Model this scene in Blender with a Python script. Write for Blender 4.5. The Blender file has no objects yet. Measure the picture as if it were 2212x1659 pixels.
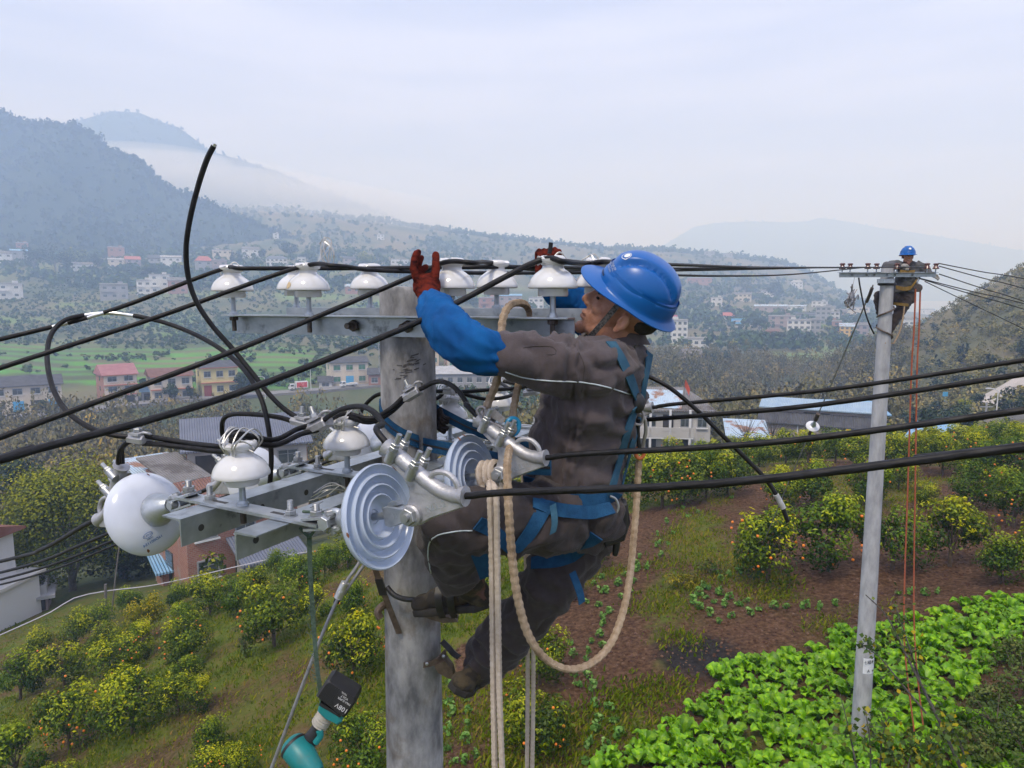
import bpy, math, random
import numpy as np
from mathutils import Vector, Matrix
from mathutils.bvhtree import BVHTree

# ---------------------------------------------------------------- camera, sky, sun, exposure
SC = bpy.context.scene
COL = SC.collection
F = 1475.0                       # focal length in units of a 2212 x 1659 picture
PIT = math.radians(6.8)
cam_d = bpy.data.cameras.new('camera')
cam_d.sensor_width = 36.0
cam_d.lens = 36.0 * F / 2212.0
cam_d.clip_start = 0.05
cam_d.clip_end = 30000
cam = bpy.data.objects.new('camera', cam_d)
cam.rotation_euler = (math.pi / 2 - PIT, 0, 0)
COL.objects.link(cam)
SC.camera = cam

SUN_EL, SUN_AZ = math.radians(58), math.radians(-25)
world = bpy.data.worlds.new('World')
SC.world = world
world.use_nodes = True
wn, wl = world.node_tree.nodes, world.node_tree.links
wn.clear()
w_out = wn.new('ShaderNodeOutputWorld')
w_bg = wn.new('ShaderNodeBackground')
w_sky = wn.new('ShaderNodeTexSky')
w_sky.sky_type = 'NISHITA'
w_sky.sun_disc = False
w_sky.sun_elevation = SUN_EL
w_sky.sun_rotation = SUN_AZ
w_sky.dust_density = 4.0
w_sky.air_density = 1.5
w_tc = wn.new('ShaderNodeTexCoord')
w_map = wn.new('ShaderNodeMapping')
w_map.inputs['Scale'].default_value = (1.2, 1.2, 9.0)
w_map.inputs['Rotation'].default_value = (0.05, 0.06, 0.4)
w_noise = wn.new('ShaderNodeTexNoise')
w_noise.inputs['Scale'].default_value = 1.7
w_noise.inputs['Detail'].default_value = 5
w_noise.inputs['Roughness'].default_value = 0.55
w_ramp = wn.new('ShaderNodeValToRGB')
w_ramp.color_ramp.elements[0].position = 0.36
w_ramp.color_ramp.elements[0].color = (6.2, 6.75, 10.3, 1)
w_ramp.color_ramp.elements[1].position = 0.64
w_ramp.color_ramp.elements[1].color = (8.8, 9.35, 12.9, 1)
w_sep = wn.new('ShaderNodeSeparateXYZ')
w_grad = wn.new('ShaderNodeMapRange')          # an overcast sky brightens towards the zenith
w_grad.inputs['From Min'].default_value = 0.0
w_grad.inputs['From Max'].default_value = 0.75
w_grad.inputs['To Min'].default_value = 0.80
w_grad.inputs['To Max'].default_value = 1.18
w_mul = wn.new('ShaderNodeVectorMath'); w_mul.operation = 'SCALE'
w_mix = wn.new('ShaderNodeMix'); w_mix.data_type = 'RGBA'
w_mix.inputs['Factor'].default_value = 0.86
wl.new(w_tc.outputs['Generated'], w_map.inputs['Vector'])
wl.new(w_map.outputs['Vector'], w_noise.inputs['Vector'])
wl.new(w_noise.outputs['Fac'], w_ramp.inputs['Fac'])
wl.new(w_tc.outputs['Generated'], w_sep.inputs['Vector'])
wl.new(w_sep.outputs['Z'], w_grad.inputs['Value'])
wl.new(w_ramp.outputs['Color'], w_mul.inputs[0])
wl.new(w_grad.outputs['Result'], w_mul.inputs['Scale'])
wl.new(w_sky.outputs['Color'], w_mix.inputs['A'])
wl.new(w_mul.outputs['Vector'], w_mix.inputs['B'])
wl.new(w_mix.outputs['Result'], w_bg.inputs['Color'])
w_bg.inputs['Strength'].default_value = 0.050
wl.new(w_bg.outputs['Background'], w_out.inputs['Surface'])

sun_d = bpy.data.lights.new('sun', 'SUN')
sun_d.energy = 1.5
sun_d.angle = math.radians(11)
sun_d.color = (1.0, 1.0, 1.0)
sun = bpy.data.objects.new('sun', sun_d)
_sd = Vector((math.sin(SUN_AZ) * math.cos(SUN_EL), -math.cos(SUN_AZ) * math.cos(SUN_EL), math.sin(SUN_EL)))
w_sky.sun_rotation = math.atan2(_sd.x, _sd.y)
sun.rotation_euler = (-_sd).to_track_quat('-Z', 'Y').to_euler()
sun.location = (0, 0, 60)
COL.objects.link(sun)

vs = SC.view_settings
vs.view_transform = 'Standard'
vs.look = 'None'
vs.exposure = 1.08
vs.gamma = 1.0
vs.use_curve_mapping = False
SC.render.engine = 'CYCLES'
cy = SC.cycles
cy.use_denoising = True
cy.max_bounces = 7
cy.diffuse_bounces = 3
cy.glossy_bounces = 3
cy.transmission_bounces = 4
cy.volume_bounces = 4
cy.transparent_max_bounces = 8
cy.caustics_reflective = False
cy.caustics_refractive = False
cy.sample_clamp_indirect = 6
HAZE_DENSITY = 0.00088

# ---------------------------------------------------------------- helpers
R = random.Random(7)
RNG = np.random.default_rng(11)
CP, SP = math.cos(PIT), math.sin(PIT)

def ray(u, v):
    a, b = (u - 1106.0) / F, (829.5 - v) / F
    return np.array((a, CP + b * SP, -SP + b * CP))

def P(u, v, Y):
    """point seen at (u, v) of the 2212-wide picture that lies Y metres ahead of the camera"""
    d = ray(u, v)
    return d * (Y / d[1])

def PZ(u, v, z):
    d = ray(u, v)
    return d * (z / d[2])

def V(*a):
    return np.array(a, dtype=float)

def unit(a):
    a = np.asarray(a, float)
    return a / (np.linalg.norm(a) + 1e-12)

def hashn(i, j, k, seed=0):
    h = (i * 374761393 + j * 668265263 + k * 2147483647 + seed * 144665) & 0xffffffff
    h = ((h ^ (h >> 13)) * 1274126177) & 0xffffffff
    return ((h ^ (h >> 16)) & 0xffff) / 65535.0

def vnoise(p, seed=0):
    p = np.asarray(p, float)
    i = np.floor(p).astype(np.int64)
    f = p - i
    f = f * f * (3 - 2 * f)
    out = 0
    for dx in (0, 1):
        for dy in (0, 1):
            for dz in (0, 1):
                w = (f[..., 0] if dx else 1 - f[..., 0]) * (f[..., 1] if dy else 1 - f[..., 1]) * (f[..., 2] if dz else 1 - f[..., 2])
                out = out + w * hashn(i[..., 0] + dx, i[..., 1] + dy, i[..., 2] + dz, seed)
    return out * 2 - 1

def fbm(p, octs=4, seed=0):
    o, a, s = 0, 1.0, 0.0
    p = np.asarray(p, float)
    for k in range(octs):
        o = o + a * vnoise(p * (2.03 ** k) + 17.3 * k, seed + k)
        s += a
        a *= 0.5
    return o / s

# ---- geometry: every shape is (verts Nx3, faces list)
def box(c, s):
    c, s = np.asarray(c, float), np.asarray(s, float) / 2
    v = np.array([(x, y, z) for x in (-1, 1) for y in (-1, 1) for z in (-1, 1)], float) * s + c
    return v, [(0, 1, 3, 2), (4, 6, 7, 5), (0, 4, 5, 1), (2, 3, 7, 6), (0, 2, 6, 4), (1, 5, 7, 3)]

def prism(poly, h0, h1, bevel=0.0):
    """polygon in xy from z = h0 to h1"""
    poly = np.asarray(poly, float)
    n = len(poly)
    if bevel:
        c = poly.mean(0)
        d = poly - c
        ins = poly - d / (np.linalg.norm(d, axis=1, keepdims=True) + 1e-9) * bevel
        lay = [(ins, h0), (poly, h0 + bevel), (poly, h1 - bevel), (ins, h1)]
    else:
        lay = [(poly, h0), (poly, h1)]
    v = np.concatenate([np.c_[p, np.full(n, h)] for p, h in lay])
    f = [tuple(range(n))[::-1], tuple(range((len(lay) - 1) * n, len(lay) * n))]
    for k in range(len(lay) - 1):
        for i in range(n):
            j = (i + 1) % n
            f.append((k * n + i, k * n + j, (k + 1) * n + j, (k + 1) * n + i))
    return v, f

def lathe(prof, n=32, cap=True):
    prof = np.asarray(prof, float)
    a = np.linspace(0, 2 * np.pi, n, endpoint=False)
    v = np.concatenate([np.c_[r * np.cos(a), r * np.sin(a), np.full(n, z)] for r, z in prof])
    f = []
    m = len(prof)
    for k in range(m - 1):
        for i in range(n):
            j = (i + 1) % n
            f.append((k * n + i, k * n + j, (k + 1) * n + j, (k + 1) * n + i))
    if cap:
        if prof[0][0] > 1e-5:
            f.append(tuple(range(n))[::-1])
        if prof[-1][0] > 1e-5:
            f.append(tuple(range((m - 1) * n, m * n)))
    return v, f

def frame(o, z, x=(0, 0, 1)):
    z = unit(z)
    x = np.asarray(x, float)
    x = x - z * x.dot(z)
    if np.linalg.norm(x) < 1e-6:
        x = np.cross(z, (0.3, 0.9, 0.1))
    x = unit(x)
    y = np.cross(z, x)
    m = np.eye(4)
    m[:3, 0], m[:3, 1], m[:3, 2], m[:3, 3] = x, y, z, o
    return m

def axes(o, x, y, z):
    m = np.eye(4)
    m[:3, 0], m[:3, 1], m[:3, 2], m[:3, 3] = x, y, z, o
    return m

def xf(g, m):
    v, f = g
    return v @ m[:3, :3].T + m[:3, 3], f

def join(*gs):
    vs_, fs, o = [], [], 0
    for v, f in gs:
        vs_.append(np.asarray(v, float))
        fs += [tuple(i + o for i in q) for q in f]
        o += len(v)
    return np.concatenate(vs_), fs

def cyl(p0, p1, r, n=16, r1=None, bev=0.0):
    p0, p1 = np.asarray(p0, float), np.asarray(p1, float)
    L = np.linalg.norm(p1 - p0)
    r1 = r if r1 is None else r1
    pr = [(r, 0), (r1, L)] if not bev else [(r - bev, 0), (r, bev), (r1, L - bev), (r1 - bev, L)]
    return xf(lathe(pr, n), frame(p0, p1 - p0))

def hexnut(p, d, r, h):
    return xf(prism([(r * math.cos(k * math.pi / 3), r * math.sin(k * math.pi / 3)) for k in range(6)], 0, h, h * 0.12), frame(p, d))

def bolt(p, d, r=0.008, L=0.03, head=1.75):
    """nut at p with the threaded end standing out along d"""
    d = unit(d)
    p = np.asarray(p, float)
    return join(cyl(p, p + d * 0.003, r * 2.1, 16), hexnut(p + d * 0.003, d, r * head, r * 1.5),
                xf(lathe([(r * (1 if k % 2 else 0.9), k * L / 12) for k in range(13)], 12), frame(p + d * (0.003 + r * 1.5), d)))

def smooth_path(pts, step, closed=False):
    """Catmull-Rom through pts, resampled"""
    p = np.asarray(pts, float)
    if closed:
        q = np.vstack([p[-1], p, p[0], p[1]])
    else:
        q = np.vstack([2 * p[0] - p[1], p, 2 * p[-1] - p[-2]])
    out = []
    for i in range(1, len(q) - 2):
        a, b, c, d = q[i - 1], q[i], q[i + 1], q[i + 2]
        n = max(2, int(np.linalg.norm(c - b) / step))
        t = np.linspace(0, 1, n, endpoint=False)[:, None]
        out.append(0.5 * (2 * b + (c - a) * t + (2 * a - 5 * b + 4 * c - d) * t ** 2 + (3 * b - a - 3 * c + d) * t ** 3))
    if not closed:
        out.append(q[-2][None])
    return np.concatenate(out)

def tube(pts, r, n=12, step=0.01, kind=None, raw=False, closed=False, taper=None, lobes=7, pitch=0.09, amp=0.045):
    p = np.asarray(pts, float) if raw else smooth_path(pts, step, closed)
    m = len(p)
    t = np.gradient(p, axis=0) if not closed else np.roll(p, -1, 0) - np.roll(p, 1, 0)
    t /= np.linalg.norm(t, axis=1, keepdims=True) + 1e-12
    x = np.cross(t[0], (0.13, 0.21, 0.97))
    if np.linalg.norm(x) < 0.1:
        x = np.cross(t[0], (1, 0, 0))
    x = unit(x)
    X = np.empty_like(p)
    for i in range(m):
        x = x - t[i] * x.dot(t[i])
        x = x / (np.linalg.norm(x) + 1e-12)
        X[i] = x
    Yv = np.cross(t, X)
    s = np.r_[0, np.cumsum(np.linalg.norm(np.diff(p, axis=0), axis=1))]
    a = np.linspace(0, 2 * np.pi, n, endpoint=False)
    rr = np.ones((m, n))
    if kind == 'strand':
        ph = a[None] * lobes + 2 * np.pi * s[:, None] / pitch * lobes / 7
        rr += amp * (np.abs(np.cos(ph / 2)) * 2 - 1)
    elif kind == 'braid':
        w = 2 * np.pi * s[:, None] / pitch
        rr += amp * np.cos(2 * a[None] + w) * np.cos(2 * a[None] - w) * 1.6
    rad = (np.full(m, r) if taper is None else np.interp(s / s[-1], *taper) * r)[:, None] * rr
    v = (p[:, None] + X[:, None] * (rad * np.cos(a))[..., None] + Yv[:, None] * (rad * np.sin(a))[..., None]).reshape(-1, 3)
    f = []
    for k in range(m if closed else m - 1):
        k2 = (k + 1) % m
        for i in range(n):
            j = (i + 1) % n
            f.append((k * n + i, k * n + j, k2 * n + j, k2 * n + i))
    if not closed:
        f.append(tuple(range(n))[::-1])
        f.append(tuple(range((m - 1) * n, m * n)))
    return v, f

def ribbon(pts, wid, th, step=0.02, raw=False):
    """flat strap: pts centre line, wid the half-width vector at each point (interpolated), th thickness"""
    pts = np.asarray(pts, float)
    wid = np.asarray(wid, float)
    if wid.ndim == 1:
        wid = np.repeat(wid[None], len(pts), 0)
    if not raw:
        w6 = smooth_path(np.c_[pts, wid], step)
        pts, wid = w6[:, :3], w6[:, 3:]
    t = np.gradient(pts, axis=0)
    nn = np.cross(t, wid)
    nn /= np.linalg.norm(nn, axis=1, keepdims=True) + 1e-12
    nn *= th / 2
    v = np.stack([pts - wid - nn, pts + wid - nn, pts + wid + nn, pts - wid + nn], 1).reshape(-1, 3)
    f = []
    for k in range(len(pts) - 1):
        for i in range(4):
            j = (i + 1) % 4
            f.append((4 * k + i, 4 * k + j, 4 * k + 4 + j, 4 * k + 4 + i))
    f += [(3, 2, 1, 0), tuple(4 * (len(pts) - 1) + i for i in range(4))]
    return v, f

def loft(rings, n=24, cap=True):
    """rings: (centre, a, b) half-axis vectors"""
    a = np.linspace(0, 2 * np.pi, n, endpoint=False)
    v = np.concatenate([np.asarray(c)[None] + np.cos(a)[:, None] * np.asarray(x)[None] + np.sin(a)[:, None] * np.asarray(y)[None] for c, x, y in rings])
    f = []
    for k in range(len(rings) - 1):
        for i in range(n):
            j = (i + 1) % n
            f.append((k * n + i, k * n + j, (k + 1) * n + j, (k + 1) * n + i))
    if cap:
        f += [tuple(range(n))[::-1], tuple(range((len(rings) - 1) * n, len(rings) * n))]
    return v, f

def ell(c, r, m=None, n=16):
    """ellipsoid"""
    k = n // 2
    pr = [(math.sin(math.pi * i / k), -math.cos(math.pi * i / k)) for i in range(k + 1)]
    v, f = lathe([(max(a, 1e-4), b) for a, b in pr], n)
    v = v * np.asarray(r, float)
    if m is not None:
        v = v @ np.asarray(m)[:3, :3].T
    return v + np.asarray(c, float), f

def capsule(p0, p1, r0, r1, n=14):
    p0, p1 = np.asarray(p0, float), np.asarray(p1, float)
    d = unit(p1 - p0)
    L = np.linalg.norm(p1 - p0)
    pr = [(r0 * math.cos(a), r0 * math.sin(a)) for a in np.linspace(-math.pi / 2, 0, 5)] + [(r1 * math.cos(a), L + r1 * math.sin(a)) for a in np.linspace(0, math.pi / 2, 5)]
    return xf(lathe([(max(a, 1e-4), b) for a, b in pr], n), frame(p0, d))

# ---- objects
def mesh(name, g, mat=None, smooth=False, auto=None, attrs=None):
    v, f = g
    me = bpy.data.meshes.new(name)
    if isinstance(f, np.ndarray):
        nf, k = f.shape
        me.vertices.add(len(v)); me.vertices.foreach_set('co', np.asarray(v, np.float32).ravel())
        me.loops.add(nf * k); me.loops.foreach_set('vertex_index', f.astype(np.int32).ravel())
        me.polygons.add(nf)
        me.polygons.foreach_set('loop_start', np.arange(0, nf * k, k, dtype=np.int32))
        me.update(calc_edges=True)
    else:
        me.from_pydata(np.asarray(v, float).tolist(), [], f)
    if attrs:
        for an, (dom, val) in attrs.items():
            at = me.attributes.new(an, 'FLOAT', dom)
            at.data.foreach_set('value', np.asarray(val, np.float32))
    if mat is not None:
        me.materials.append(mat)
    if smooth:
        me.polygons.foreach_set('use_smooth', np.ones(len(me.polygons), bool))
        if auto:
            try:
                me.set_sharp_from_angle(angle=math.radians(auto))
            except Exception:
                pass
    return me

def link(name, me, parent=None, loc=(0, 0, 0)):
    o = bpy.data.objects.new(name, me)
    o.location = loc
    COL.objects.link(o)
    if parent is not None:
        o.parent = parent
    return o

def tag(o, label=None, cat=None, group=None, kind=None):
    if label: o['label'] = label
    if cat: o['category'] = cat
    if group: o['group'] = group
    if kind: o['kind'] = kind
    return o

class Thing:
    """an Empty at the thing's base; parts are given in world coordinates"""
    def __init__(s, name, loc, label, cat, group=None):
        s.loc = np.asarray(loc, float)
        s.o = bpy.data.objects.new(name, None)
        s.o.empty_display_size = 0.2
        s.o.location = s.loc
        COL.objects.link(s.o)
        tag(s.o, label, cat, group)
    def part(s, name, g, mat, smooth=True, auto=35, parent=None, label=None, attrs=None, kind=None):
        g = (np.asarray(g[0], float) - s.loc, g[1])
        o = link(name, mesh(name, g, mat, smooth, auto, attrs), parent if parent is not None else s.o)
        if label: o['label'] = label
        if kind: o['kind'] = kind
        return o

def single(name, g, mat, label, cat, group=None, smooth=True, auto=35, kind=None, loc=None, attrs=None):
    v = np.asarray(g[0], float)
    loc = v.mean(0) if loc is None else np.asarray(loc, float)
    o = link(name, mesh(name, (v - loc, g[1]), mat, smooth, auto, attrs), None, loc)
    return tag(o, label, cat, group, kind)

def copy_tree(o, parent=None):
    c = o.copy()
    COL.objects.link(c)
    if parent is not None:
        c.parent = parent
    for ch in o.children:
        copy_tree(ch, c)
    return c

# ---- materials
MATS = {}
def M(name, c1, c2=None, scale=6.0, rough=0.6, metal=0.0, bump=0.0, bscale=None, detail=5, lo=0.35, hi=0.65, spec=0.5,
      coord='Object', stretch=None, rnd=0.0, coat=0.0, c3=None, s3=2.0, lo3=0.55, hi3=0.62, rvar=0.0, sss=0.0, sheen=0.0):
    if name in MATS:
        return MATS[name]
    m = bpy.data.materials.new(name)
    m.use_nodes = True
    nt = m.node_tree
    N, L = nt.nodes, nt.links
    b = N['Principled BSDF']
    b.inputs['Roughness'].default_value = rough
    b.inputs['Metallic'].default_value = metal
    b.inputs['Specular IOR Level'].default_value = spec
    if coat:
        b.inputs['Coat Weight'].default_value = coat
        b.inputs['Coat Roughness'].default_value = 0.08
    if sheen:
        b.inputs['Sheen Weight'].default_value = sheen
    if sss:
        b.inputs['Subsurface Weight'].default_value = sss
        b.inputs['Subsurface Radius'].default_value = (0.01, 0.004, 0.002)
    tc = N.new('ShaderNodeTexCoord')
    src = tc.outputs[coord]
    if stretch:
        mp = N.new('ShaderNodeMapping')
        mp.inputs['Scale'].default_value = stretch
        L.new(src, mp.inputs['Vector'])
        src = mp.outputs['Vector']
    c1 = (*c1, 1)
    cur = None
    if c2 is not None:
        nz = N.new('ShaderNodeTexNoise')
        nz.inputs['Scale'].default_value = scale
        nz.inputs['Detail'].default_value = detail
        nz.inputs['Roughness'].default_value = 0.6
        L.new(src, nz.inputs['Vector'])
        rp = N.new('ShaderNodeValToRGB')
        rp.color_ramp.elements[0].position, rp.color_ramp.elements[0].color = lo, c1
        rp.color_ramp.elements[1].position, rp.color_ramp.elements[1].color = hi, (*c2, 1)
        L.new(nz.outputs['Fac'], rp.inputs['Fac'])
        cur = rp.outputs['Color']
        if rvar:
            mr = N.new('ShaderNodeMapRange')
            mr.inputs['To Min'].default_value = max(0.02, rough - rvar)
            mr.inputs['To Max'].default_value = min(1, rough + rvar)
            L.new(nz.outputs['Fac'], mr.inputs['Value'])
            L.new(mr.outputs['Result'], b.inputs['Roughness'])
    if c3 is not None:
        nz3 = N.new('ShaderNodeTexNoise')
        nz3.inputs['Scale'].default_value = s3
        nz3.inputs['Detail'].default_value = 6
        nz3.inputs['Roughness'].default_value = 0.65
        L.new(tc.outputs[coord], nz3.inputs['Vector'])
        r3 = N.new('ShaderNodeMapRange')
        r3.inputs['From Min'].default_value, r3.inputs['From Max'].default_value = lo3, hi3
        L.new(nz3.outputs['Fac'], r3.inputs['Value'])
        mx = N.new('ShaderNodeMix'); mx.data_type = 'RGBA'
        L.new(r3.outputs['Result'], mx.inputs['Factor'])
        if cur is not None: L.new(cur, mx.inputs['A'])
        else: mx.inputs['A'].default_value = c1
        mx.inputs['B'].default_value = (*c3, 1)
        cur = mx.outputs['Result']
    if rnd:
        oi = N.new('ShaderNodeObjectInfo')
        hs = N.new('ShaderNodeHueSaturation')
        mr = N.new('ShaderNodeMapRange')
        mr.inputs['To Min'].default_value, mr.inputs['To Max'].default_value = 1 - rnd, 1 + rnd
        L.new(oi.outputs['Random'], mr.inputs['Value'])
        L.new(mr.outputs['Result'], hs.inputs['Value'])
        if cur is not None: L.new(cur, hs.inputs['Color'])
        else: hs.inputs['Color'].default_value = c1
        cur = hs.outputs['Color']
    if cur is not None: L.new(cur, b.inputs['Base Color'])
    else: b.inputs['Base Color'].default_value = c1
    if bump:
        bn = N.new('ShaderNodeTexNoise')
        bn.inputs['Scale'].default_value = bscale or scale * 4
        bn.inputs['Detail'].default_value = 4
        L.new(src, bn.inputs['Vector'])
        bp = N.new('ShaderNodeBump')
        bp.inputs['Strength'].default_value = bump
        bp.inputs['Distance'].default_value = 0.01
        L.new(bn.outputs['Fac'], bp.inputs['Height'])
        L.new(bp.outputs['Normal'], b.inputs['Normal'])
    MATS[name] = m
    return m

def M_leaf(name, stops, rough=0.5, rnd=0.12, trans=0.25, spec=0.3):
    """foliage: colour chosen for each leaf by its own 'shade' value"""
    m = bpy.data.materials.new(name)
    m.use_nodes = True
    N, L = m.node_tree.nodes, m.node_tree.links
    b = N['Principled BSDF']
    b.inputs['Roughness'].default_value = rough
    b.inputs['Specular IOR Level'].default_value = spec
    at = N.new('ShaderNodeAttribute'); at.attribute_name = 'shade'
    rp = N.new('ShaderNodeValToRGB')
    els = rp.color_ramp.elements
    while len(els) < len(stops): els.new(0.5)
    for e, (p, c) in zip(els, stops):
        e.position, e.color = p, (*c, 1)
    L.new(at.outputs['Fac'], rp.inputs['Fac'])
    oi = N.new('ShaderNodeObjectInfo')
    mr = N.new('ShaderNodeMapRange')
    mr.inputs['To Min'].default_value, mr.inputs['To Max'].default_value = 1 - rnd, 1 + rnd
    L.new(oi.outputs['Random'], mr.inputs['Value'])
    hs = N.new('ShaderNodeHueSaturation')
    hs.inputs['Saturation'].default_value = 1.15
    L.new(mr.outputs['Result'], hs.inputs['Value'])
    L.new(rp.outputs['Color'], hs.inputs['Color'])
    L.new(hs.outputs['Color'], b.inputs['Base Color'])
    if trans:
        tr = N.new('ShaderNodeBsdfTranslucent')
        L.new(hs.outputs['Color'], tr.inputs['Color'])
        mx = N.new('ShaderNodeMixShader'); mx.inputs['Fac'].default_value = trans
        L.new(b.outputs['BSDF'], mx.inputs[1]); L.new(tr.outputs['BSDF'], mx.inputs[2])
        L.new(mx.outputs['Shader'], N['Material Output'].inputs['Surface'])
    MATS[name] = m
    return m

def text_geo(s, size, m, depth=0.0004):
    cu = bpy.data.curves.new('lettering', 'FONT')
    cu.body = s
    cu.size = size
    cu.extrude = depth
    cu.align_x = 'CENTER'
    cu.align_y = 'CENTER'
    cu.resolution_u = 2
    o = bpy.data.objects.new('lettering', cu)
    COL.objects.link(o)
    dg = bpy.context.evaluated_depsgraph_get()
    me = o.evaluated_get(dg).to_mesh()
    v = np.array([x.co[:] for x in me.vertices]) if len(me.vertices) else np.zeros((1, 3))
    f = [tuple(p.vertices) for p in me.polygons]
    o.evaluated_get(dg).to_mesh_clear()
    bpy.data.objects.remove(o)
    bpy.data.curves.remove(cu)
    return xf((v, f), m)

def remesh(name, g, voxel, smooth_it=6, fac=0.6):
    """one continuous surface round overlapping closed shapes"""
    me = mesh(name, g)
    o = bpy.data.objects.new(name, me)
    COL.objects.link(o)
    r = o.modifiers.new('r', 'REMESH'); r.mode = 'VOXEL'; r.voxel_size = voxel
    if smooth_it:
        s = o.modifiers.new('s', 'SMOOTH'); s.factor = fac; s.iterations = smooth_it
    dg = bpy.context.evaluated_depsgraph_get()
    ev = o.evaluated_get(dg)
    m2 = ev.to_mesh()
    v = np.empty(len(m2.vertices) * 3); m2.vertices.foreach_get('co', v); v = v.reshape(-1, 3).copy()
    nr = np.empty(len(m2.vertices) * 3); m2.vertices.foreach_get('normal', nr); nr = nr.reshape(-1, 3).copy()
    f = [tuple(p.vertices) for p in m2.polygons]
    ev.to_mesh_clear()
    bpy.data.objects.remove(o)
    bpy.data.meshes.remove(me)
    return v, f, nr
# ---------------------------------------------------------------- the lie of the land
def _t_of_v(v):
    b = (829.5 - v) / F
    return (-SP + b * CP) / (CP + b * SP)

def _s_of(u, t):
    # x / y of a point at picture column u whose z / y is t
    # depth = y cos - z sin  ->  (u - cx) / F * (cos - t sin)
    return (u - 1106.0) / F * (CP - t * SP)

_CT = []
def cz(Y, *uz):
    for u, z in uz:
        t = z / Y
        _CT.append((_s_of(u, t), math.log(Y), t))
def cv(Y, *uv):
    for u, v in uv:
        t = _t_of_v(v)
        _CT.append((_s_of(u, t), math.log(Y), t))

cz(4, (-900, -10), (250, -8.8), (1106, -8.0), (2000, -7.2), (3200, -6.4))
cz(8, (-700, -11.5), (250, -9.6), (900, -8.3), (1400, -7.7), (2000, -6.9), (2700, -5.8))
cz(11, (-700, -13.5), (250, -10.6), (900, -8.4), (1400, -7.7), (1860, -7.3), (2212, -6.5), (2800, -5.6))
cz(18, (-700, -18), (100, -13.0), (600, -10.4), (1200, -8.2), (1655, -7.5), (2212, -6.8), (2800, -6.0))
cz(26, (-700, -22), (0, -15.8), (470, -12.4), (1000, -9.2), (1655, -7.9), (2212, -7.2), (2800, -6.4))
cz(34, (-700, -25), (250, -16.9), (600, -14.0), (1150, -10.3), (1655, -8.3), (2212, -7.7), (2800, -7))
cz(50, (-700, -28), (100, -21.5), (500, -20.0), (1000, -15), (1470, -13), (1900, -11.5), (2300, -10.5), (2900, -6))
cz(70, (-700, -30), (200, -26), (600, -24.5), (1000, -21), (1470, -17), (1760, -16.5), (2100, -14), (2450, -9), (2900, 0))
cz(95, (-700, -32), (0, -31), (600, -30), (1000, -27), (1470, -23), (1760, -20), (2150, -15.7), (2500, -6), (2900, 8))
cz(130, (-700, -31), (0, -31), (600, -33), (1000, -32), (1470, -30), (1760, -26), (2000, -20), (2200, -11), (2500, 6), (2900, 26))
cz(165, (-700, -25), (0, -26.5), (300, -27), (700, -29), (1100, -29), (1470, -31), (1760, -31), (1950, -22), (2212, -1), (2500, 20), (2900, 45))
cz(210, (-700, -20), (0, -24), (300, -25), (700, -26), (1100, -26), (1470, -29), (1760, -31))
cv(220, (1990, 705), (2100, 642), (2212, 577), (2500, 440), (2900, 300))
cv(300, (-700, 690), (0, 745), (600, 752), (1000, 765), (1440, 785), (1800, 790), (2050, 730), (2212, 650), (2500, 520), (2900, 400))
cv(420, (-700, 620), (0, 688), (600, 700), (1000, 716), (1440, 745), (1700, 744), (2000, 742), (2212, 720), (2600, 640))
cv(600, (-700, 540), (0, 600), (600, 612), (1000, 645), (1440, 692), (1750, 698), (2000, 705), (2300, 715), (2900, 700))
cv(850, (-700, 480), (0, 532), (400, 545), (700, 548), (1000, 575), (1440, 625), (1750, 655), (2000, 692), (2300, 700), (2900, 690))
cv(1100, (-700, 450), (0, 505), (400, 503), (700, 505), (1000, 532), (1300, 562), (1500, 585), (1750, 618), (2000, 682), (2300, 692), (2900, 680))
cv(1350, (-700, 430), (0, 480), (400, 470), (600, 462), (800, 480), (1000, 508), (1200, 532), (1440, 545), (1600, 560), (1740, 590), (1830, 645), (2000, 678), (2300, 685), (2900, 670))
cv(1700, (-700, 640), (0, 640), (600, 640), (1200, 640), (1740, 655), (2300, 668), (2900, 665))
cv(3500, (-700, 665), (600, 665), (1740, 664), (2900, 664))
cv(9000, (-700, 660), (1106, 660), (2900, 660))
_CT = np.array(_CT)
_LW = 0.55
def _phi(s, l, S, Lg):
    d2 = (s[..., None] - S) ** 2 + (_LW * (l[..., None] - Lg)) ** 2
    return np.sqrt(d2 + 0.004)
_n = len(_CT)
_A = np.zeros((_n + 3, _n + 3))
_A[:_n, :_n] = _phi(_CT[:, 0], _CT[:, 1], _CT[:, 0], _CT[:, 1])
_A[:_n, _n:] = np.c_[np.ones(_n), _CT[:, 0], _CT[:, 1]]
_A[_n:, :_n] = _A[:_n, _n:].T
_w = np.linalg.solve(_A, np.r_[_CT[:, 2], 0, 0, 0])

def Hs(x, y):
    """smooth ground height"""
    x, y = np.asarray(x, float), np.maximum(np.asarray(y, float), 3.0)
    s, l = np.clip(x / y, -2.2, 2.2), np.log(y)
    t = _phi(s, l, _CT[:, 0], _CT[:, 1]) @ _w[:_n] + _w[_n] + _w[_n + 1] * s + _w[_n + 2] * l
    return t * y

def H(x, y):
    x, y = np.asarray(x, float), np.asarray(y, float)
    z = Hs(x, y)
    k = np.clip(y, 6, 900)
    z = z + 0.004 * k * fbm(np.stack([x / (0.10 * k + 2), y / (0.10 * k + 2), 0 * x], -1), 3, 5)
    z = z + np.where(y < 60, 0.10 * fbm(np.stack([x * 0.9, y * 0.9, 0 * x], -1), 3, 9), 0)
    return z

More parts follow.
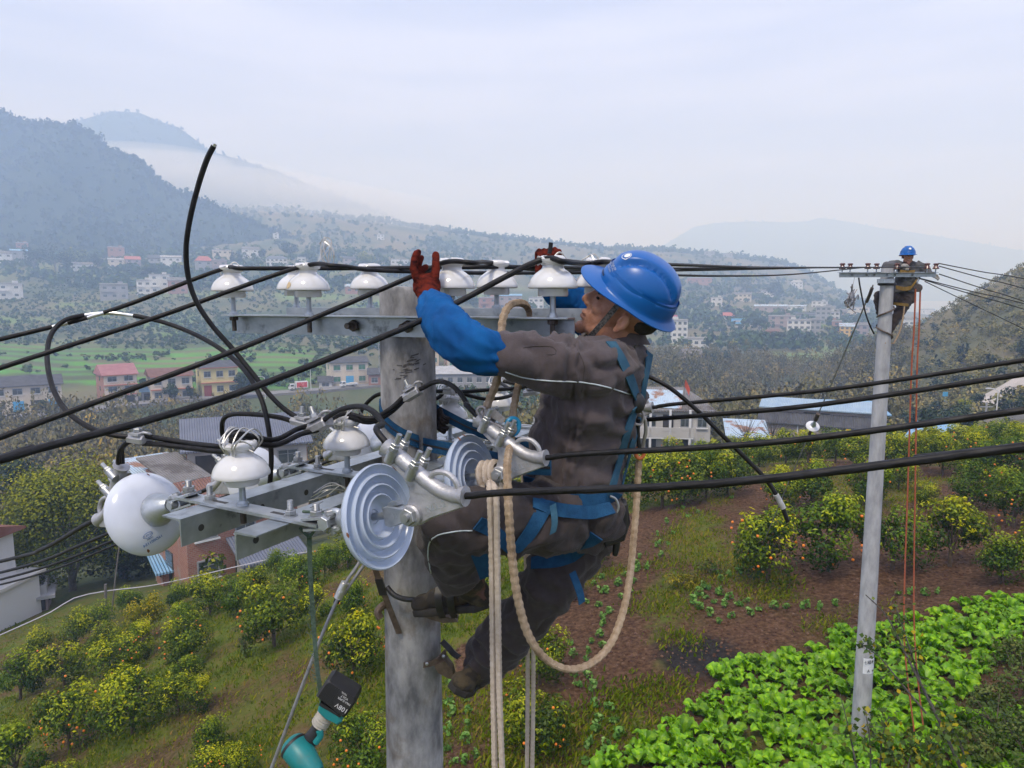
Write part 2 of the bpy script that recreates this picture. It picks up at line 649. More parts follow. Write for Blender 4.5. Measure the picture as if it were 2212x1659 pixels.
def G(u, v, ymax=3000, y0=5.0):
    """where the line of sight through (u, v) meets the ground"""
    d = ray(u, v)
    ys = np.exp(np.linspace(math.log(y0), math.log(ymax), 900))
    p = d[None] * (ys / d[1])[:, None]
    h = Hs(p[:, 0], p[:, 1])
    k = np.nonzero(p[:, 2] < h)[0]
    if len(k) == 0:
        y = ys[-1]
    elif k[0] == 0:
        y = ys[0]
    else:
        i = k[0]
        a, b = p[i - 1, 2] - h[i - 1], h[i] - p[i, 2]
        y = ys[i - 1] + (ys[i] - ys[i - 1]) * a / (a + b + 1e-9)
    q = d * (y / d[1])
    return np.array((q[0], q[1], float(H(q[0], q[1]))))

def inpoly(x, y, poly):
    poly = np.asarray(poly)[:, :2]
    r = np.zeros(np.shape(x), bool)
    n = len(poly)
    for i in range(n):
        x0, y0 = poly[i]; x1, y1 = poly[(i + 1) % n]
        c = (y0 > y) != (y1 > y)
        r ^= c & (x < (x1 - x0) * (y - y0) / (y1 - y0 + 1e-12) + x0)
    return r

def sstep(a, b, x):
    t = np.clip((x - a) / (b - a), 0, 1)
    return t * t * (3 - 2 * t)

# ground sheet
_sg = np.linspace(-1.75, 1.75, 430)
_lg = np.r_[np.linspace(math.log(3.0), math.log(60), 290), np.linspace(math.log(60), math.log(6000), 190)[1:]]
_S, _Lm = np.meshgrid(_sg, _lg)
_Y = np.exp(_Lm); _X = _S * _Y
_Z = np.concatenate([H(_X[i:i + 40], _Y[i:i + 40]) for i in range(0, len(_lg), 40)])
nr_, nc_ = _X.shape
_idx = np.arange(nr_ * nc_).reshape(nr_, nc_)
_q = np.stack([_idx[:-1, :-1], _idx[:-1, 1:], _idx[1:, 1:], _idx[1:, :-1]], -1).reshape(-1, 4)
_nz = fbm(np.stack([_X / 2.2, _Y / 2.2, 0 * _X], -1), 4, 21)
_nzf = fbm(np.stack([_X / 30, _Y / 45, 0 * _X], -1), 4, 23)
EDGE = [G(u, v) for u, v in ((958, 1700), (985, 1400), (1175, 1330), (1205, 1200), (1300, 1130), (1400, 1100), (1560, 1060), (1700, 1020), (1900, 985), (2300, 960))]
SOIL = [(EDGE[0][0] - 1.0, 3.0)] + [(p[0], p[1]) for p in EDGE] + [(60, 40), (60, 3)]
_soil = inpoly(_X, _Y, SOIL).astype(float)
_path = np.array([G(u, v)[:2] for u, v in ((1250, 1659), (1340, 1560), (1400, 1480), (1430, 1400), (1440, 1300), (1470, 1220), (1520, 1150), (1500, 1110))])
_pd = np.min(np.stack([np.hypot(_X - a, (_Y - b)) for a, b in smooth_path(np.c_[_path, np.zeros(len(_path))], 0.4)[:, :2]], 0), 0)
_grassy = np.clip(1.15 - _pd / 0.75, 0, 1) * (0.45 + 1.3 * fbm(np.stack([_X * 1.8, _Y * 1.8, 0 * _X], -1), 4, 33)) + 0.22
_soil = _soil * np.clip(1.0 - np.clip((_nz * 0.9 + _grassy - 0.28) * 1.5, 0, 1) * 0.92, 0, 1)
_leftpatch = (1 - inpoly(_X, _Y, SOIL)) * sstep(42, 30, _Y) * np.clip((_nz + 0.06) * 2.4, 0, 1)
_soil = np.maximum(_soil, _leftpatch * 0.85)
_ashc = G(1512, 1416)
_ash = np.clip(2.3 - 1.25 * np.hypot((_X - _ashc[0]) / 0.62, (_Y - _ashc[1]) / 0.72) - 0.5 * np.abs(_nz) + 0.9 * fbm(np.stack([_X * 4, _Y * 4, 0 * _X], -1), 3, 35), 0, 1)
_uu = 1106 + F * _S / (CP - SP * _Z / _Y)
_field = sstep(195, 210, _Y) * sstep(330, 285, _Y) * sstep(760, 640, _uu) * np.clip(0.45 + 3.0 * np.sin(_Y / 2.3 + 2.5 * _nzf + _X / 60), 0, 1) * np.clip(1.0 + 1.0 * _nzf, 0.45, 1)
_field = np.maximum(_field, sstep(300, 340, _Y) * sstep(800, 700, _Y) * np.clip((_nzf - 0.1) * 3, 0, 1) * 0.5)
_dry = sstep(45, 60, _Y) * np.clip(0.5 + 1.5 * _nzf, 0, 1)
_dry = np.maximum(_dry, sstep(1420, 1500, _uu) * sstep(1900, 1700, _uu) * sstep(430, 470, _Y) * sstep(900, 760, _Y) * 0.8)
_dry = np.maximum(_dry, sstep(1880, 1960, _uu) * sstep(80, 130, _Y) * sstep(420, 300, _Y) * np.clip(0.75 + _nzf, 0, 1))

def ground_material():
    m = bpy.data.materials.new('earth_and_grass')
    m.use_nodes = True
    N, L = m.node_tree.nodes, m.node_tree.links
    b = N['Principled BSDF']
    b.inputs['Roughness'].default_value = 0.95
    b.inputs['Specular IOR Level'].default_value = 0.15
    tc = N.new('ShaderNodeTexCoord')
    def noise(scale, det=6, ro=0.62):
        n = N.new('ShaderNodeTexNoise')
        n.inputs['Scale'].default_value = scale
        n.inputs['Detail'].default_value = det
        n.inputs['Roughness'].default_value = ro
        L.new(tc.outputs['Object'], n.inputs['Vector'])
        return n.outputs['Fac']
    def ramp(fac, *st):
        r = N.new('ShaderNodeValToRGB')
        e = r.color_ramp.elements
        while len(e) < len(st): e.new(0.5)
        for x, (p, c) in zip(e, st):
            x.position, x.color = p, (*c, 1)
        L.new(fac, r.inputs['Fac'])
        return r.outputs['Color']
    def mix(fac, a, c):
        x = N.new('ShaderNodeMix'); x.data_type = 'RGBA'
        L.new(fac, x.inputs['Factor']); L.new(a, x.inputs['A']); L.new(c, x.inputs['B'])
        return x.outputs['Result']
    def attr(n):
        a = N.new('ShaderNodeAttribute'); a.attribute_name = n
        return a.outputs['Fac']
    fine, mid, big = noise(9), noise(1.6), noise(0.045)
    grass = ramp(mid, (0.30, (0.050, 0.078, 0.012)), (0.48, (0.115, 0.15, 0.018)), (0.66, (0.16, 0.115, 0.038)))
    soil = ramp(fine, (0.32, (0.040, 0.020, 0.011)), (0.50, (0.098, 0.052, 0.028)), (0.70, (0.18, 0.105, 0.06)))
    field = ramp(big, (0.3, (0.07, 0.23, 0.03)), (0.7, (0.13, 0.32, 0.045)))
    hill = ramp(big, (0.3, (0.055, 0.085, 0.040)), (0.55, (0.085, 0.105, 0.048)), (0.75, (0.115, 0.105, 0.065)))
    dry = ramp(big, (0.3, (0.22, 0.17, 0.10)), (0.7, (0.16, 0.15, 0.075)))
    ash = ramp(fine, (0.3, (0.012, 0.011, 0.011)), (0.7, (0.04, 0.035, 0.032)))
    c = mix(attr('far'), grass, hill)
    c = mix(attr('dry'), c, dry)
    c = mix(attr('field'), c, field)
    c = mix(attr('soil'), c, soil)
    c = mix(attr('ash'), c, ash)
    L.new(c, b.inputs['Base Color'])
    bp = N.new('ShaderNodeBump')
    bp.inputs['Strength'].default_value = 1.0
    bp.inputs['Distance'].default_value = 0.12
    L.new(noise(5, 8, 0.7), bp.inputs['Height'])
    L.new(bp.outputs['Normal'], b.inputs['Normal'])
    return m

_me = mesh('ground', (np.c_[_X.ravel(), _Y.ravel(), _Z.ravel()], _q), ground_material(), True, None,
           {'soil': ('POINT', _soil.ravel()), 'ash': ('POINT', _ash.ravel()), 'field': ('POINT', _field.ravel()),
            'dry': ('POINT', _dry.ravel()), 'far': ('POINT', sstep(36, 55, _Y).ravel())})
tag(link('ground', _me), 'rolling ground of orchard slope, valley floor and far hillside', 'ground', kind='structure')

# the slope goes on behind and beside the camera
_bx, _by = np.meshgrid(np.linspace(-150, 150, 61), np.linspace(-180, 9, 40))
_bz = Hs(np.clip(_bx, -12, 12), np.maximum(_by, 5.0)) - 0.4 - 0.05 * np.abs(_bx)
_bi = np.arange(_bx.size).reshape(_bx.shape)
tag(link('ground', mesh('ground', (np.c_[_bx.ravel(), _by.ravel(), _bz.ravel()], np.stack([_bi[:-1, :-1], _bi[:-1, 1:], _bi[1:, 1:], _bi[1:, :-1]], -1).reshape(-1, 4)), bpy.data.materials['earth_and_grass'], True)), 'grassy slope continuing behind the viewpoint', 'ground', kind='structure')

# ---- foliage shapes
def leaves(rng, n, rad, leaf, lumps=7, aspect=0.5, core=0.55, fold=0.25, up=0.35, lump_r=0.45, flat=None):
    """n leaf-sized faces spread through a lumpy crown; returns verts, quads, shade"""
    rad = np.asarray(rad, float)
    th = rng.uniform(0, 2 * np.pi, lumps); ph = np.arccos(rng.uniform(-0.75, 1, lumps)); rr = rng.uniform(0.45, 0.72, lumps)
    lc = np.stack([np.sin(ph) * np.cos(th), np.sin(ph) * np.sin(th), np.cos(ph)], -1) * rr[:, None]
    lr = lump_r * rng.uniform(0.7, 1.25, lumps)
    k = rng.integers(0, lumps, n)
    d = rng.normal(size=(n, 3)); d /= np.linalg.norm(d, axis=1, keepdims=True)
    dist = rng.uniform(core, 1.0, n) ** 0.6
    p = lc[k] + d * (lr[k] * dist)[:, None]
    q = p * rad
    nrm = d + p * 0.6 + np.array((0, 0, up)) + rng.normal(size=(n, 3)) * 0.55
    nrm /= np.linalg.norm(nrm, axis=1, keepdims=True)
    ax = rng.normal(size=(n, 3)) + p * 0.9
    ax -= nrm * (ax * nrm).sum(1, keepdims=True)
    ax /= np.linalg.norm(ax, axis=1, keepdims=True) + 1e-9
    sd = np.cross(nrm, ax)
    ln = leaf * rng.uniform(0.65, 1.3, n)[:, None]
    w = ln * aspect
    v = np.stack([q - ax * ln * 0.5, q + sd * w * 0.5 + nrm * ln * fold * 0.3, q + ax * ln * 0.5 - nrm * ln * fold * 0.5, q - sd * w * 0.5 + nrm * ln * fold * 0.3], 1).reshape(-1, 3)
    f = np.arange(n * 4).reshape(n, 4)
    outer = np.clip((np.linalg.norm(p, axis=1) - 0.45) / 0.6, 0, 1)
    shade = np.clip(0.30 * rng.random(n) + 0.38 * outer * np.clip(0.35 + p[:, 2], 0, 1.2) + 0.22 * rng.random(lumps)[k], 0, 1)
    return v, f, shade

def scatter(variants, pos, scale, rot, shade_off=None):
    """many copies of small leaf shapes as one mesh"""
    vv, ff, ss, o = [], [], [], 0
    pos, scale, rot = np.asarray(pos), np.asarray(scale, float), np.asarray(rot)
    pick = np.arange(len(pos)) % len(variants)
    for k, (v, f, s) in enumerate(variants):
        i = np.nonzero(pick == k)[0]
        if not len(i): continue
        c, sn = np.cos(rot[i])[:, None], np.sin(rot[i])[:, None]
        sc = scale[i] if scale.ndim > 1 else np.repeat(scale[i][:, None], 3, 1)
        x = (v[None, :, 0] * c - v[None, :, 1] * sn) * sc[:, :1] + pos[i, 0][:, None]
        y = (v[None, :, 0] * sn + v[None, :, 1] * c) * sc[:, 1:2] + pos[i, 1][:, None]
        z = v[None, :, 2] * sc[:, 2:3] + pos[i, 2][:, None]
        vv.append(np.stack([x, y, z], -1).reshape(-1, 3))
        ff.append((f[None] + (np.arange(len(i)) * len(v))[:, None, None] + o).reshape(-1, f.shape[1]))
        sh = np.repeat(s[None], len(i), 0)
        if shade_off is not None: sh = sh + np.asarray(shade_off)[i][:, None]
        ss.append(np.clip(sh, 0, 1).ravel())
        o += len(i) * len(v)
    return np.concatenate(vv), np.concatenate(ff), np.concatenate(ss)

def stuff(name, g, mat, label, cat):
    v, f, s = g
    o = link(name, mesh(name, (v, f), mat, False, None, {'shade': ('FACE', s)}))
    return tag(o, label, cat, kind='stuff')

# ---- mountains
def mountain(name, label, line, Y0, front, back, zb, mat, seed, rough=0.05, tree=9.0, ntree=2500, leafmat=None):
    line = np.array(line, float)
    us = np.linspace(line[0, 0], line[-1, 0], 240)
    vs2 = np.interp(us, line[:, 0], line[:, 1])
    pts = np.array([P(u, v, Y0) for u, v in zip(us, vs2)])
    ks = np.r_[-np.linspace(1, 0, 14)[:-1], np.linspace(0, 1, 34)]
    rows = []
    for k in ks:
        y = Y0 - front * k if k >= 0 else Y0 + back * (-k)
        a = abs(k)
        prof = (1 - a) ** 1.15 * (1 - 0.25 * math.sin(math.pi * a))
        x = pts[:, 0] * (1 + 0.0 * a)
        q = np.stack([x / (Y0 * 0.10), np.full_like(x, y / (Y0 * 0.16)), 0 * x], -1)
        hgt = (pts[:, 2] - zb)
        z = zb + hgt * prof + hgt * rough * 4 * math.sin(math.pi * min(1, a * 1.15)) * fbm(q, 4, seed)
        rows.append(np.stack([x, np.full_like(x, y), z], -1))
    g = np.array(rows)
    m_, n_ = g.shape[:2]
    idx = np.arange(m_ * n_).reshape(m_, n_)
    f = np.stack([idx[:-1, :-1], idx[:-1, 1:], idx[1:, 1:], idx[1:, :-1]], -1).reshape(-1, 4)
    o = link(name, mesh(name, (g.reshape(-1, 3), f), mat, True))
    tag(o, label, 'mountain', kind='structure')
    if ntree:
        rng = np.random.default_rng(seed)
        a = rng.uniform(12, m_ - 1.01, ntree); b_ = rng.uniform(0, n_ - 1.01, ntree)
        nr = ntree // 6
        a[:nr] = 13 + rng.uniform(-0.6, 0.8, nr)
        ia, ib = a.astype(int), b_.astype(int)
        fa, fb = (a - ia)[:, None], (b_ - ib)[:, None]
        p = (g[ia, ib] * (1 - fa) + g[ia + 1, ib] * fa) * (1 - fb) + (g[ia, ib + 1] * (1 - fa) + g[ia + 1, ib + 1] * fa) * fb
        var = [leaves(np.random.default_rng(seed + k), 13, (0.5, 0.5, 0.62), 0.5, 4, 0.8) for k in range(5)]
        sc = tree * rng.uniform(0.6, 1.5, ntree)
        p[:, 2] += sc * 0.3
        stuff(name + '_forest', scatter(var, p, np.stack([sc, sc, sc * rng.uniform(0.8, 1.7, ntree)], -1), rng.uniform(0, 6.28, ntree)), leafmat,
              'dark forest cover on ' + label, 'forest')

HILLMAT = M('wooded_hill', (0.018, 0.034, 0.022), (0.035, 0.050, 0.030), scale=0.02, rough=0.95, spec=0.1)
FORLEAF = M_leaf('far_forest_leaf', [(0, (0.018, 0.032, 0.018)), (0.5, (0.032, 0.052, 0.026)), (1, (0.055, 0.070, 0.032))], trans=0.0, rnd=0.0, rough=0.9, spec=0.1)
mountain('near_mountain', 'steep wooded mountain at the left edge, nearer of the left pair',
         [(-900, 160), (-500, 175), (-200, 215), (0, 238), (60, 262), (100, 268), (160, 270), (200, 288), (240, 322), (300, 342), (330, 376), (370, 408), (420, 425), (470, 452), (540, 478), (640, 520), (740, 575)],
         1030, 400, 500, 10, HILLMAT, 31, 0.05, 6.5, 7500, FORLEAF)
mountain('back_mountain', 'rounded hazy mountain rising behind the left one above the fog',
         [(-700, 330), (-300, 290), (0, 300), (120, 275), (180, 258), (240, 240), (300, 243), (345, 262), (385, 275), (420, 300), (450, 326), (520, 345), (600, 372), (700, 410), (850, 470), (1000, 540)],
         1950, 500, 600, 20, HILLMAT, 37, 0.03, 9, 3200, FORLEAF)
mountain('far_ridge', 'faint far mountain ridge on the horizon behind the second pole',
         [(1380, 560), (1450, 520), (1500, 490), (1540, 482), (1620, 478), (1700, 480), (1745, 478), (1770, 470), (1800, 474), (1850, 482), (1900, 492), (1980, 503), (2060, 516), (2200, 540), (2500, 560), (2900, 600)],
         4300, 500, 600, 10, HILLMAT, 41, 0.03, 12, 1200, FORLEAF)

# ---- roads, draped on the ground
ROADS = []
def road(name, px, width, mat, label, lift=0.25, world_pts=None):
    pts = np.array([G(u, v) for u, v in px]) if world_pts is None else np.asarray(world_pts, float)
    c = smooth_path(pts, max(1.0, width * 0.5))
    t = np.gradient(c[:, :2], axis=0); t /= np.linalg.norm(t, axis=1, keepdims=True)
    nrm = np.stack([-t[:, 1], t[:, 0]], -1)
    rows = []
    for k in np.linspace(-0.5, 0.5, 5):
        q = c[:, :2] + nrm * width * k
        rows.append(q)
    zc = np.max(np.stack([Hs(q[:, 0], q[:, 1]) for q in rows]), 0) + lift
    kk = np.ones(7) / 7
    zc = np.convolve(np.pad(zc, 3, 'edge'), kk, 'valid')
    v = np.concatenate([np.c_[q, zc] for q in rows] + [np.c_[rows[0], zc - 2.5], np.c_[rows[-1], zc - 2.5]])
    n = len(c)
    f = []
    order = [5, 0, 1, 2, 3, 4, 6]
    for a, b2 in zip(order[:-1], order[1:]):
        for i in range(n - 1):
            f.append((a * n + i, a * n + i + 1, b2 * n + i + 1, b2 * n + i))
    o = link(name, mesh(name, (v, f), mat, True, 40))
    ROADS.append(c[::3, :2])
    return tag(o, label, 'road', kind='structure'), np.c_[c[:, :2], zc], nrm

ASPH = M('worn_asphalt', (0.17, 0.165, 0.165), (0.23, 0.22, 0.215), scale=0.4, rough=0.9)
CONC = M('pale_concrete_road', (0.34, 0.31, 0.28), (0.44, 0.40, 0.36), scale=0.5, rough=0.9)
_o, ROADC, ROADN = road('road', [(-330, 930), (-120, 915), (60, 902), (240, 880), (420, 864), (560, 854), (700, 843), (820, 832), (940, 822), (1080, 806), (1250, 782)], 6.5, ASPH,
      'grey valley road running past the roadside houses', 0.35)
road('road', [(1360, 762), (1400, 760), (1437, 756), (1452, 747), (1442, 738), (1400, 733), (1340, 728)], 8.0, CONC, 'pale curving road beside the tall white house', 0.35)
road('road', [(1640, 706), (1700, 702), (1560, 708), (1520, 712)][::-1], 5.0, CONC, 'thin pale lane below the blue billboard', 0.3)
road('road', [(2050, 902), (2095, 893), (2140, 876), (2190, 850), (2240, 822), (2330, 790)], 4.0, CONC, 'pale concrete lane climbing at the right edge', 0.2)
road('path', [(2125, 912), (2165, 903), (2215, 899), (2300, 897)], 2.2, CONC, 'short pale footpath below the climbing lane', 0.15)

# ---- air
def volume_mat(name, col, dens, aniso=0.0):
    m = bpy.data.materials.new(name)
    m.use_nodes = True
    N, L = m.node_tree.nodes, m.node_tree.links
    for n in list(N):
        if n.type == 'BSDF_PRINCIPLED': N.remove(n)
    pv = N.new('ShaderNodeVolumePrincipled')
    pv.inputs['Color'].default_value = (*col, 1)
    pv.inputs['Density'].default_value = dens
    pv.inputs['Anisotropy'].default_value = aniso
    pv.inputs['Absorption Color'].default_value = (1, 1, 1, 1)
    L.new(pv.outputs['Volume'], N['Material Output'].inputs['Volume'])
    return m
_hz = link('haze', mesh('haze', box((0, 2900, 299), (21400, 7200, 690)), volume_mat('valley_haze', (0.50, 0.68, 1.0), HAZE_DENSITY)))
tag(_hz, 'thin blue haze filling the valley', 'haze', kind='stuff')

for k, (u, v, Y, r, tz) in enumerate(((430, 385, 1430, (300, 75, 50), -0.10), (640, 425, 1440, (330, 80, 48), -0.13), (300, 345, 1420, (190, 60, 34), -0.05), (840, 455, 1440, (260, 70, 40), -0.15), (760, 470, 1240, (190, 40, 16), -0.10), (480, 462, 1240, (170, 40, 14), 0.02))):
    c = P(u, v, Y)
    mm = np.array(((math.cos(tz), 0, -math.sin(tz)), (0, 1, 0), (math.sin(tz), 0, math.cos(tz))))
    tag(link('fog_bank', mesh('fog_bank', ell((0, 0, 0), r, mm, 40), volume_mat('low_fog_%d' % k, (1, 1, 1), 0.0052), True), None, c), 'white fog lying between the two left mountains', 'fog', kind='stuff')
# ---------------------------------------------------------------- plants
ORD = ['first', 'second', 'third', 'fourth', 'fifth', 'sixth', 'seventh', 'eighth', 'ninth', 'tenth', 'eleventh', 'twelfth',
       'thirteenth', 'fourteenth', 'fifteenth', 'sixteenth', 'seventeenth', 'eighteenth', 'nineteenth', 'twentieth']
BARK = M('citrus_bark', (0.07, 0.05, 0.035), (0.12, 0.09, 0.065), scale=14, rough=0.9, bump=0.5)
BARKG = M('grey_bark', (0.10, 0.09, 0.08), (0.17, 0.155, 0.14), scale=9, rough=0.9, bump=0.4)
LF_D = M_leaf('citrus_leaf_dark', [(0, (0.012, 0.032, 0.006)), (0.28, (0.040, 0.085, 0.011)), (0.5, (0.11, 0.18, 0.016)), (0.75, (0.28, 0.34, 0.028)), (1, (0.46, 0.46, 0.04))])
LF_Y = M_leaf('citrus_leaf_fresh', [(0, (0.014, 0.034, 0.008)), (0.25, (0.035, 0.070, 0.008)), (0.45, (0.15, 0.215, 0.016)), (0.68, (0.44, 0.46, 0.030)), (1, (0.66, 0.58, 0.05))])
LF_G = M_leaf('citrus_leaf_gold', [(0, (0.03, 0.05, 0.01)), (0.3, (0.13, 0.15, 0.02)), (0.55, (0.34, 0.29, 0.03)), (1, (0.5, 0.38, 0.04))])
ORANGE = M('ripe_orange_peel', (0.80, 0.24, 0.015), (0.72, 0.17, 0.01), scale=3, rough=0.45)

def trunk_geo(rng, h, r, n=6, spread=0.5):
    gs = [tube([(0, 0, -0.25), (0.01, 0.01, h * 0.2), (rng.normal() * 0.03, rng.normal() * 0.03, h * 0.45)], r, 7, h * 0.1, taper=([0, 1], [1.15, 0.8]))]
    for k in range(n):
        a = k * 6.283 / n + rng.uniform(-0.4, 0.4)
        e = spread * rng.uniform(0.6, 1.0)
        gs.append(tube([(0, 0, h * rng.uniform(0.15, 0.4)), (math.cos(a) * e * 0.45, math.sin(a) * e * 0.45, h * 0.5), (math.cos(a) * e, math.sin(a) * e, h * rng.uniform(0.65, 0.9))], r * 0.5, 5, h * 0.12, taper=([0, 1], [1, 0.3])))
    return join(*gs)

def ico(r):
    v, f = lathe([(1e-4, -r), (r * 0.75, -r * 0.66), (r, 0), (r * 0.75, r * 0.66), (1e-4, r)], 7)
    return v, f

_crowns, _trunks, _fruits = [], [], []
for k in range(8):
    rng = np.random.default_rng(100 + k)
    rad = (0.78 + 0.06 * (k % 3), 0.78 + 0.06 * ((k + 1) % 3), 0.80 + 0.09 * (k % 3))
    v, f, s = leaves(rng, 2700, rad, 0.088, 9 + k % 4, 0.48, 0.42, up=0.25, lump_r=0.46)
    # upright fresh shoots break the outline
    v2, f2, s2 = leaves(rng, 420, (rad[0] * 1.05, rad[1] * 1.05, rad[2] * 1.12), 0.085, 34, 0.42, 0.6, up=0.8, lump_r=0.14)
    v = np.vstack([v, v2]); f = np.vstack([f, f2 + 2700 * 4]); s = np.r_[s, np.clip(s2 + 0.28, 0, 1)]
    v[:, 2] += 0.86
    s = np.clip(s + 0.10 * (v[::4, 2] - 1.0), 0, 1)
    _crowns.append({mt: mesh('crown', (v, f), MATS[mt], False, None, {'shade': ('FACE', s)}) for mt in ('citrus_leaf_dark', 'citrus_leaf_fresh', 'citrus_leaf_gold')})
    _trunks.append(mesh('trunk', trunk_geo(rng, 1.5, 0.045, 6, 0.5), BARK, True))
    fr = []
    for nf in (3, 7, 14):
        gs = []
        for i in range(nf):
            a, b = rng.uniform(0, 6.283), rng.uniform(-0.85, 0.55)
            c = math.sqrt(1 - b * b) * 0.93
            gs.append((ico(0.031)[0] + V(math.cos(a) * c * rad[0] * 0.98, math.sin(a) * c * rad[1] * 0.98, 1.0 + b * rad[2] * 0.9), ico(0.031)[1]))
        fr.append(mesh('fruit', join(*gs), ORANGE, True))
    _fruits.append(fr)

# the photograph's rows: (column, ground line, height in picture units, leaf kind, fruit)
LEFT_ROWS = {
    'top row of left slope': [(281, 1326, 62, 'd', 0), (387, 1312, 62, 'd', 0), (455, 1328, 88, 'y', 0), (512, 1326, 78, 'd', 1), (552, 1296, 70, 'd', 1), (600, 1258, 62, 'd', 0), (648, 1280, 84, 'd', 1), (702, 1246, 70, 'd', 0), (752, 1232, 66, 'd', 0)],
    'second row of left slope': [(92, 1412, 62, 'd', 0), (165, 1398, 80, 'y', 0), (212, 1370, 66, 'd', 0), (322, 1384, 96, 'g', 0), (400, 1366, 62, 'd', 1), (592, 1398, 134, 'y', 1), (680, 1346, 84, 'y', 0), (762, 1338, 88, 'd', 1)],
    'third row of left slope': [(45, 1512, 108, 'm', 0), (140, 1486, 100, 'm', 1), (246, 1474, 92, 'm', 2), (232, 1424, 80, 'y', 0), (300, 1424, 76, 'y', 1), (405, 1436, 106, 'm', 1), (408, 1484, 72, 'm', 1), (765, 1476, 146, 'm', 2)],
    'fourth row of left slope': [(88, 1566, 62, 'g', 0), (288, 1586, 136, 'y', 0), (238, 1584, 76, 'y', 0), (385, 1544, 92, 'm', 0), (430, 1536, 72, 'y', 1), (150, 1618, 140, 'm', 2)],
    'bottom row of left slope': [(36, 1700, 130, 'd', 2), (455, 1640, 92, 'm', 0), (448, 1700, 84, 'm', 2), (520, 1694, 84, 'm', 2), (790, 1690, 136, 'm', 2), (120, 1740, 90, 'y', 0), (735, 1600, 90, 'm', 1)],
    'row behind the climber': [(1150, 1640, 150, 'y', 2), (1165, 1480, 130, 'm', 2), (1210, 1300, 120, 'd', 2), (1130, 1196, 90, 'd', 1), (1262, 1236, 105, 'd', 2), (1040, 1300, 76, 'y', 0)],
}
RIGHT_ROWS = {
    'front row of right terrace': [(1659, 1254, 152, 'd', 2), (1789, 1238, 148, 'd', 2), (1926, 1233, 124, 'd', 1), (2053, 1220, 138, 'y', 0), (2160, 1262, 104, 'd', 0), (2260, 1250, 130, 'd', 1)],
    'second row of right terrace': [(1372, 1100, 118, 'm', 2), (1431, 1097, 112, 'm', 2), (1479, 1086, 106, 'm', 2), (1525, 1076, 96, 'm', 1), (1572, 1070, 92, 'y', 0), (1684, 1104, 92, 'y', 1), (1752, 1096, 98, 'd', 0), (1868, 1092, 104, 'd', 1), (1940, 1060, 60, 'm', 1), (2000, 1096, 50, 'y', 0), (2100, 1096, 96, 'd', 1), (2190, 1140, 110, 'd', 2), (2260, 1110, 110, 'd', 1)],
    'third row of right terrace': [(1400, 1010, 70, 'm', 1), (1450, 1012, 66, 'm', 1), (1510, 1016, 62, 'm', 0), (1590, 1006, 58, 'y', 0), (1640, 1008, 64, 'y', 1), (1697, 1002, 70, 'y', 1), (1745, 1006, 66, 'd', 1), (1805, 1000, 70, 'd', 1), (1850, 1014, 74, 'y', 1), (1930, 1020, 80, 'm', 1), (1985, 1010, 70, 'm', 1), (2036, 1026, 86, 'd', 1), (2095, 1012, 78, 'y', 2), (2150, 1036, 90, 'd', 2), (2205, 1040, 96, 'd', 1), (2270, 1030, 90, 'd', 1)],
    'back row of right terrace': [(1420, 972, 46, 'm', 0), (1478, 976, 46, 'y', 0), (1535, 974, 44, 'm', 0), (1668, 972, 48, 'd', 1), (1722, 974, 46, 'd', 0), (1780, 974, 50, 'd', 0), (1905, 982, 56, 'd', 0), (1955, 976, 54, 'm', 1), (2010, 984, 60, 'y', 1), (2064, 978, 58, 'm', 2), (2112, 984, 64, 'm', 1), (2166, 980, 66, 'd', 1), (2214, 985, 70, 'm', 1)],
}
KINDM = {'d': 'citrus_leaf_dark', 'm': 'citrus_leaf_dark', 'y': 'citrus_leaf_fresh', 'g': 'citrus_leaf_gold'}
KINDT = {'d': 'dark green', 'm': 'green', 'y': 'yellow-green', 'g': 'golden-leaved'}
TREE_XY = []
_k = 0
for rows, grp in ((LEFT_ROWS, 'mandarin trees on the left slope'), (RIGHT_ROWS, 'mandarin trees on the right terrace')):
    for where, lst in rows.items():
        order = sorted(range(len(lst)), key=lambda i: lst[i][0])
        rank = {i: n for n, i in enumerate(order)}
        for i, (u, vb, hp, kd, fr) in enumerate(lst):
            _k += 1
            b = G(u, vb)
            dep = b[1] * CP - b[2] * SP
            hh = hp * dep / F / 1.92 * (1.28 if rows is LEFT_ROWS else 1.34)
            root = bpy.data.objects.new('mandarin_tree', None)
            COL.objects.link(root)
            root.location = (b[0], b[1], b[2])
            root.rotation_euler = (0, 0, R.uniform(0, 6.28))
            w = hh * R.uniform(0.9, 1.1)
            root.scale = (w, w, hh)
            kk = (_k * 3) % 8
            mt = KINDM[kd]
            if (kd == 'm' and _k % 3) or (kd == 'd' and _k % 5 == 0): mt = 'citrus_leaf_fresh'
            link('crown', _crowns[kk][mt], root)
            link('trunk', _trunks[kk], root)
            if fr:
                tag(link('fruit', _fruits[kk][fr], root), kind='stuff')
            tag(root, f"{KINDT[kd]} mandarin tree{' with fruit' if fr else ''}, {ORD[rank[i]]} from left, {where}", 'tree', grp)
            TREE_XY.append((b[0], b[1], w * 0.8))

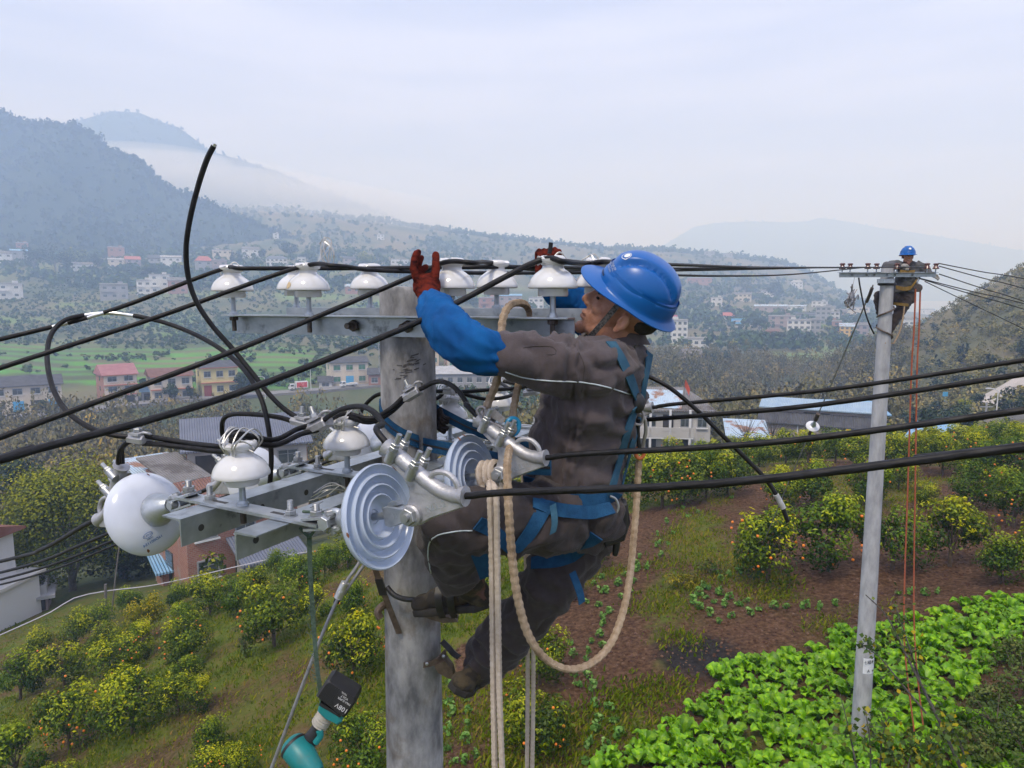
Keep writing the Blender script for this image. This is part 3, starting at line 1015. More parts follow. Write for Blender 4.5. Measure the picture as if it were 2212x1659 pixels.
# ---- young bean plants on the bare soil
LF_B = M_leaf('bean_leaf', [(0, (0.06, 0.14, 0.035)), (0.5, (0.17, 0.31, 0.08)), (1, (0.34, 0.48, 0.17))], rnd=0.15, trans=0.3)
_beans = []
for k in range(5):
    rng = np.random.default_rng(300 + k)
    v, f, s = leaves(rng, 46, (0.17, 0.17, 0.16), 0.10, 7, 0.62, 0.5, up=0.9, lump_r=0.3)
    v[:, 2] += 0.13
    st = join(*[tube([(0, 0, -0.04), (math.cos(a) * 0.05, math.sin(a) * 0.05, 0.09), (math.cos(a) * 0.12, math.sin(a) * 0.12, 0.19)], 0.006, 4, 0.06) for a in np.linspace(0, 5.4, 5)])
    sv, sf = st
    quads = np.array([q if len(q) == 4 else (q[0], q[1], q[2], q[2]) for q in sf if len(q) == 4])
    _beans.append(mesh('bean_plant', (np.vstack([v, sv]), np.vstack([f, quads + len(v)])), LF_B, False, None, {'shade': ('FACE', np.r_[s * 1.3, np.full(len(quads), 0.25)])}))
BEANS = [(1118.6 + x * .3034, 1230.4 + y * .3034) for x, y in (
    (1240, 245), (1290, 285), (1290, 185), (1335, 205), (1395, 230), (1475, 268), (1435, 175), (1505, 205), (1630, 222), (1575, 255), (1360, 325), (1425, 375),
    (1520, 338), (1650, 318), (1720, 290), (1825, 278), (1915, 275), (2045, 272), (2150, 276), (1345, 140), (1440, 92), (1500, 56), (1395, 36), (1580, 30),
    (595, 75), (715, 128), (825, 108), (625, 165), (490, 245), (570, 265), (645, 312), (600, 355), (605, 395), (735, 205), (800, 160), (580, 468), (520, 515),
    (500, 595), (605, 550), (370, 540), (395, 640), (490, 655), (400, 765), (495, 770), (430, 835), (525, 862), (550, 972), (650, 996), (575, 1080), (690, 1092), (560, 1165),
    (725, 1200), (505, 1275), (640, 1300), (480, 1385), (540, 120), (520, 60), (850, 20), (760, 60))]
BEANS += [(1286.4 + x * .4187, 783 + y * .4187) for x, y in (
    (475, 800), (370, 835), (400, 890), (320, 895), (320, 955), (375, 940), (335, 1010), (230, 1018), (265, 1075), (210, 1045), (210, 1088), (50, 1188), (35, 1120), (115, 1158), (200, 1142),
    (525, 1200), (530, 780), (450, 760), (750, 890), (765, 970), (740, 1080), (690, 1100), (1700, 1200), (1765, 1190), (1625, 1195), (1565, 1195), (1160, 1255), (1240, 1245), (640, 1190), (560, 1160), (700, 700), (1210, 700), (1290, 720), (1730, 640), (30, 1190), (70, 1290), (30, 1400), (20, 1260))]
BEANS += [(559.3 + x * .2924, 1174.5 + y * .2924) for x, y in ((1420, 1060), (1530, 1155), (1400, 1175), (1420, 1270), (1540, 1245), (1540, 1355), (1395, 1395), (1390, 1520), (1520, 1485), (1525, 1630), (1600, 1590), (1440, 1640))]
for i, (u, v) in enumerate(BEANS):
    b = G(u, v)
    o = link('bean_plant', _beans[i % 5], None, (b[0], b[1], b[2]))
    sc = R.uniform(0.6, 1.0)
    o.scale = (sc, sc, sc)
    o.rotation_euler = (0, 0, R.uniform(0, 6.28))
    tag(o, 'small leafy bean plant growing in the bare brown soil', 'plant', 'young bean plants in the soil')

# ---- mustard greens
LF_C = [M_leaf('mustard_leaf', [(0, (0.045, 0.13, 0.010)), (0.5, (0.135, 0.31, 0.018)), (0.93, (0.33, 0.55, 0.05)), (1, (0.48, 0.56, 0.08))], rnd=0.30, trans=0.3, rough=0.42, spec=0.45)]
def mustard_leaf(rng):
    nu, nv = 9, 7
    L_, W_ = 0.34, 0.125
    vs_, fs, sh = [], [], []
    lob = rng.uniform(0, 6)
    for i in range(nu):
        t = i / (nu - 1)
        wid = W_ * (math.sin(math.pi * min(1, t * 0.9 + 0.12)) ** 0.6) * (0.35 + 0.85 * t) if t > 0 else 0.012
        wid *= 1 + 0.16 * math.sin(i * 2.4 + lob)
        if i == nu - 1: wid *= 0.55
        cx = L_ * (t * 0.80)
        cz_ = L_ * (0.62 * math.sin(t * 1.55) - 0.42 * max(0, t - 0.55) ** 2 * 4)
        for j in range(nv):
            q = (j / (nv - 1) - 0.5) * 2
            ruf = 0.022 * abs(q) ** 1.5 * math.sin(i * 2.1 + j * 2.9 + lob) + 0.014 * rng.normal() * abs(q)
            vs_.append((cx + 0.012 * math.sin(j * 2 + i), q * wid, cz_ + 0.030 * q * q + ruf - 0.006 * (j == 3)))
    for i in range(nu - 1):
        for j in range(nv - 1):
            a = i * nv + j
            fs.append((a, a + 1, a + nv + 1, a + nv))
            mid = 0.25 if j in (2, 3) else 0
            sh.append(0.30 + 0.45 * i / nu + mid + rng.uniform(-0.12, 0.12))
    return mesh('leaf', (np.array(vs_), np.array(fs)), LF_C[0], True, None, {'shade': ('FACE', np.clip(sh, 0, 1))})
_mleaf = [mustard_leaf(np.random.default_rng(500 + k)) for k in range(7)]
FIELD = [G(u, v) for u, v in ((1262, 1675), (1335, 1622), (1405, 1592), (1470, 1530), (1560, 1452), (1640, 1420), (1720, 1412), (1790, 1368), (1890, 1358), (1960, 1340), (2010, 1332), (2110, 1302), (2215, 1298))]
fx = [p[0] for p in FIELD]; fy = [p[1] for p in FIELD]
_poly = [(p[0], p[1]) for p in FIELD] + [(FIELD[-1][0] + 1.2, FIELD[-1][1] + 0.2), (FIELD[-1][0] + 1.5, 9.8), (7.6, 8.6), (FIELD[0][0] + 0.2, 8.4)]
_pl = []
_sp = 0.355
for iy in range(40):
    for ix in range(60):
        x = min(fx) - 1 + (ix + 0.5 * (iy % 2)) * _sp + R.gauss(0, 0.07)
        y = 8.2 + iy * _sp * 0.9 + R.gauss(0, 0.07)
        if inpoly(np.array(x), np.array(y), _poly):
            _pl.append((x, y))
far_base = G(1855, 1585)
NM = 0
_pl.sort(key=lambda q: q[1])
_rest = []
for n, (x, y) in enumerate(_pl):
    if math.hypot(x - far_base[0], y - far_base[1]) < 0.22: continue
    # ragged edge towards the brush in the corner
    if x > 7.6 + R.gauss(0, 0.35) and y < 11.2 + (x - 7.6) * 0.42: continue
    z = float(H(x, y))
    if NM >= 300:
        _rest.append((x, y, z)); continue
    root = bpy.data.objects.new('mustard_plant', None)
    COL.objects.link(root)
    root.location = (x, y, z)
    root.rotation_euler = (R.gauss(0, 0.1), R.gauss(0, 0.1), R.uniform(0, 6.28))
    sc = R.uniform(0.68, 1.08)
    root.scale = (sc, sc, sc * R.uniform(0.85, 1.15))
    tag(root, 'leafy mustard green in the bright vegetable bed', 'plant', 'mustard greens in the vegetable bed')
    nl = R.choice((7, 8, 9))
    for k in range(nl):
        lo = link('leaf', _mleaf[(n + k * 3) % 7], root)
        lo.rotation_euler = (R.gauss(0, 0.25), R.uniform(-0.45, 0.45) - (0.5 if k > 5 else 0), k * 2.4 + R.gauss(0, 0.2))
        s2 = R.uniform(0.75, 1.15) * (0.75 if k > 5 else 1)
        lo.scale = (s2, s2 * R.uniform(0.9, 1.3), s2)
    NM += 1

if _rest:
    _var = []
    for k in range(6):
        vv, ff, ss, o_ = [], [], [], 0
        for j in range(8):
            me = _mleaf[(k + 3 * j) % 7]
            a = np.empty(len(me.vertices) * 3); me.vertices.foreach_get('co', a); a = a.reshape(-1, 3)
            e = np.empty(len(me.polygons)); me.attributes['shade'].data.foreach_get('value', e)
            idx = np.empty(len(me.polygons) * 4, dtype=np.int32); me.polygons.foreach_get('vertices', idx)
            t_, p_ = j * 2.4 + R.gauss(0, 0.2), R.uniform(-0.4, 0.4) - (0.5 if j > 5 else 0)
            c1_, s1_ = math.cos(p_), math.sin(p_)
            a = np.c_[a[:, 0] * c1_ + a[:, 2] * s1_, a[:, 1], -a[:, 0] * s1_ + a[:, 2] * c1_] * R.uniform(0.7, 1.1)
            c1_, s1_ = math.cos(t_), math.sin(t_)
            vv.append(np.c_[a[:, 0] * c1_ - a[:, 1] * s1_, a[:, 0] * s1_ + a[:, 1] * c1_, a[:, 2]]); ff.append(idx.reshape(-1, 4) + o_); ss.append(e); o_ += len(a)
        _var.append((np.concatenate(vv), np.concatenate(ff), np.concatenate(ss)))
    stuff('mustard_bed', scatter(_var, np.array(_rest), np.array([R.uniform(0.68, 1.08) for _ in _rest]), np.array([R.uniform(0, 6.28) for _ in _rest]), np.array([R.gauss(0, 0.08) for _ in _rest])), LF_C[0], 'far rows of mustard greens at the back of the bed', 'plants')

# ---- grass and weeds on the near ground
GRASS = M_leaf('grass_blade', [(0, (0.05, 0.085, 0.014)), (0.45, (0.135, 0.185, 0.025)), (0.72, (0.24, 0.24, 0.045)), (1, (0.30, 0.20, 0.085))], rnd=0, trans=0.35, rough=0.8, spec=0.1)
def blades(rng, n, hgt, spread):
    x, y = rng.normal(0, spread, (2, n))
    a = rng.uniform(0, 6.283, n); h = hgt * rng.uniform(0.5, 1.3, n); ln = rng.uniform(0.3, 1.1, n) * h
    b = np.stack([x, y, np.zeros(n)], -1)
    d = np.stack([np.cos(a), np.sin(a), np.zeros(n)], -1); s = np.stack([-np.sin(a), np.cos(a), np.zeros(n)], -1) * (0.011 + 0.02 * hgt)
    up = np.array((0, 0, 1.0))
    v = np.stack([b - s, b + s, b + s * 0.7 + d * ln[:, None] * 0.4 + up * h[:, None] * 0.7, b + d * ln[:, None] + up * h[:, None]], 1).reshape(-1, 3)
    return v, np.arange(4 * n).reshape(n, 4), np.clip(rng.normal(0.45, 0.2, n), 0, 1)
_bl = [blades(np.random.default_rng(700 + k), 18, 0.062, 0.16) for k in range(7)]
rng = np.random.default_rng(77)
gx, gy, off = [], [], []
while len(gx) < 11000:
    yv = math.exp(rng.uniform(math.log(8), math.log(40)))
    xv = rng.uniform(-0.95, 0.9) * yv
    on = bool(inpoly(np.array(xv), np.array(yv), SOIL))
    if inpoly(np.array(xv), np.array(yv), _poly): continue
    ns = float(fbm(np.array((xv / 2.2, yv / 2.2, 0.0)), 4, 21))
    pd = float(np.min(np.hypot(_path[:, 0] - xv, _path[:, 1] - yv)))
    if on and not ((pd < 0.9 and ns > -0.25) or ns > 0.20): continue
    if not on and rng.random() < (0.72 if ns > 0.04 else 0.08): continue
    gx.append(xv); gy.append(yv); off.append(0.35 * ns + (0.12 if rng.random() < 0.2 else 0) - (0.05 if on else 0))
gx, gy = np.array(gx), np.array(gy)
gz = H(gx, gy)
stuff('grass', scatter(_bl, np.stack([gx, gy, gz - 0.01], -1), rng.uniform(0.6, 1.9, len(gx)), rng.uniform(0, 6.28, len(gx)), off), GRASS,
      'olive grass and weeds covering the orchard slope', 'grass')
# clods of soil
_cl = [(np.array(ell((0, 0, 0), (1, 0.8, 0.55), n=6)[0]) * 1.0) for k in range(1)]
cv_, cf_ = ell((0, 0, 0.1), (1, 0.8, 0.6), n=6)
cf_ = np.array([q for q in cf_ if len(q) == 4])
cxy = []
while len(cxy) < 5200:
    yv = math.exp(rng.uniform(math.log(8.5), math.log(30))); xv = rng.uniform(-0.2, 0.85) * yv
    if inpoly(np.array(xv), np.array(yv), SOIL) and not inpoly(np.array(xv), np.array(yv), _poly): cxy.append((xv, yv))
cxy = np.array(cxy)
_cz = H(cxy[:, 0], cxy[:, 1])
CLOD = M_leaf('soil_clod', [(0, (0.060, 0.036, 0.027)), (0.6, (0.125, 0.075, 0.055)), (1, (0.20, 0.14, 0.105))], rnd=0, trans=0, rough=0.98, spec=0.05)
stuff('soil_clods', scatter([(cv_, cf_, np.full(len(cf_), 0.3))], np.c_[cxy, _cz], rng.uniform(0.012, 0.05, len(cxy)), rng.uniform(0, 6.28, len(cxy)), rng.uniform(-0.3, 0.6, len(cxy))), CLOD,
      'loose clods of brown soil between the bean plants', 'soil')

# low shrubs with yellow leaves beside the path
LF_S = M_leaf('yellow_shrub_leaf', [(0, (0.08, 0.10, 0.02)), (0.5, (0.26, 0.22, 0.02)), (1, (0.42, 0.33, 0.03))], rnd=0.1)
LF_W = M_leaf('weed_leaf', [(0, (0.035, 0.055, 0.015)), (0.5, (0.09, 0.13, 0.03)), (0.8, (0.17, 0.16, 0.05)), (1, (0.22, 0.13, 0.06))], rnd=0.1)
def shrub(u, vb, rx, rz, mat, label, n=500, leaf=0.09, cat='shrub', seed=1, lumps=8, name='low_shrub', sz=None):
    b = G(u, vb)
    v, f, s = leaves(np.random.default_rng(seed), n, (rx, rx * 0.8, rz), leaf, lumps, 0.55, 0.35, up=0.6)
    v[:, 2] += rz * 0.85
    t = bpy.data.objects.new(name, None); COL.objects.link(t); t.location = b
    link('foliage', mesh('foliage', (v, f), mat, False, None, {'shade': ('FACE', s)}), t)
    link('stem', mesh('stem', trunk_geo(np.random.default_rng(seed + 1), rz * 1.6, 0.015 + rz * 0.02, 7, rx * 0.6), BARK, True), t)
    return tag(t, label, cat)
shrub(1478, 1268, 0.55, 0.22, LF_S, 'low yellow-leaved shrub beside the grassy path', 260, 0.09, seed=3)
shrub(1535, 1244, 0.55, 0.28, LF_W, 'straggly olive shrub behind the yellow one by the path', 220, 0.08, seed=5)
shrub(530, 1420, 0.35, 0.5, LF_W, 'small grey-green weed clump in the grass of the left slope', 140, 0.12, seed=8)

# ---- brush in the lower right corner: thin branches with few leaves
LF_V = M_leaf('bramble_leaf', [(0, (0.03, 0.055, 0.015)), (0.45, (0.08, 0.13, 0.03)), (0.7, (0.16, 0.19, 0.04)), (0.88, (0.36, 0.30, 0.03)), (1, (0.50, 0.36, 0.02))], rnd=0.05)
TWIG = M('dark_twig', (0.055, 0.045, 0.038), (0.13, 0.12, 0.105), scale=20, rough=0.9)
def branch_plant(label, stems, seed, nleaf, leaf=0.07, name='wild_shrub'):
    """stems: lists of (column, line, distance)"""
    rng = np.random.default_rng(seed)
    lines = [np.array([P(*q) for q in st]) for st in stems]
    base = lines[0][0].copy()
    t = Thing(name, base, label, 'shrub')
    gs, tips = [], []
    for ln in lines:
        L_ = np.linalg.norm(ln[-1] - ln[0])
        c = smooth_path(ln, L_ / 24)
        gs.append(tube(ln, 0.006 + 0.0075 * L_, 6, L_ / 20, taper=([0, 1], [1, 0.25])))
        for k in range(9):
            i = rng.integers(len(c) // 4, len(c) - 1)
            d = unit(rng.normal(size=3) + (0, 0, 0.7)) * L_ * rng.uniform(0.07, 0.2)
            gs.append(tube([c[i], c[i] + d * 0.5 + rng.normal(size=3) * 0.03, c[i] + d], 0.0045, 4, 0.1, taper=([0, 1], [1, 0.3])))
            tips += [c[i] + d, c[i] + d * 0.6]
        tips += list(c[len(c) // 2::3])
    t.part('branches', join(*gs), TWIG)
    n = nleaf
    tips = np.array(tips)
    q = tips[rng.integers(0, len(tips), n)] + rng.normal(size=(n, 3)) * 0.07
    v, f, s = leaves(rng, n, (1, 1, 1), leaf, 8, 0.8, 0.5)
    v = v.reshape(n, 4, 3); v = (v - v.mean(1, keepdims=True) + q[:, None]).reshape(-1, 3)
    t.part('foliage', (v, f), LF_V, False, None, attrs={'shade': ('FACE', np.clip(rng.normal(0.45, 0.26, n), 0, 1))})
branch_plant('tall bare-branched shrub leaning left in front of the far pole', [
    [(2090, 1690, 8.6), (2030, 1560, 8.7), (1990, 1480, 8.8), (1950, 1400, 8.9), (1915, 1330, 9.0), (1870, 1285, 9.0)],
    [(2000, 1540, 8.7), (1950, 1480, 8.75), (1900, 1420, 8.8), (1850, 1385, 8.8)],
    [(1990, 1480, 8.8), (1965, 1400, 8.9), (1945, 1340, 9.0), (1930, 1300, 9.0)]], 61, 230, 0.075)
branch_plant('twiggy shrub at the foot of the far pole', [
    [(1860, 1700, 8.3), (1845, 1630, 8.3), (1830, 1560, 8.4), (1815, 1500, 8.4)], [(1900, 1700, 8.3), (1905, 1600, 8.4), (1920, 1545, 8.4)],
    [(1880, 1690, 8.3), (1880, 1610, 8.4), (1868, 1530, 8.4)]], 62, 150, 0.085)
branch_plant('leafy bramble along the bottom edge right of the far pole', [
    [(1960, 1700, 8.2), (1965, 1640, 8.3), (1990, 1590, 8.4)], [(2030, 1700, 8.2), (2020, 1640, 8.3), (2000, 1600, 8.4)], [(2090, 1700, 8.2), (2080, 1620, 8.3), (2050, 1560, 8.4)],
    [(1930, 1700, 8.2), (1930, 1640, 8.3), (1905, 1600, 8.4)]], 63, 420, 0.085)
rng = np.random.default_rng(88)
for k, (u, vb, rx, rz, lab) in enumerate(((2150, 1590, 0.75, 0.42, 'brown-green weed thicket in the lower right corner'), (2210, 1520, 0.7, 0.5, 'reddish weed thicket at the right edge beside the vegetable bed'),
                                     (2085, 1640, 0.6, 0.35, 'olive weed clump left of the corner thicket'), (2215, 1655, 0.7, 0.4, 'weed clump at the very bottom right corner'), (2190, 1440, 0.4, 0.3, 'thin weed clump above the corner thicket'), (2135, 1535, 0.4, 0.3, 'small weed clump between the vegetable bed and the thicket'))):
    shrub(u, vb, rx, rz, LF_W, lab, 900, 0.06, seed=40 + k, lumps=12, name='weed_clump')
# ---------------------------------------------------------------- houses
def wallmat(n, c, k=0.8, sc=0.25, streak=None):
    return M(n, c, tuple(x * k for x in c), scale=sc, rough=0.9, spec=0.2, c3=streak or tuple(x * 0.55 for x in c), s3=0.7, lo3=0.60, hi3=0.8, stretch=(1, 1, 0.35), bump=0.15, bscale=3)
WM = {'white': wallmat('whitewashed_plaster', (0.66, 0.66, 0.66)), 'cream': wallmat('cream_plaster', (0.64, 0.57, 0.47)), 'yellow': wallmat('yellow_plaster', (0.66, 0.58, 0.30)),
      'ochre': wallmat('ochre_plaster', (0.70, 0.45, 0.10)), 'grey': wallmat('bare_concrete_wall', (0.33, 0.33, 0.34)), 'pink': wallmat('pink_grey_block', (0.36, 0.29, 0.28)),
      'stained': wallmat('stained_white_plaster', (0.58, 0.56, 0.53), 0.75, 0.5, (0.22, 0.21, 0.19))}
def brickmat(n, c1, c2, mortar, sc):
    m = bpy.data.materials.new(n); m.use_nodes = True
    N, L = m.node_tree.nodes, m.node_tree.links
    b = N['Principled BSDF']; b.inputs['Roughness'].default_value = 0.95
    tc = N.new('ShaderNodeTexCoord'); mp = N.new('ShaderNodeMapping'); mp.inputs['Rotation'].default_value = (math.pi / 2, 0, 0)
    sx = N.new('ShaderNodeSeparateXYZ'); ad = N.new('ShaderNodeMath'); ad.operation = 'ADD'; cb = N.new('ShaderNodeCombineXYZ')
    L.new(tc.outputs['Object'], sx.inputs['Vector'])
    L.new(sx.outputs['X'], ad.inputs[0]); L.new(sx.outputs['Y'], ad.inputs[1])
    L.new(ad.outputs['Value'], cb.inputs['X']); L.new(sx.outputs['Z'], cb.inputs['Y'])
    br = N.new('ShaderNodeTexBrick')
    br.inputs['Color1'].default_value = (*c1, 1); br.inputs['Color2'].default_value = (*c2, 1); br.inputs['Mortar'].default_value = (*mortar, 1)
    br.inputs['Scale'].default_value = sc; br.inputs['Mortar Size'].default_value = 0.018; br.inputs['Brick Width'].default_value = 0.42; br.inputs['Row Height'].default_value = 0.2
    L.new(cb.outputs['Vector'], br.inputs['Vector'])
    nz = N.new('ShaderNodeTexNoise'); nz.inputs['Scale'].default_value = 0.8; nz.inputs['Detail'].default_value = 6
    L.new(tc.outputs['Object'], nz.inputs['Vector'])
    rp = N.new('ShaderNodeMapRange'); rp.inputs['From Min'].default_value, rp.inputs['From Max'].default_value = 0.55, 0.72
    L.new(nz.outputs['Fac'], rp.inputs['Value'])
    mx = N.new('ShaderNodeMix'); mx.data_type = 'RGBA'
    L.new(rp.outputs['Result'], mx.inputs['Factor']); L.new(br.outputs['Color'], mx.inputs['A']); mx.inputs['B'].default_value = (0.30, 0.27, 0.25, 1)
    L.new(mx.outputs['Result'], b.inputs['Base Color'])
    MATS[n] = m
    return m
WM['brick'] = brickmat('red_brick', (0.30, 0.115, 0.075), (0.36, 0.16, 0.11), (0.33, 0.27, 0.24), 1.6)
WM['block'] = brickmat('grey_pink_block', (0.40, 0.33, 0.31), (0.46, 0.38, 0.36), (0.24, 0.21, 0.20), 1.2)
def corr(n, c, c2, rust=None):
    """sheet or tile roof with running ribs"""
    m = M(n, c, c2, scale=0.8, rough=0.7, c3=rust, s3=0.5, lo3=0.52, hi3=0.60)
    N, L = m.node_tree.nodes, m.node_tree.links
    tc = N.new('ShaderNodeTexCoord'); wv = N.new('ShaderNodeTexWave'); wv.inputs['Scale'].default_value = 1.6
    wv.bands_direction = 'X'
    L.new(tc.outputs['Object'], wv.inputs['Vector'])
    bp = N.new('ShaderNodeBump'); bp.inputs['Strength'].default_value = 0.9; bp.inputs['Distance'].default_value = 0.08
    L.new(wv.outputs['Fac'], bp.inputs['Height']); L.new(bp.outputs['Normal'], N['Principled BSDF'].inputs['Normal'])
    return m
RM = {'dark': corr('dark_tile_roof', (0.055, 0.055, 0.06), (0.10, 0.10, 0.105)), 'slate': corr('grey_blue_sheet_roof', (0.13, 0.145, 0.19), (0.16, 0.175, 0.22)), 'pink': corr('faded_red_sheet_roof', (0.36, 0.15, 0.16), (0.42, 0.20, 0.20)),
      'red': corr('red_tile_roof', (0.42, 0.11, 0.08), (0.50, 0.17, 0.13)), 'blue': corr('blue_sheet_roof', (0.20, 0.40, 0.62), (0.28, 0.47, 0.66)), 'pale': corr('pale_blue_sheet_roof', (0.42, 0.55, 0.68), (0.50, 0.61, 0.70), (0.30, 0.16, 0.10)),
      'tile': corr('weathered_red_tile', (0.17, 0.065, 0.045), (0.26, 0.115, 0.085)), 'paleb': corr('washed_blue_sheet_roof', (0.30, 0.42, 0.54), (0.38, 0.49, 0.58)), 'brown': corr('brown_tile_roof', (0.17, 0.075, 0.05), (0.22, 0.11, 0.08)), 'concrete': M('flat_concrete_roof', (0.30, 0.30, 0.31), (0.40, 0.40, 0.40), scale=0.6, rough=0.9), 'grey': corr('grey_asbestos_roof', (0.16, 0.15, 0.14), (0.23, 0.215, 0.20), (0.10, 0.085, 0.075))}
GLASS = M('dark_window_glass', (0.045, 0.055, 0.06), (0.10, 0.12, 0.13), scale=1.5, rough=0.15, spec=0.8)
GLASSG = M('green_window_glass', (0.05, 0.16, 0.09), (0.08, 0.22, 0.13), scale=1.5, rough=0.2, spec=0.7)
FRAME = M('window_frame_metal', (0.24, 0.25, 0.26), (0.32, 0.33, 0.34), scale=3, rough=0.6)
DOORB = M('blue_roller_door', (0.07, 0.33, 0.62), (0.09, 0.38, 0.66), scale=2, rough=0.5)
DOORD = M('dark_doorway', (0.03, 0.028, 0.027), (0.055, 0.05, 0.047), scale=2, rough=0.8)
DOORR = M('red_door', (0.25, 0.05, 0.04), (0.30, 0.07, 0.06), scale=2, rough=0.6)
TRIM = {'red': M('red_tile_trim', (0.42, 0.15, 0.09), (0.50, 0.2, 0.13), scale=2, rough=0.8), 'white': M('white_trim', (0.62, 0.62, 0.62), (0.7, 0.7, 0.7), scale=2, rough=0.8)}
_ucube = {}
def ucube(m):
    if m.name not in _ucube:
        _ucube[m.name] = mesh('unit_block', box((0, 0, 0), (1, 1, 1)), m)
    return _ucube[m.name]
def _ringgeo():
    g = [box((0, 0, 0.46), (1, 1, 0.08)), box((0, 0, -0.46), (1, 1, 0.08)), box((-0.47, 0, 0), (0.06, 1, 0.84)), box((0.47, 0, 0), (0.06, 1, 0.84)), box((0, 0.1, 0), (0.035, 0.8, 0.84)), box((0, 0.1, 0.18), (0.88, 0.7, 0.03))]
    return join(*g)
_ring = mesh('window_frame', _ringgeo(), FRAME)
def blockpart(name, m, parent, c, s):
    o = link(name, ucube(m), parent, c)
    o.scale = s
    return o
HOUSE_XY = []
def house(u0, u1, vt, vb, wall, label, roof='flat', rmat='concrete', st=2, cols=3, yaw=0.0, depth=None, rf=0.28, glass=None, fine=None, side=None, doors=(), trim=None, Y=None, lit=True, cat='house', name='house', base=None, group=None, ground=True, face=True):
    b = G((u0 + u1) / 2, vb) if Y is None else P((u0 + u1) / 2, vb, Y)
    if base is not None: b = np.asarray(base, float)
    dep = b[1] * CP - b[2] * SP
    W = abs(u1 - u0) * dep / F
    Ht = (vb - vt) * dep / F
    Dp = depth or max(5.0, min(W * 0.8, 11))
    far = dep > 330 if fine is None else not fine
    rh = Ht * rf if roof in ('gable', 'hip', 'shed', 'side') else 0
    hw = Ht - rh
    root = bpy.data.objects.new(name, None); COL.objects.link(root)
    root.location = b
    root.rotation_euler = (0, 0, math.radians(yaw) + (math.atan2(-b[0], b[1]) if face else 0))
    tag(root, label, cat, group)
    HOUSE_XY.append((b[0], b[1] + Dp / 2, max(W, Dp) * 0.7))
    wm = WM[wall]
    w_ = link('wall', mesh('wall', box((0, Dp / 2, (hw - 4) / 2), (W, Dp, hw + 4)), wm), root)
    if side:
        for sx in (-1, 1):
            link('side_wall', mesh('side_wall', box((sx * (W / 2 + 0.03), Dp / 2, (hw - 4) / 2), (0.06, Dp * 0.995, hw + 4)), WM[side]), root)
    ov = 0.5
    rm = RM[rmat]
    if roof == 'flat':
        link('roof', mesh('roof', join(box((0, Dp / 2, hw + 0.1), (W + 0.9, Dp + 0.9, 0.2)), box((0, 0.05, hw + 0.5), (W, 0.15, 0.6)), box((0, Dp - 0.05, hw + 0.5), (W, 0.15, 0.6)),
             box((-W / 2 + 0.06, Dp / 2, hw + 0.5), (0.15, Dp - 0.4, 0.6)), box((W / 2 - 0.06, Dp / 2, hw + 0.5), (0.15, Dp - 0.4, 0.6)))), root).data.materials.append(rm)
    elif roof in ('gable', 'hip', 'side'):
        x0, x1, y0, y1 = -W / 2 - ov, W / 2 + ov, -ov, Dp + ov
        t = 0.14
        if roof == 'side':       # gable end faces the viewer
            v = [(x0, y0, hw), (x1, y0, hw), (x1, y1, hw), (x0, y1, hw), (0, y0, hw + rh), (0, y1, hw + rh)]
            f = [(0, 4, 5, 3), (1, 2, 5, 4), (0, 1, 4), (3, 5, 2), (0, 3, 2, 1)]
        else:
            ins = 0.0 if roof == 'gable' else min(W * 0.3, Dp * 0.5)
            v = [(x0, y0, hw), (x1, y0, hw), (x1, y1, hw), (x0, y1, hw), (x0 + ins, Dp / 2, hw + rh), (x1 - ins, Dp / 2, hw + rh)]
            f = [(0, 1, 5, 4), (2, 3, 4, 5), (0, 4, 3), (1, 2, 5), (0, 3, 2, 1)]
        v = np.array(v, float)
        link('roof', mesh('roof', join((v, f), box((0, Dp / 2, hw - 0.07), (W + 2 * ov - 0.02, Dp + 2 * ov - 0.02, t))), rm), root)
    elif roof == 'shed':
        x0, x1, y0, y1 = -W / 2 - ov, W / 2 + ov, -ov, Dp + ov
        v = np.array([(x0, y0, hw), (x1, y0, hw), (x1, y1, hw + rh), (x0, y1, hw + rh)], float)
        v = np.vstack([v, v + (0, 0, 0.15)])
        link('roof', mesh('roof', (v, [(0, 3, 2, 1), (4, 5, 6, 7), (0, 1, 5, 4), (1, 2, 6, 5), (2, 3, 7, 6), (3, 0, 4, 7)]), rm), root)
    sh = hw / st
    if roof == 'flat' and st > 1 and W > 6:
        sx_ = -1 if (int(u0) % 2) else 1
        blockpart('stair_head', wm, root, (sx_ * W * 0.25, Dp * 0.55, hw + 1.2), (min(3.2, W * 0.35), 3.0, 2.2))
        if int(u1) % 3 == 0:
            link('water_tank', mesh('water_tank', cyl((-sx_ * W * 0.3, Dp * 0.5, hw + 0.2), (-sx_ * W * 0.3, Dp * 0.5, hw + 1.9), 0.6, 12), FRAME, True, 40), root)
        if st > 1 and dep < 700:
            blockpart('balcony', wm, root, (sx_ * -W * 0.22, -0.5, sh + 0.45), (W * 0.42, 1.0, 0.9))
    if trim:
        for k in range(1, st + (0 if roof == 'flat' else 1)):
            if trim == 'red' or k < st:
                blockpart('ledge', TRIM[trim], root, (0, -0.22, k * sh - 0.12), (W + 0.3, 0.55, 0.22))
    gm = glass or GLASS
    cw = W / cols
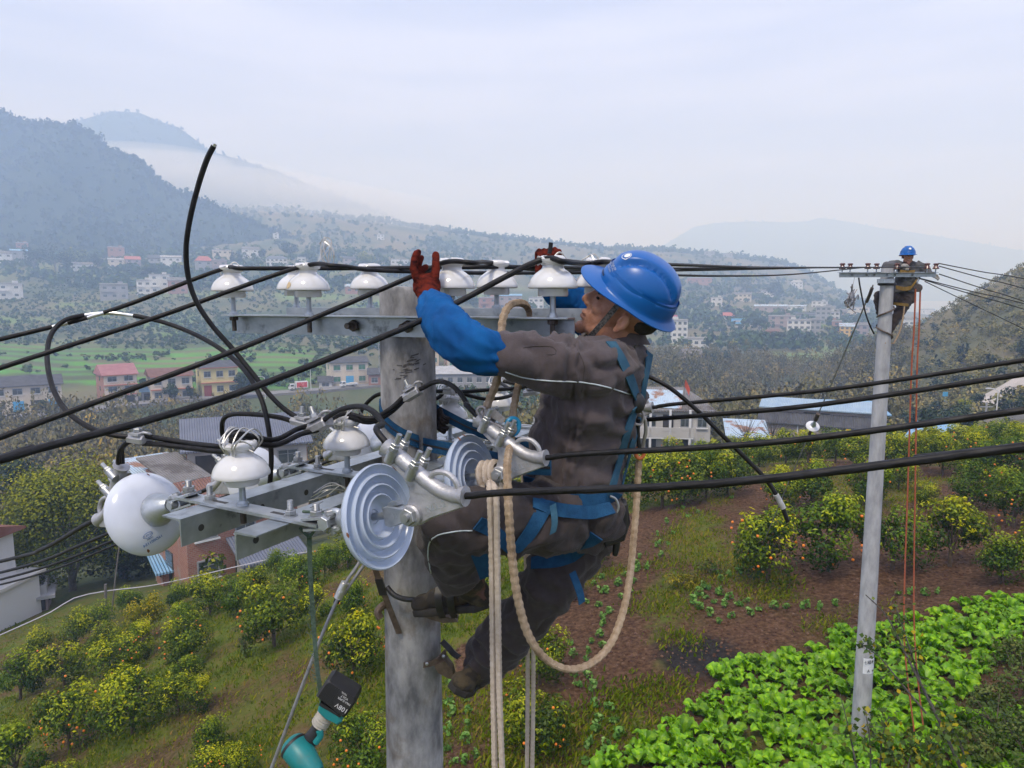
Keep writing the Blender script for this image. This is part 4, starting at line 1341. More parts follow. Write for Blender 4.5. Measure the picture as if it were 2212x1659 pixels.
    for k in range(st):
        for c in range(cols):
            cx = -W / 2 + (c + 0.5) * cw
            key = (k, c)
            dd = [d for d in doors if d[0] == k and d[1] == c]
            if dd:
                m = {'b': DOORB, 'd': DOORD, 'r': DOORR}[dd[0][2]]
                blockpart('door', m, root, (cx, -0.02, k * sh + sh * 0.41), (min(cw * 0.62, 3.0), 0.1, sh * 0.8))
                continue
            ww, wh = min(cw * 0.56, 2.4), min(sh * 0.5, 1.7)
            cz_ = k * sh + sh * 0.55
            if far:
                blockpart('window', gm, root, (cx, -0.01, cz_), (ww, 0.08, wh))
            else:
                o = link('window', _ring, root, (cx, -0.03, cz_)); o.scale = (ww, 0.14, wh)
                p = link('pane', ucube(gm), o, (0, 0.14, 0)); p.scale = (0.96, 0.3, 0.96)
                q = blockpart('sill', TRIM['white'], root, (cx, -0.08, cz_ - wh / 2 - 0.06), (ww + 0.2, 0.22, 0.1))
    # side windows
    for sx in (-1, 1):
        if far and (W < 7 or sx * yaw < 0): continue
        for k in range(st):
            blockpart('window', gm, root, (sx * (W / 2 + 0.04), Dp * 0.5, k * sh + sh * 0.55), (0.1, 1.3, min(sh * 0.45, 1.5)))
    return root, b, W, Dp, hw, dep

# the roadside houses on the left
house(-75, 118, 817, 892, 'cream', 'long cream two-storey house with dark roof and blue doors at the left edge', 'gable', 'dark', 2, 6, 0, 9, 0.25, doors=((0, 3, 'b'), (0, 5, 'b'), (0, 4, 'd')))
house(232, 295, 785, 870, 'cream', 'tall narrow three-storey house with faded red roof by the road', 'gable', 'pink', 3, 2, 12, 9, 0.24, side='brick', trim='red', doors=((0, 1, 'd'),))
house(333, 414, 795, 866, 'cream', 'cream two-storey house with red ledges beside the blue-roofed shed', 'gable', 'brown', 2, 3, 8, 9, 0.2, trim='red')
house(308, 334, 836, 864, 'grey', 'small dark shed with a blue roof between the roadside houses', 'shed', 'blue', 1, 1, 0, 5, 0.25, doors=((0, 0, 'd'),), cat='shed', name='shed')
house(440, 514, 782, 858, 'yellow', 'yellow two-storey house with red ledges by the road', 'gable', 'dark', 2, 3, 10, 9, 0.16, trim='red', doors=((0, 0, 'r'),))
house(716, 796, 772, 832, 'cream', 'cream house with green windows and blue door left of the pole', 'gable', 'dark', 2, 3, 10, 9, 0.17, GLASSG, doors=((0, 1, 'b'),))
house(690, 717, 812, 838, 'white', 'low white outbuilding with dark roof beside the green-windowed house', 'gable', 'dark', 1, 1, 0, 6, 0.4, cat='shed', name='shed')
house(797, 822, 796, 836, 'brick', 'brown brick shed half hidden behind the concrete pole', 'gable', 'dark', 1, 1, 0, 6, 0.3, cat='shed', name='shed')
house(930, 948, 742, 792, 'cream', 'slim cream house with pale blue roof just right of the pole', 'shed', 'pale', 2, 1, 0, 8, 0.12, GLASSG)
house(966, 1035, 745, 800, 'cream', 'cream house with brick side wall behind the climber', 'flat', 'concrete', 2, 3, 8, 9, side='brick', glass=GLASSG)
house(942, 1066, 796, 838, 'grey', 'long grey warehouse with pale roof behind the climber', 'gable', 'concrete', 1, 6, 0, 14, 0.3, cat='warehouse', name='warehouse')
# left hillside
house(0, 46, 615, 648, 'white', 'white two-storey house at the left edge above the orchard hillside', 'flat', 'concrete', 2, 2, 6, 9, side='brick')
house(222, 274, 613, 647, 'grey', 'bare grey concrete house on the left hillside', 'flat', 'concrete', 2, 3, 3, 9)
house(298, 326, 606, 636, 'white', 'small white annex on the left of the white and brick house', 'flat', 'concrete', 2, 2, 0, 8)
house(326, 366, 594, 634, 'white', 'white three-storey house joined to a brick one on the left hillside', 'flat', 'concrete', 3, 2, 0, 9)
house(367, 404, 598, 634, 'brick', 'red brick house joined to the right of the white hillside house', 'gable', 'grey', 2, 2, 4, 9, 0.2)
house(157, 197, 566, 587, 'white', 'low white house below the dark trees on the left hillside', 'gable', 'grey', 1, 4, -3, 8, 0.25)
house(-4, 25, 544, 572, 'white', 'white house at the left edge in the upper village', 'gable', 'grey', 2, 2, 4, 9, 0.2)
house(28, 60, 540, 572, 'grey', 'grey house with blue roof next to the left edge in the upper village', 'shed', 'blue', 2, 2, 0, 9, 0.15)
house(38, 60, 528, 548, 'brick', 'tall red brick house behind the blue-roofed one in the upper village', 'flat', 'concrete', 2, 2, 0, 8)
house(236, 267, 533, 560, 'brick', 'red brick house with flat roof in the upper village', 'flat', 'concrete', 2, 2, -4, 8)
house(237, 268, 556, 578, 'cream', 'cream house in front of the red brick one in the upper village', 'gable', 'concrete', 2, 2, 3, 8, 0.15)
house(274, 303, 553, 577, 'pink', 'pink-grey house with red roof in the upper village', 'gable', 'red', 2, 2, 8, 8, 0.3)
house(323, 350, 551, 577, 'grey', 'grey weathered house left of the white row in the upper village', 'gable', 'dark', 2, 2, 0, 8, 0.3)
house(350, 390, 552, 580, 'white', 'white row house with pale roof in the upper village', 'gable', 'concrete', 2, 3, -6, 8, 0.15)
house(425, 459, 553, 587, 'grey', 'grey house with red hipped roof in the upper village', 'hip', 'red', 2, 2, 6, 8, 0.3)
house(460, 490, 563, 590, 'pink', 'pink block house behind the left pin insulator', 'flat', 'concrete', 2, 2, 0, 8)
house(461, 502, 541, 562, 'cream', 'wide cream house above the left pin insulator', 'flat', 'concrete', 2, 4, -3, 8)
house(525, 560, 532, 556, 'white', 'white house among dark firs in the upper village', 'gable', 'grey', 2, 2, 5, 8, 0.25)
house(576, 620, 553, 574, 'white', 'white hipped-roof house with columns in the upper village', 'hip', 'slate', 2, 5, 0, 9, 0.3)
house(643, 660, 557, 567, 'white', 'tiny white house left of the wire coil', 'flat', 'concrete', 1, 2, 0, 7)
house(742, 768, 555, 576, 'pink', 'pink-grey house behind the third pin insulator', 'gable', 'dark', 2, 2, 4, 8, 0.25)
house(845, 882, 561, 574, 'white', 'long white house just left of the red glove', 'flat', 'concrete', 1, 4, -3, 8)
house(748, 793, 615, 637, 'brick', 'red brick farmhouse behind the pole top', 'gable', 'pale', 1, 3, 5, 9, 0.25)
house(130, 158, 497, 513, 'grey', 'hazy grey house high on the left hillside', 'flat', 'concrete', 2, 3, 0, 9)
house(160, 178, 498, 514, 'white', 'hazy white house next to the grey one high on the left', 'flat', 'concrete', 2, 2, 0, 8)
house(590, 602, 504, 515, 'white', 'tiny pale house high on the hazy ridge', 'flat', 'concrete', 2, 1, 0, 8)
house(815, 830, 505, 516, 'white', 'tiny pale house on the middle of the hazy ridge', 'flat', 'concrete', 2, 2, 0, 8)
house(700, 716, 520, 530, 'cream', 'tiny cream house on the hillside above the wire coil', 'flat', 'concrete', 2, 2, 0, 8)
# behind the climber
house(1036, 1075, 642, 668, 'brick', 'brick house left part of the pair seen under the insulators', 'flat', 'concrete', 2, 2, 6, 9)
house(1076, 1127, 633, 667, 'pink', 'block house with blue roof seen between the insulators', 'shed', 'blue', 2, 3, 0, 9, 0.12)
house(1142, 1174, 642, 668, 'white', 'white house seen between insulator pin and blue sleeve', 'flat', 'concrete', 2, 3, 0, 9)
# the far village on the right
house(1451, 1484, 695, 745, 'white', 'tall white house with stepped roof right of the helmet', 'flat', 'concrete', 4, 3, 5, 10)
house(1484, 1538, 733, 752, 'white', 'low white wing beside the tall white house', 'flat', 'concrete', 1, 4, 0, 7)
house(1476, 1515, 757, 790, 'pink', 'pinkish shed with grey roof below the curving road', 'gable', 'grey', 1, 2, 10, 8, 0.3, cat='shed', name='shed')
house(1553, 1586, 674, 692, 'white', 'small white house with bright red hipped roof', 'hip', 'red', 1, 3, 0, 8, 0.4)
house(1536, 1560, 642, 660, 'white', 'white cube house with brick flank on the brown terraces', 'flat', 'concrete', 2, 2, 4, 8, side='brick')
house(1587, 1621, 632, 651, 'cream', 'wide cream house above the brown terraces', 'gable', 'grey', 2, 4, -5, 8, 0.2)
house(1646, 1673, 625, 640, 'white', 'hazy white house among the trees above the village', 'gable', 'grey', 2, 2, 4, 8, 0.25)
house(1708, 1733, 605, 622, 'white', 'hazy white villa with arched front on the hill', 'hip', 'concrete', 2, 3, 0, 9, 0.25)
VIL = [(1630, 1696, 657, 674, 'pink', 'gable', 'pale', 1, 4, 'long low house with pale roof at the back of the village'), (1662, 1714, 682, 710, 'pink', 'flat', 'concrete', 3, 3, 'grey-pink block house left of the white three-storey one'),
       (1701, 1749, 692, 724, 'white', 'flat', 'concrete', 3, 4, 'white three-storey house in the middle of the village'), (1748, 1771, 690, 725, 'grey', 'flat', 'concrete', 3, 2, 'unfinished grey house right of the white three-storey one'),
       (1754, 1785, 651, 665, 'white', 'flat', 'concrete', 2, 3, 'white house at the back of the village'), (1701, 1738, 659, 671, 'white', 'shed', 'pale', 1, 4, 'low white house with pale roof in the village'),
       (1718, 1760, 675, 690, 'grey', 'gable', 'dark', 1, 4, 'low grey house with dark roof in the village'), (1762, 1793, 663, 700, 'grey', 'flat', 'concrete', 4, 3, 'tall grey unfinished tower house in the village'),
       (1793, 1812, 674, 699, 'white', 'flat', 'concrete', 3, 2, 'slim white house right of the grey tower house'), (1812, 1828, 667, 692, 'pink', 'gable', 'grey', 2, 2, 'pinkish house behind the slim white one'),
       (1830, 1874, 663, 682, 'cream', 'flat', 'concrete', 2, 4, 'wide cream house left of the far pole'), (1815, 1843, 698, 729, 'ochre', 'shed', 'pale', 3, 3, 'bright orange-yellow house left of the far pole'),
       (1797, 1816, 694, 718, 'brick', 'flat', 'concrete', 2, 1, 'red brick house beside the orange-yellow one'), (1651, 1682, 711, 728, 'brick', 'gable', 'brown', 1, 2, 'low red brick house at the near edge of the village'),
       (1845, 1873, 695, 724, 'pink', 'gable', 'grey', 2, 2, 'grey-brown house between the orange-yellow house and the far pole'), (1943, 1972, 691, 708, 'white', 'flat', 'concrete', 1, 3, 'hazy white house right of the far pole'),
       (1522, 1543, 545, 557, 'grey', 'flat', 'concrete', 2, 2, 'hazy house on the ridge right of the helmet'), (1562, 1582, 549, 558, 'grey', 'flat', 'concrete', 1, 2, 'second hazy house on the ridge right of the helmet'),
       (1486, 1537, 600, 615, 'brick', 'flat', 'concrete', 1, 4, 'hazy red brick row below the ridge right of the helmet'), (1890, 1930, 655, 668, 'grey', 'gable', 'grey', 1, 3, 'hazy low house behind the far climber'),
       (1990, 2015, 668, 680, 'white', 'flat', 'concrete', 1, 2, 'hazy white house beyond the orange ropes')]
for k, (u0, u1, vt, vb, wl_, rf_, rm_, st, co, lab) in enumerate(VIL):
    house(u0, u1, vt, vb, wl_, lab, rf_, rm_, st, co, (-6, 4, 0, 7, -3)[k % 5], None, 0.22)

# near houses: the white balcony house
root, b, W, Dp, hw, dep = house(1352, 1530, 846, 992, 'stained', 'stained white two-storey balcony house right of the climber', 'hip', 'grey', 2, 5, 7, 9, 0.26, fine=True, Y=68, doors=((1, 2, 'd'), (0, 1, 'd'), (0, 3, 'd')))
blockpart('balcony', WM['stained'], root, (-W * 0.1, -0.75, hw * 0.5 + 0.35), (W * 0.78, 0.12, 1.0))
blockpart('balcony_floor', TRIM['white'], root, (-W * 0.1, -0.4, hw * 0.5 - 0.2), (W * 0.78, 0.8, 0.16))
for k in range(4):
    blockpart('column', TRIM['white'], root, (-W * 0.45 + k * W * 0.232, -0.7, hw * 0.5 + 0.1), (0.22, 0.22, hw * 1.0))
_rp = np.array([(-W * 0.45, 0.2, hw + 0.35), (W * 0.15, -0.2, hw + 0.12), (W * 0.22, 3.2, hw + 1.55), (-W * 0.40, 3.4, hw + 1.6)])
link('roof_sheet', mesh('roof_sheet', join((np.vstack([_rp, _rp + (0, 0, 0.05)]), [(3, 2, 1, 0), (4, 5, 6, 7), (0, 1, 5, 4), (1, 2, 6, 5), (2, 3, 7, 6), (3, 0, 4, 7)])), RM['pale']), root)
fl = P(1478, 850, 70)
t = Thing('flag', fl, 'small red flag on a stick above the balcony house roof', 'flag')
t.part('pole', cyl(fl - (0, 0, 2.5), fl + (0, 0, 1.3), 0.03, 6), BARKG)
t.part('cloth', ribbon([fl + (0.05, 0, 1.1), fl + (0.3, 0.1, 0.7), fl + (0.55, 0, 0.1)], (0.05, 0, 0.35), 0.02, 0.1), M('red_cloth', (0.45, 0.07, 0.04), (0.5, 0.1, 0.05), scale=3))
# the barn with the blue roof
root, b, W, Dp, hw, dep = house(1652, 1868, 868, 968, 'block', 'block-walled barn with a blue sheet roof left of the far pole', 'gable', 'paleb', 2, 1, -2, 6, 0.15, fine=True, Y=84, cat='barn', name='barn', doors=((0, 0, 'd'), (1, 0, 'd')))
_l = np.array([(-W / 2 - 0.5, -2.0, hw * 0.62), (W / 2 + 0.3, -2.0, hw * 0.62), (W / 2 + 0.3, -0.05, hw * 0.86), (-W / 2 - 0.5, -0.05, hw * 0.86)])
link('lower_roof', mesh('lower_roof', (np.vstack([_l, _l + (0, 0, 0.12)]), [(3, 2, 1, 0), (4, 5, 6, 7), (0, 1, 5, 4), (1, 2, 6, 5), (2, 3, 7, 6), (3, 0, 4, 7)]), RM['dark']), root)
link('lower_wall', mesh('lower_wall', box((0, -0.75, hw * 0.29 - 2), (W * 0.96, 1.5, hw * 0.62 + 4)), WM['block']), root)
for k in range(3):
    blockpart('post', TRIM['white'], root, (-W * 0.46 + k * W * 0.3, -1.62, hw * 0.3), (0.12, 0.12, hw * 0.66))
house(1800, 1905, 884, 968, 'block', 'dark block annex behind the barn, partly behind the far pole', 'shed', 'blue', 1, 1, 12, 8, 0.12, fine=True, Y=92, cat='barn', name='barn', doors=((0, 0, 'd'),))
house(1578, 1652, 928, 962, 'pink', 'open lean-to shed with pale blue roof beside the barn', 'shed', 'pale', 1, 2, 5, 6, 0.5, fine=True, Y=76, cat='shed', name='shed', doors=((0, 0, 'd'), (0, 1, 'd')))
house(1962, 2024, 942, 975, 'grey', 'small shed with a blue sheet roof behind the right terrace trees', 'shed', 'blue', 1, 1, -8, 7, 0.6, fine=True, Y=58, cat='shed', name='shed', doors=((0, 0, 'd'),))
# near houses on the left
root, b, W, Dp, hw, dep = house(415, 655, 1040, 1252, 'brick', 'red brick house below the cross-arm on the left slope', 'gable', 'brown', 2, 3, 22, 7, 0.2, fine=True, Y=45, doors=((0, 1, 'd'),))
house(420, 660, 912, 1030, 'stained', 'plaster and brick house with a grey-blue sheet roof behind the red brick one', 'gable', 'slate', 1, 3, 4, 9, 0.42, fine=True, Y=56, side='brick', doors=((0, 0, 'd'), (0, 1, 'd')))
house(378, 440, 1014, 1060, 'brick', 'low lean-to with grey asbestos roof left of the red brick house', 'shed', 'grey', 1, 1, 20, 6, 0.5, fine=True, Y=50, cat='shed', name='shed', doors=((0, 0, 'd'),))
house(318, 408, 1010, 1062, 'grey', 'lean-to with pale blue sheet roof behind the big round tree', 'shed', 'pale', 1, 1, 20, 5, 0.4, fine=True, Y=53, cat='shed', name='shed', doors=((0, 0, 'd'),))
house(540, 650, 1182, 1236, 'grey', 'low shed with blue-grey roof at the foot of the red brick house', 'shed', 'slate', 1, 1, 16, 3.0, 0.45, fine=True, Y=42.5, cat='shed', name='shed', doors=((0, 0, 'd'),))
house(356, 420, 1215, 1252, 'brick', 'tiny lean-to with bright blue sheet roof under the big tree', 'shed', 'blue', 1, 1, 10, 2.5, 0.35, fine=True, Y=45, cat='shed', name='shed', doors=((0, 0, 'd'),))
root, b, W, Dp, hw, dep = house(-640, -205, 1176, 1490, 'white', 'white house with red tiled roof at the lower left edge', 'gable', 'tile', 2, 4, -7, 8, 0.17, fine=True, Y=34, face=False)
blockpart('lower_storey', WM['white'], root, (0, Dp / 2, hw * 0.25 - 2), (W + 1.6, Dp + 1.6, hw * 0.5 + 4))
blockpart('ledge', WM['stained'], root, (0, Dp / 2, hw * 0.5 + 0.1), (W + 2.2, Dp + 2.2, 0.2))
house(60, 100, 1292, 1320, 'pink', 'small animal pen with a dark opening beside the white house', 'flat', 'concrete', 1, 2, -5, 3, fine=True, Y=42, cat='shed', name='shed', doors=((0, 0, 'd'), (0, 1, 'd')))

# ---- billboards, lamps, poles, vehicles
def billboard(u0, u1, v0, v1, vb, mat, label, text=None):
    b = G((u0 + u1) / 2, vb)
    k = (b[1] * CP - b[2] * SP) / F
    W, h0, h1 = (u1 - u0) * k, (vb - v1) * k, (vb - v0) * k
    t = Thing('billboard', b, label, 'billboard')
    t.part('panel', box(b + (0, 0, (h0 + h1) / 2), (W, 0.4, h1 - h0)), mat, False)
    for sx in (-0.3, 0.3):
        t.part('post', cyl(b + (sx * W, 0.35, -1), b + (sx * W, 0.35, h1 * 0.98), 0.2, 8), M('billboard_post', (0.5, 0.5, 0.5), (0.6, 0.6, 0.6)))
    t.part('lettering', xf(box((0, 0, 0), (W * 0.5, 0.06, (h1 - h0) * 0.22)), axes(b + (-W * 0.08, -0.24, (h0 + h1) / 2), V(1, 0, 0), V(0, 1, 0), V(0, 0, 1))), M('pale_print', (0.65, 0.6, 0.6), (0.5, 0.4, 0.42), scale=0.8, lo=0.45, hi=0.5), False)
billboard(1437, 1462, 683, 700, 722, M('red_board', (0.55, 0.10, 0.13), (0.5, 0.08, 0.12), scale=0.3), 'red billboard on posts behind the tall white house')
billboard(1579, 1608, 688, 700, 707, M('blue_board', (0.10, 0.36, 0.70), (0.2, 0.45, 0.7), scale=0.5), 'blue billboard in front of the village')
b = G(2040, 878); single('notice_board', join(box(b + (0, 0, 2.2), (0.9, 0.08, 0.8)), cyl(b - (0, 0, 1), b + (0, 0.06, 2.4), 0.04, 6)), DOORB, 'small blue notice board on the right hillside', 'sign', smooth=False)
LAMPM = M('white_painted_steel', (0.6, 0.62, 0.65), (0.7, 0.7, 0.72), scale=3, rough=0.5)
def lamp(u, vt, vb, label, arm=-1, Y=None):
    b = G(u, vb) if Y is None else P(u, vb, Y)
    h = (vb - vt) * (b[1] * CP - b[2] * SP) / F
    t = Thing('street_lamp', b, label, 'street lamp')
    t.part('post', cyl(b - (0, 0, 0.6), b + (0, 0, h), 0.10, 8, 0.06), LAMPM)
    t.part('arm', tube([b + (0, 0, h - 0.1), b + (arm * 0.5, 0, h + 0.15), b + (arm * 1.1, 0, h + 0.25)], 0.05, 6, 0.2), LAMPM)
    t.part('lamp_head', box(b + (arm * 1.35, 0, h + 0.27), (0.7, 0.3, 0.12)), LAMPM)
lamp(2152, 842, 897, 'white street lamp beside the climbing lane')
lamp(573, 815, 862, 'thin street lamp on the valley road left of the free cable')
lamp(251, 822, 862, 'thin street lamp beside the long cream house')
lamp(672, 792, 846, 'street lamp on the road above the small truck')
def upole(u, vt, vb, label, r=0.13):
    b = G(u, vb)
    h = (vb - vt) * (b[1] * CP - b[2] * SP) / F
    t = Thing('utility_pole', b, label, 'utility pole')
    t.part('shaft', cyl(b - (0, 0, 0.8), b + (0, 0, h), r * 1.2, 8, r * 0.8), WM['grey'])
    t.part('crossarm', box(b + (0, 0, h - 0.5), (1.5, 0.1, 0.1)), FRAME, False)
upole(2127, 868, 925, 'grey utility pole beside the lane at the right')
upole(1611, 885, 962, 'grey utility pole in front of the lean-to shed', 0.1)
upole(820, 740, 835, 'grey utility pole just left of the concrete pole')
upole(352, 815, 868, 'white utility pole between the roadside houses')
upole(1762, 668, 700, 'thin utility pole in the far village')
upole(1563, 690, 712, 'thin utility pole near the blue billboard')
TYRE = M('tyre_rubber', (0.02, 0.02, 0.02), (0.03, 0.03, 0.03))
CARW = M('white_car_paint', (0.70, 0.71, 0.72), (0.66, 0.67, 0.68), scale=1, rough=0.3, coat=0.3)
def truck(i, label, cargo, name='delivery_truck', cat='truck', s=1.0, off=0.0, rev=False):
    c = ROADC[i]
    d = unit(ROADC[i + 2] - ROADC[i])
    if rev: d = -d
    y = np.cross((0, 0, 1), d)
    m = axes(c + np.cross(d, (0, 0, 1)) * off + V(0, 0, 0.02), d * s, y * s, V(0, 0, s))
    t = Thing(name, c, label, cat)
    cab = prism([(1.0, 0.45), (2.6, 0.45), (2.6, 1.15), (2.25, 1.95), (1.0, 1.95)], -0.85, 0.85, 0.04)
    rot = np.eye(4); rot[:3, :3] = np.array([(1, 0, 0), (0, 0, 1), (0, 1, 0)])
    t.part('cab', xf(xf(cab, rot), m), CARW)
    t.part('windscreen', xf(xf(prism([(2.63, 1.2), (2.29, 1.88), (2.25, 1.86), (2.58, 1.18)], -0.75, 0.75), rot), m), GLASS, False)
    t.part('side_window', xf(box((1.7, -0.86, 1.5), (0.9, 0.06, 0.5)), m), GLASS, False)
    t.part('side_window', xf(box((1.7, 0.86, 1.5), (0.9, 0.06, 0.5)), m), GLASS, False)
    t.part('chassis', xf(box((-0.3, 0, 0.5), (5.0, 0.8, 0.18)), m), TYRE, False)
    if cargo == 'box':
        t.part('cargo_box', xf(box((-1.1, 0, 1.55), (3.6, 1.85, 1.9)), m), CARW, False)
        for sy in (-1, 1):
            t.part('side_panel', xf(box((-1.1, sy * 0.94, 1.55), (3.0, 0.05, 1.5)), m), M('red_poster_print', (0.55, 0.06, 0.07), (0.62, 0.35, 0.32), scale=0.9, lo=0.5, hi=0.6), False)
    elif cargo == 'bed':
        t.part('cargo_bed', xf(join(box((-1.1, 0, 0.75), (3.6, 1.7, 0.12)), box((-1.1, 0.83, 1.0), (3.6, 0.06, 0.4)), box((-1.1, -0.83, 1.0), (3.6, 0.06, 0.4)), box((-2.87, 0, 1.0), (0.06, 1.7, 0.4))), m), CARW, False)
        t.part('load', xf(ell((-1.2, 0, 1.0), (1.3, 0.7, 0.4)), m), M('sack_cloth', (0.45, 0.38, 0.30), (0.5, 0.45, 0.4)))
    for wx in (1.8, -1.7):
        for sy in (-1, 1):
            w = t.part('wheel', xf(cyl((wx, sy * 0.62, 0.36), (wx, sy * 0.88, 0.36), 0.36, 16, bev=0.04), m), TYRE)
            t.part('rim', xf(cyl((wx, sy * 0.86, 0.36), (wx, sy * 0.90, 0.36), 0.18, 12), m), FRAME, parent=w)
def road_i(u):
    dd = ROADC @ np.array([(1, 0, 0), (0, CP, SP), (0, -SP, CP)]).T
    uu = 1106 + F * ROADC[:, 0] / (ROADC[:, 1] * CP - ROADC[:, 2] * SP)
    return int(np.argmin(np.abs(uu - u)))
truck(road_i(641), 'small white truck with a red-printed cargo box on the valley road', 'box', off=1.4, rev=True)
truck(road_i(738), 'white flatbed truck in front of the green-windowed house', 'bed', name='flatbed_truck', s=0.95, off=-1.2, rev=True)

# ---------------------------------------------------------------- trees beyond the orchard
LF_O = M_leaf('broad_leaf_olive', [(0, (0.016, 0.036, 0.010)), (0.30, (0.070, 0.10, 0.017)), (0.55, (0.25, 0.27, 0.03)), (1, (0.50, 0.45, 0.05))], rnd=0.1)
LF_H = M_leaf('orchard_hill_leaf', [(0, (0.034, 0.060, 0.024)), (0.5, (0.062, 0.098, 0.036)), (1, (0.12, 0.15, 0.052))], rnd=0.0, trans=0.0, rough=0.9, spec=0.1)
LF_B2 = M_leaf('bare_wood_twig', [(0, (0.085, 0.088, 0.045)), (0.45, (0.165, 0.152, 0.078)), (0.8, (0.24, 0.20, 0.105)), (1, (0.34, 0.25, 0.09))], rnd=0.0, trans=0.0, rough=0.95, spec=0.05)
LF_F = M_leaf('dark_evergreen_leaf', [(0, (0.010, 0.022, 0.012)), (0.5, (0.024, 0.045, 0.020)), (1, (0.055, 0.080, 0.03))], rnd=0.12, trans=0.1)

def tree(name, u, vb, hpx, wpx, mat, label, n=1200, lumps=12, leaf=0.5, Y=None, seed=1, lift=0.28, group=None, conif=False):
    b = G(u, vb) if Y is None else P(u, vb, Y)
    k = (b[1] * CP - b[2] * SP) / F
    h, w = hpx * k, wpx * k
    rng = np.random.default_rng(seed)
    v, f, s = leaves(rng, n, (w / 2, w / 2, h * (1 - lift) / 2 * 1.1), leaf, lumps, 0.6, 0.45, up=0.3, lump_r=0.42)
    if conif:
        zz = np.clip((v[:, 2] + h * 0.36) / (h * 0.85), 0, 1)
        v[:, :2] *= (1.25 - 1.15 * zz)[:, None]
    v[:, 2] += h * (1 + lift) / 2
    root = bpy.data.objects.new(name, None); COL.objects.link(root); root.location = b
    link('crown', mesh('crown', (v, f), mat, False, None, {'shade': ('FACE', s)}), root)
    link('trunk', mesh('trunk', trunk_geo(rng, h * 0.85, h * 0.022, 6, w * 0.3), BARKG, True), root)
    return tag(root, label, 'tree', group)
tree('camphor_tree', 160, 1312, 330, 330, LF_O, 'big round olive-green tree at the left behind the white house', 26000, 40, 0.20, Y=47, seed=3, lift=0.12)
tree('camphor_tree', 268, 1300, 210, 170, LF_F, 'dark drooping tree behind the white disc insulator', 5000, 18, 0.30, Y=50, seed=4, lift=0.15)
tree('bamboo_clump', 40, 1080, 90, 120, LF_F, 'dark bush left of the big round tree', 2000, 12, 0.35, Y=60, seed=5, lift=0.1)
tree('broadleaf_tree', 2030, 962, 88, 130, LF_F, 'dark spreading tree beyond the right terrace', 3500, 16, 0.4, Y=72, seed=6, lift=0.1)
tree('broadleaf_tree', 372, 868, 42, 36, LF_F, 'green tree in front of the cream house with red ledges', 700, 9, 0.7, seed=7)
tree('broadleaf_tree', 412, 866, 34, 24, LF_F, 'small dark tree left of the yellow house', 500, 8, 0.7, seed=8)
tree('broadleaf_tree', 523, 862, 56, 52, LF_F, 'green tree in front of the yellow house', 900, 10, 0.7, seed=9)
tree('broadleaf_tree', 90, 896, 32, 30, LF_F, 'small tree in front of the long cream house', 500, 8, 0.6, seed=10)
for k, (u, vb, h, w, cn, lab) in enumerate(((75, 588, 54, 70, 0, 'dark tree group left part in the upper village'), (120, 590, 62, 76, 0, 'dark tree group middle part in the upper village'), (166, 580, 46, 58, 0, 'dark tree group right part in the upper village'),
        (213, 580, 36, 34, 0, 'round tree left of the brick house in the upper village'), (325, 606, 32, 60, 0, 'wide dark tree above the white hillside house'), (395, 596, 30, 36, 0, 'dark tree right of the white row house'),
        (503, 574, 36, 12, 1, 'tall dark fir right of the first pin insulator'), (518, 574, 33, 11, 1, 'second dark fir beside the tall one'), (471, 566, 24, 12, 1, 'small dark fir above the first pin insulator'), (566, 562, 24, 15, 0, 'small round tree left of the columned house'),
        (625, 556, 34, 44, 0, 'round tree behind the columned house'), (790, 590, 40, 50, 0, 'dark tree behind the second pin insulator'), (885, 612, 30, 36, 0, 'dark tree behind the red glove'),
        (1672, 646, 40, 44, 0, 'dark tree group above the village'), (1610, 636, 44, 66, 0, 'large dark tree group behind the cream terrace house'), (1640, 720, 34, 34, 0, 'round dark tree left of the village'), (1680, 745, 32, 46, 0, 'dark tree below the red brick village house'),
        (1790, 725, 24, 22, 0, 'dark tree in front of the grey tower house'), (1520, 790, 36, 40, 0, 'green tree right of the pinkish shed'), (1562, 800, 46, 60, 0, 'large green tree below the white wing'), (1585, 758, 20, 30, 0, 'green tree in front of the white wing'),
        (1938, 690, 30, 12, 1, 'dark fir beyond the far pole'), (2020, 905, 40, 40, 0, 'green tree above the dark spreading tree'), (2075, 905, 44, 50, 0, 'green tree left of the climbing lane'), (2110, 890, 40, 44, 0, 'green tree beside the climbing lane'),
        (2180, 868, 34, 50, 0, 'green tree above the climbing lane'), (1960, 880, 50, 50, 0, 'bushy green tree right of the far pole'), (1925, 860, 40, 36, 0, 'bushy green tree just behind the far pole'), (1545, 905, 40, 34, 0, 'green tree right of the balcony house'), (1570, 970, 46, 40, 0, 'green shrub-like tree beside the lean-to shed'))):
    far = G(u, vb)[1]
    tree('fir_tree' if cn else 'broadleaf_tree', u, vb, h, w, LF_F if (cn or k % 3 != 2) else LF_O, lab, 620, 9, max(0.3, far * 0.0030), seed=30 + k, conif=bool(cn), lift=0.1 if cn else 0.15)
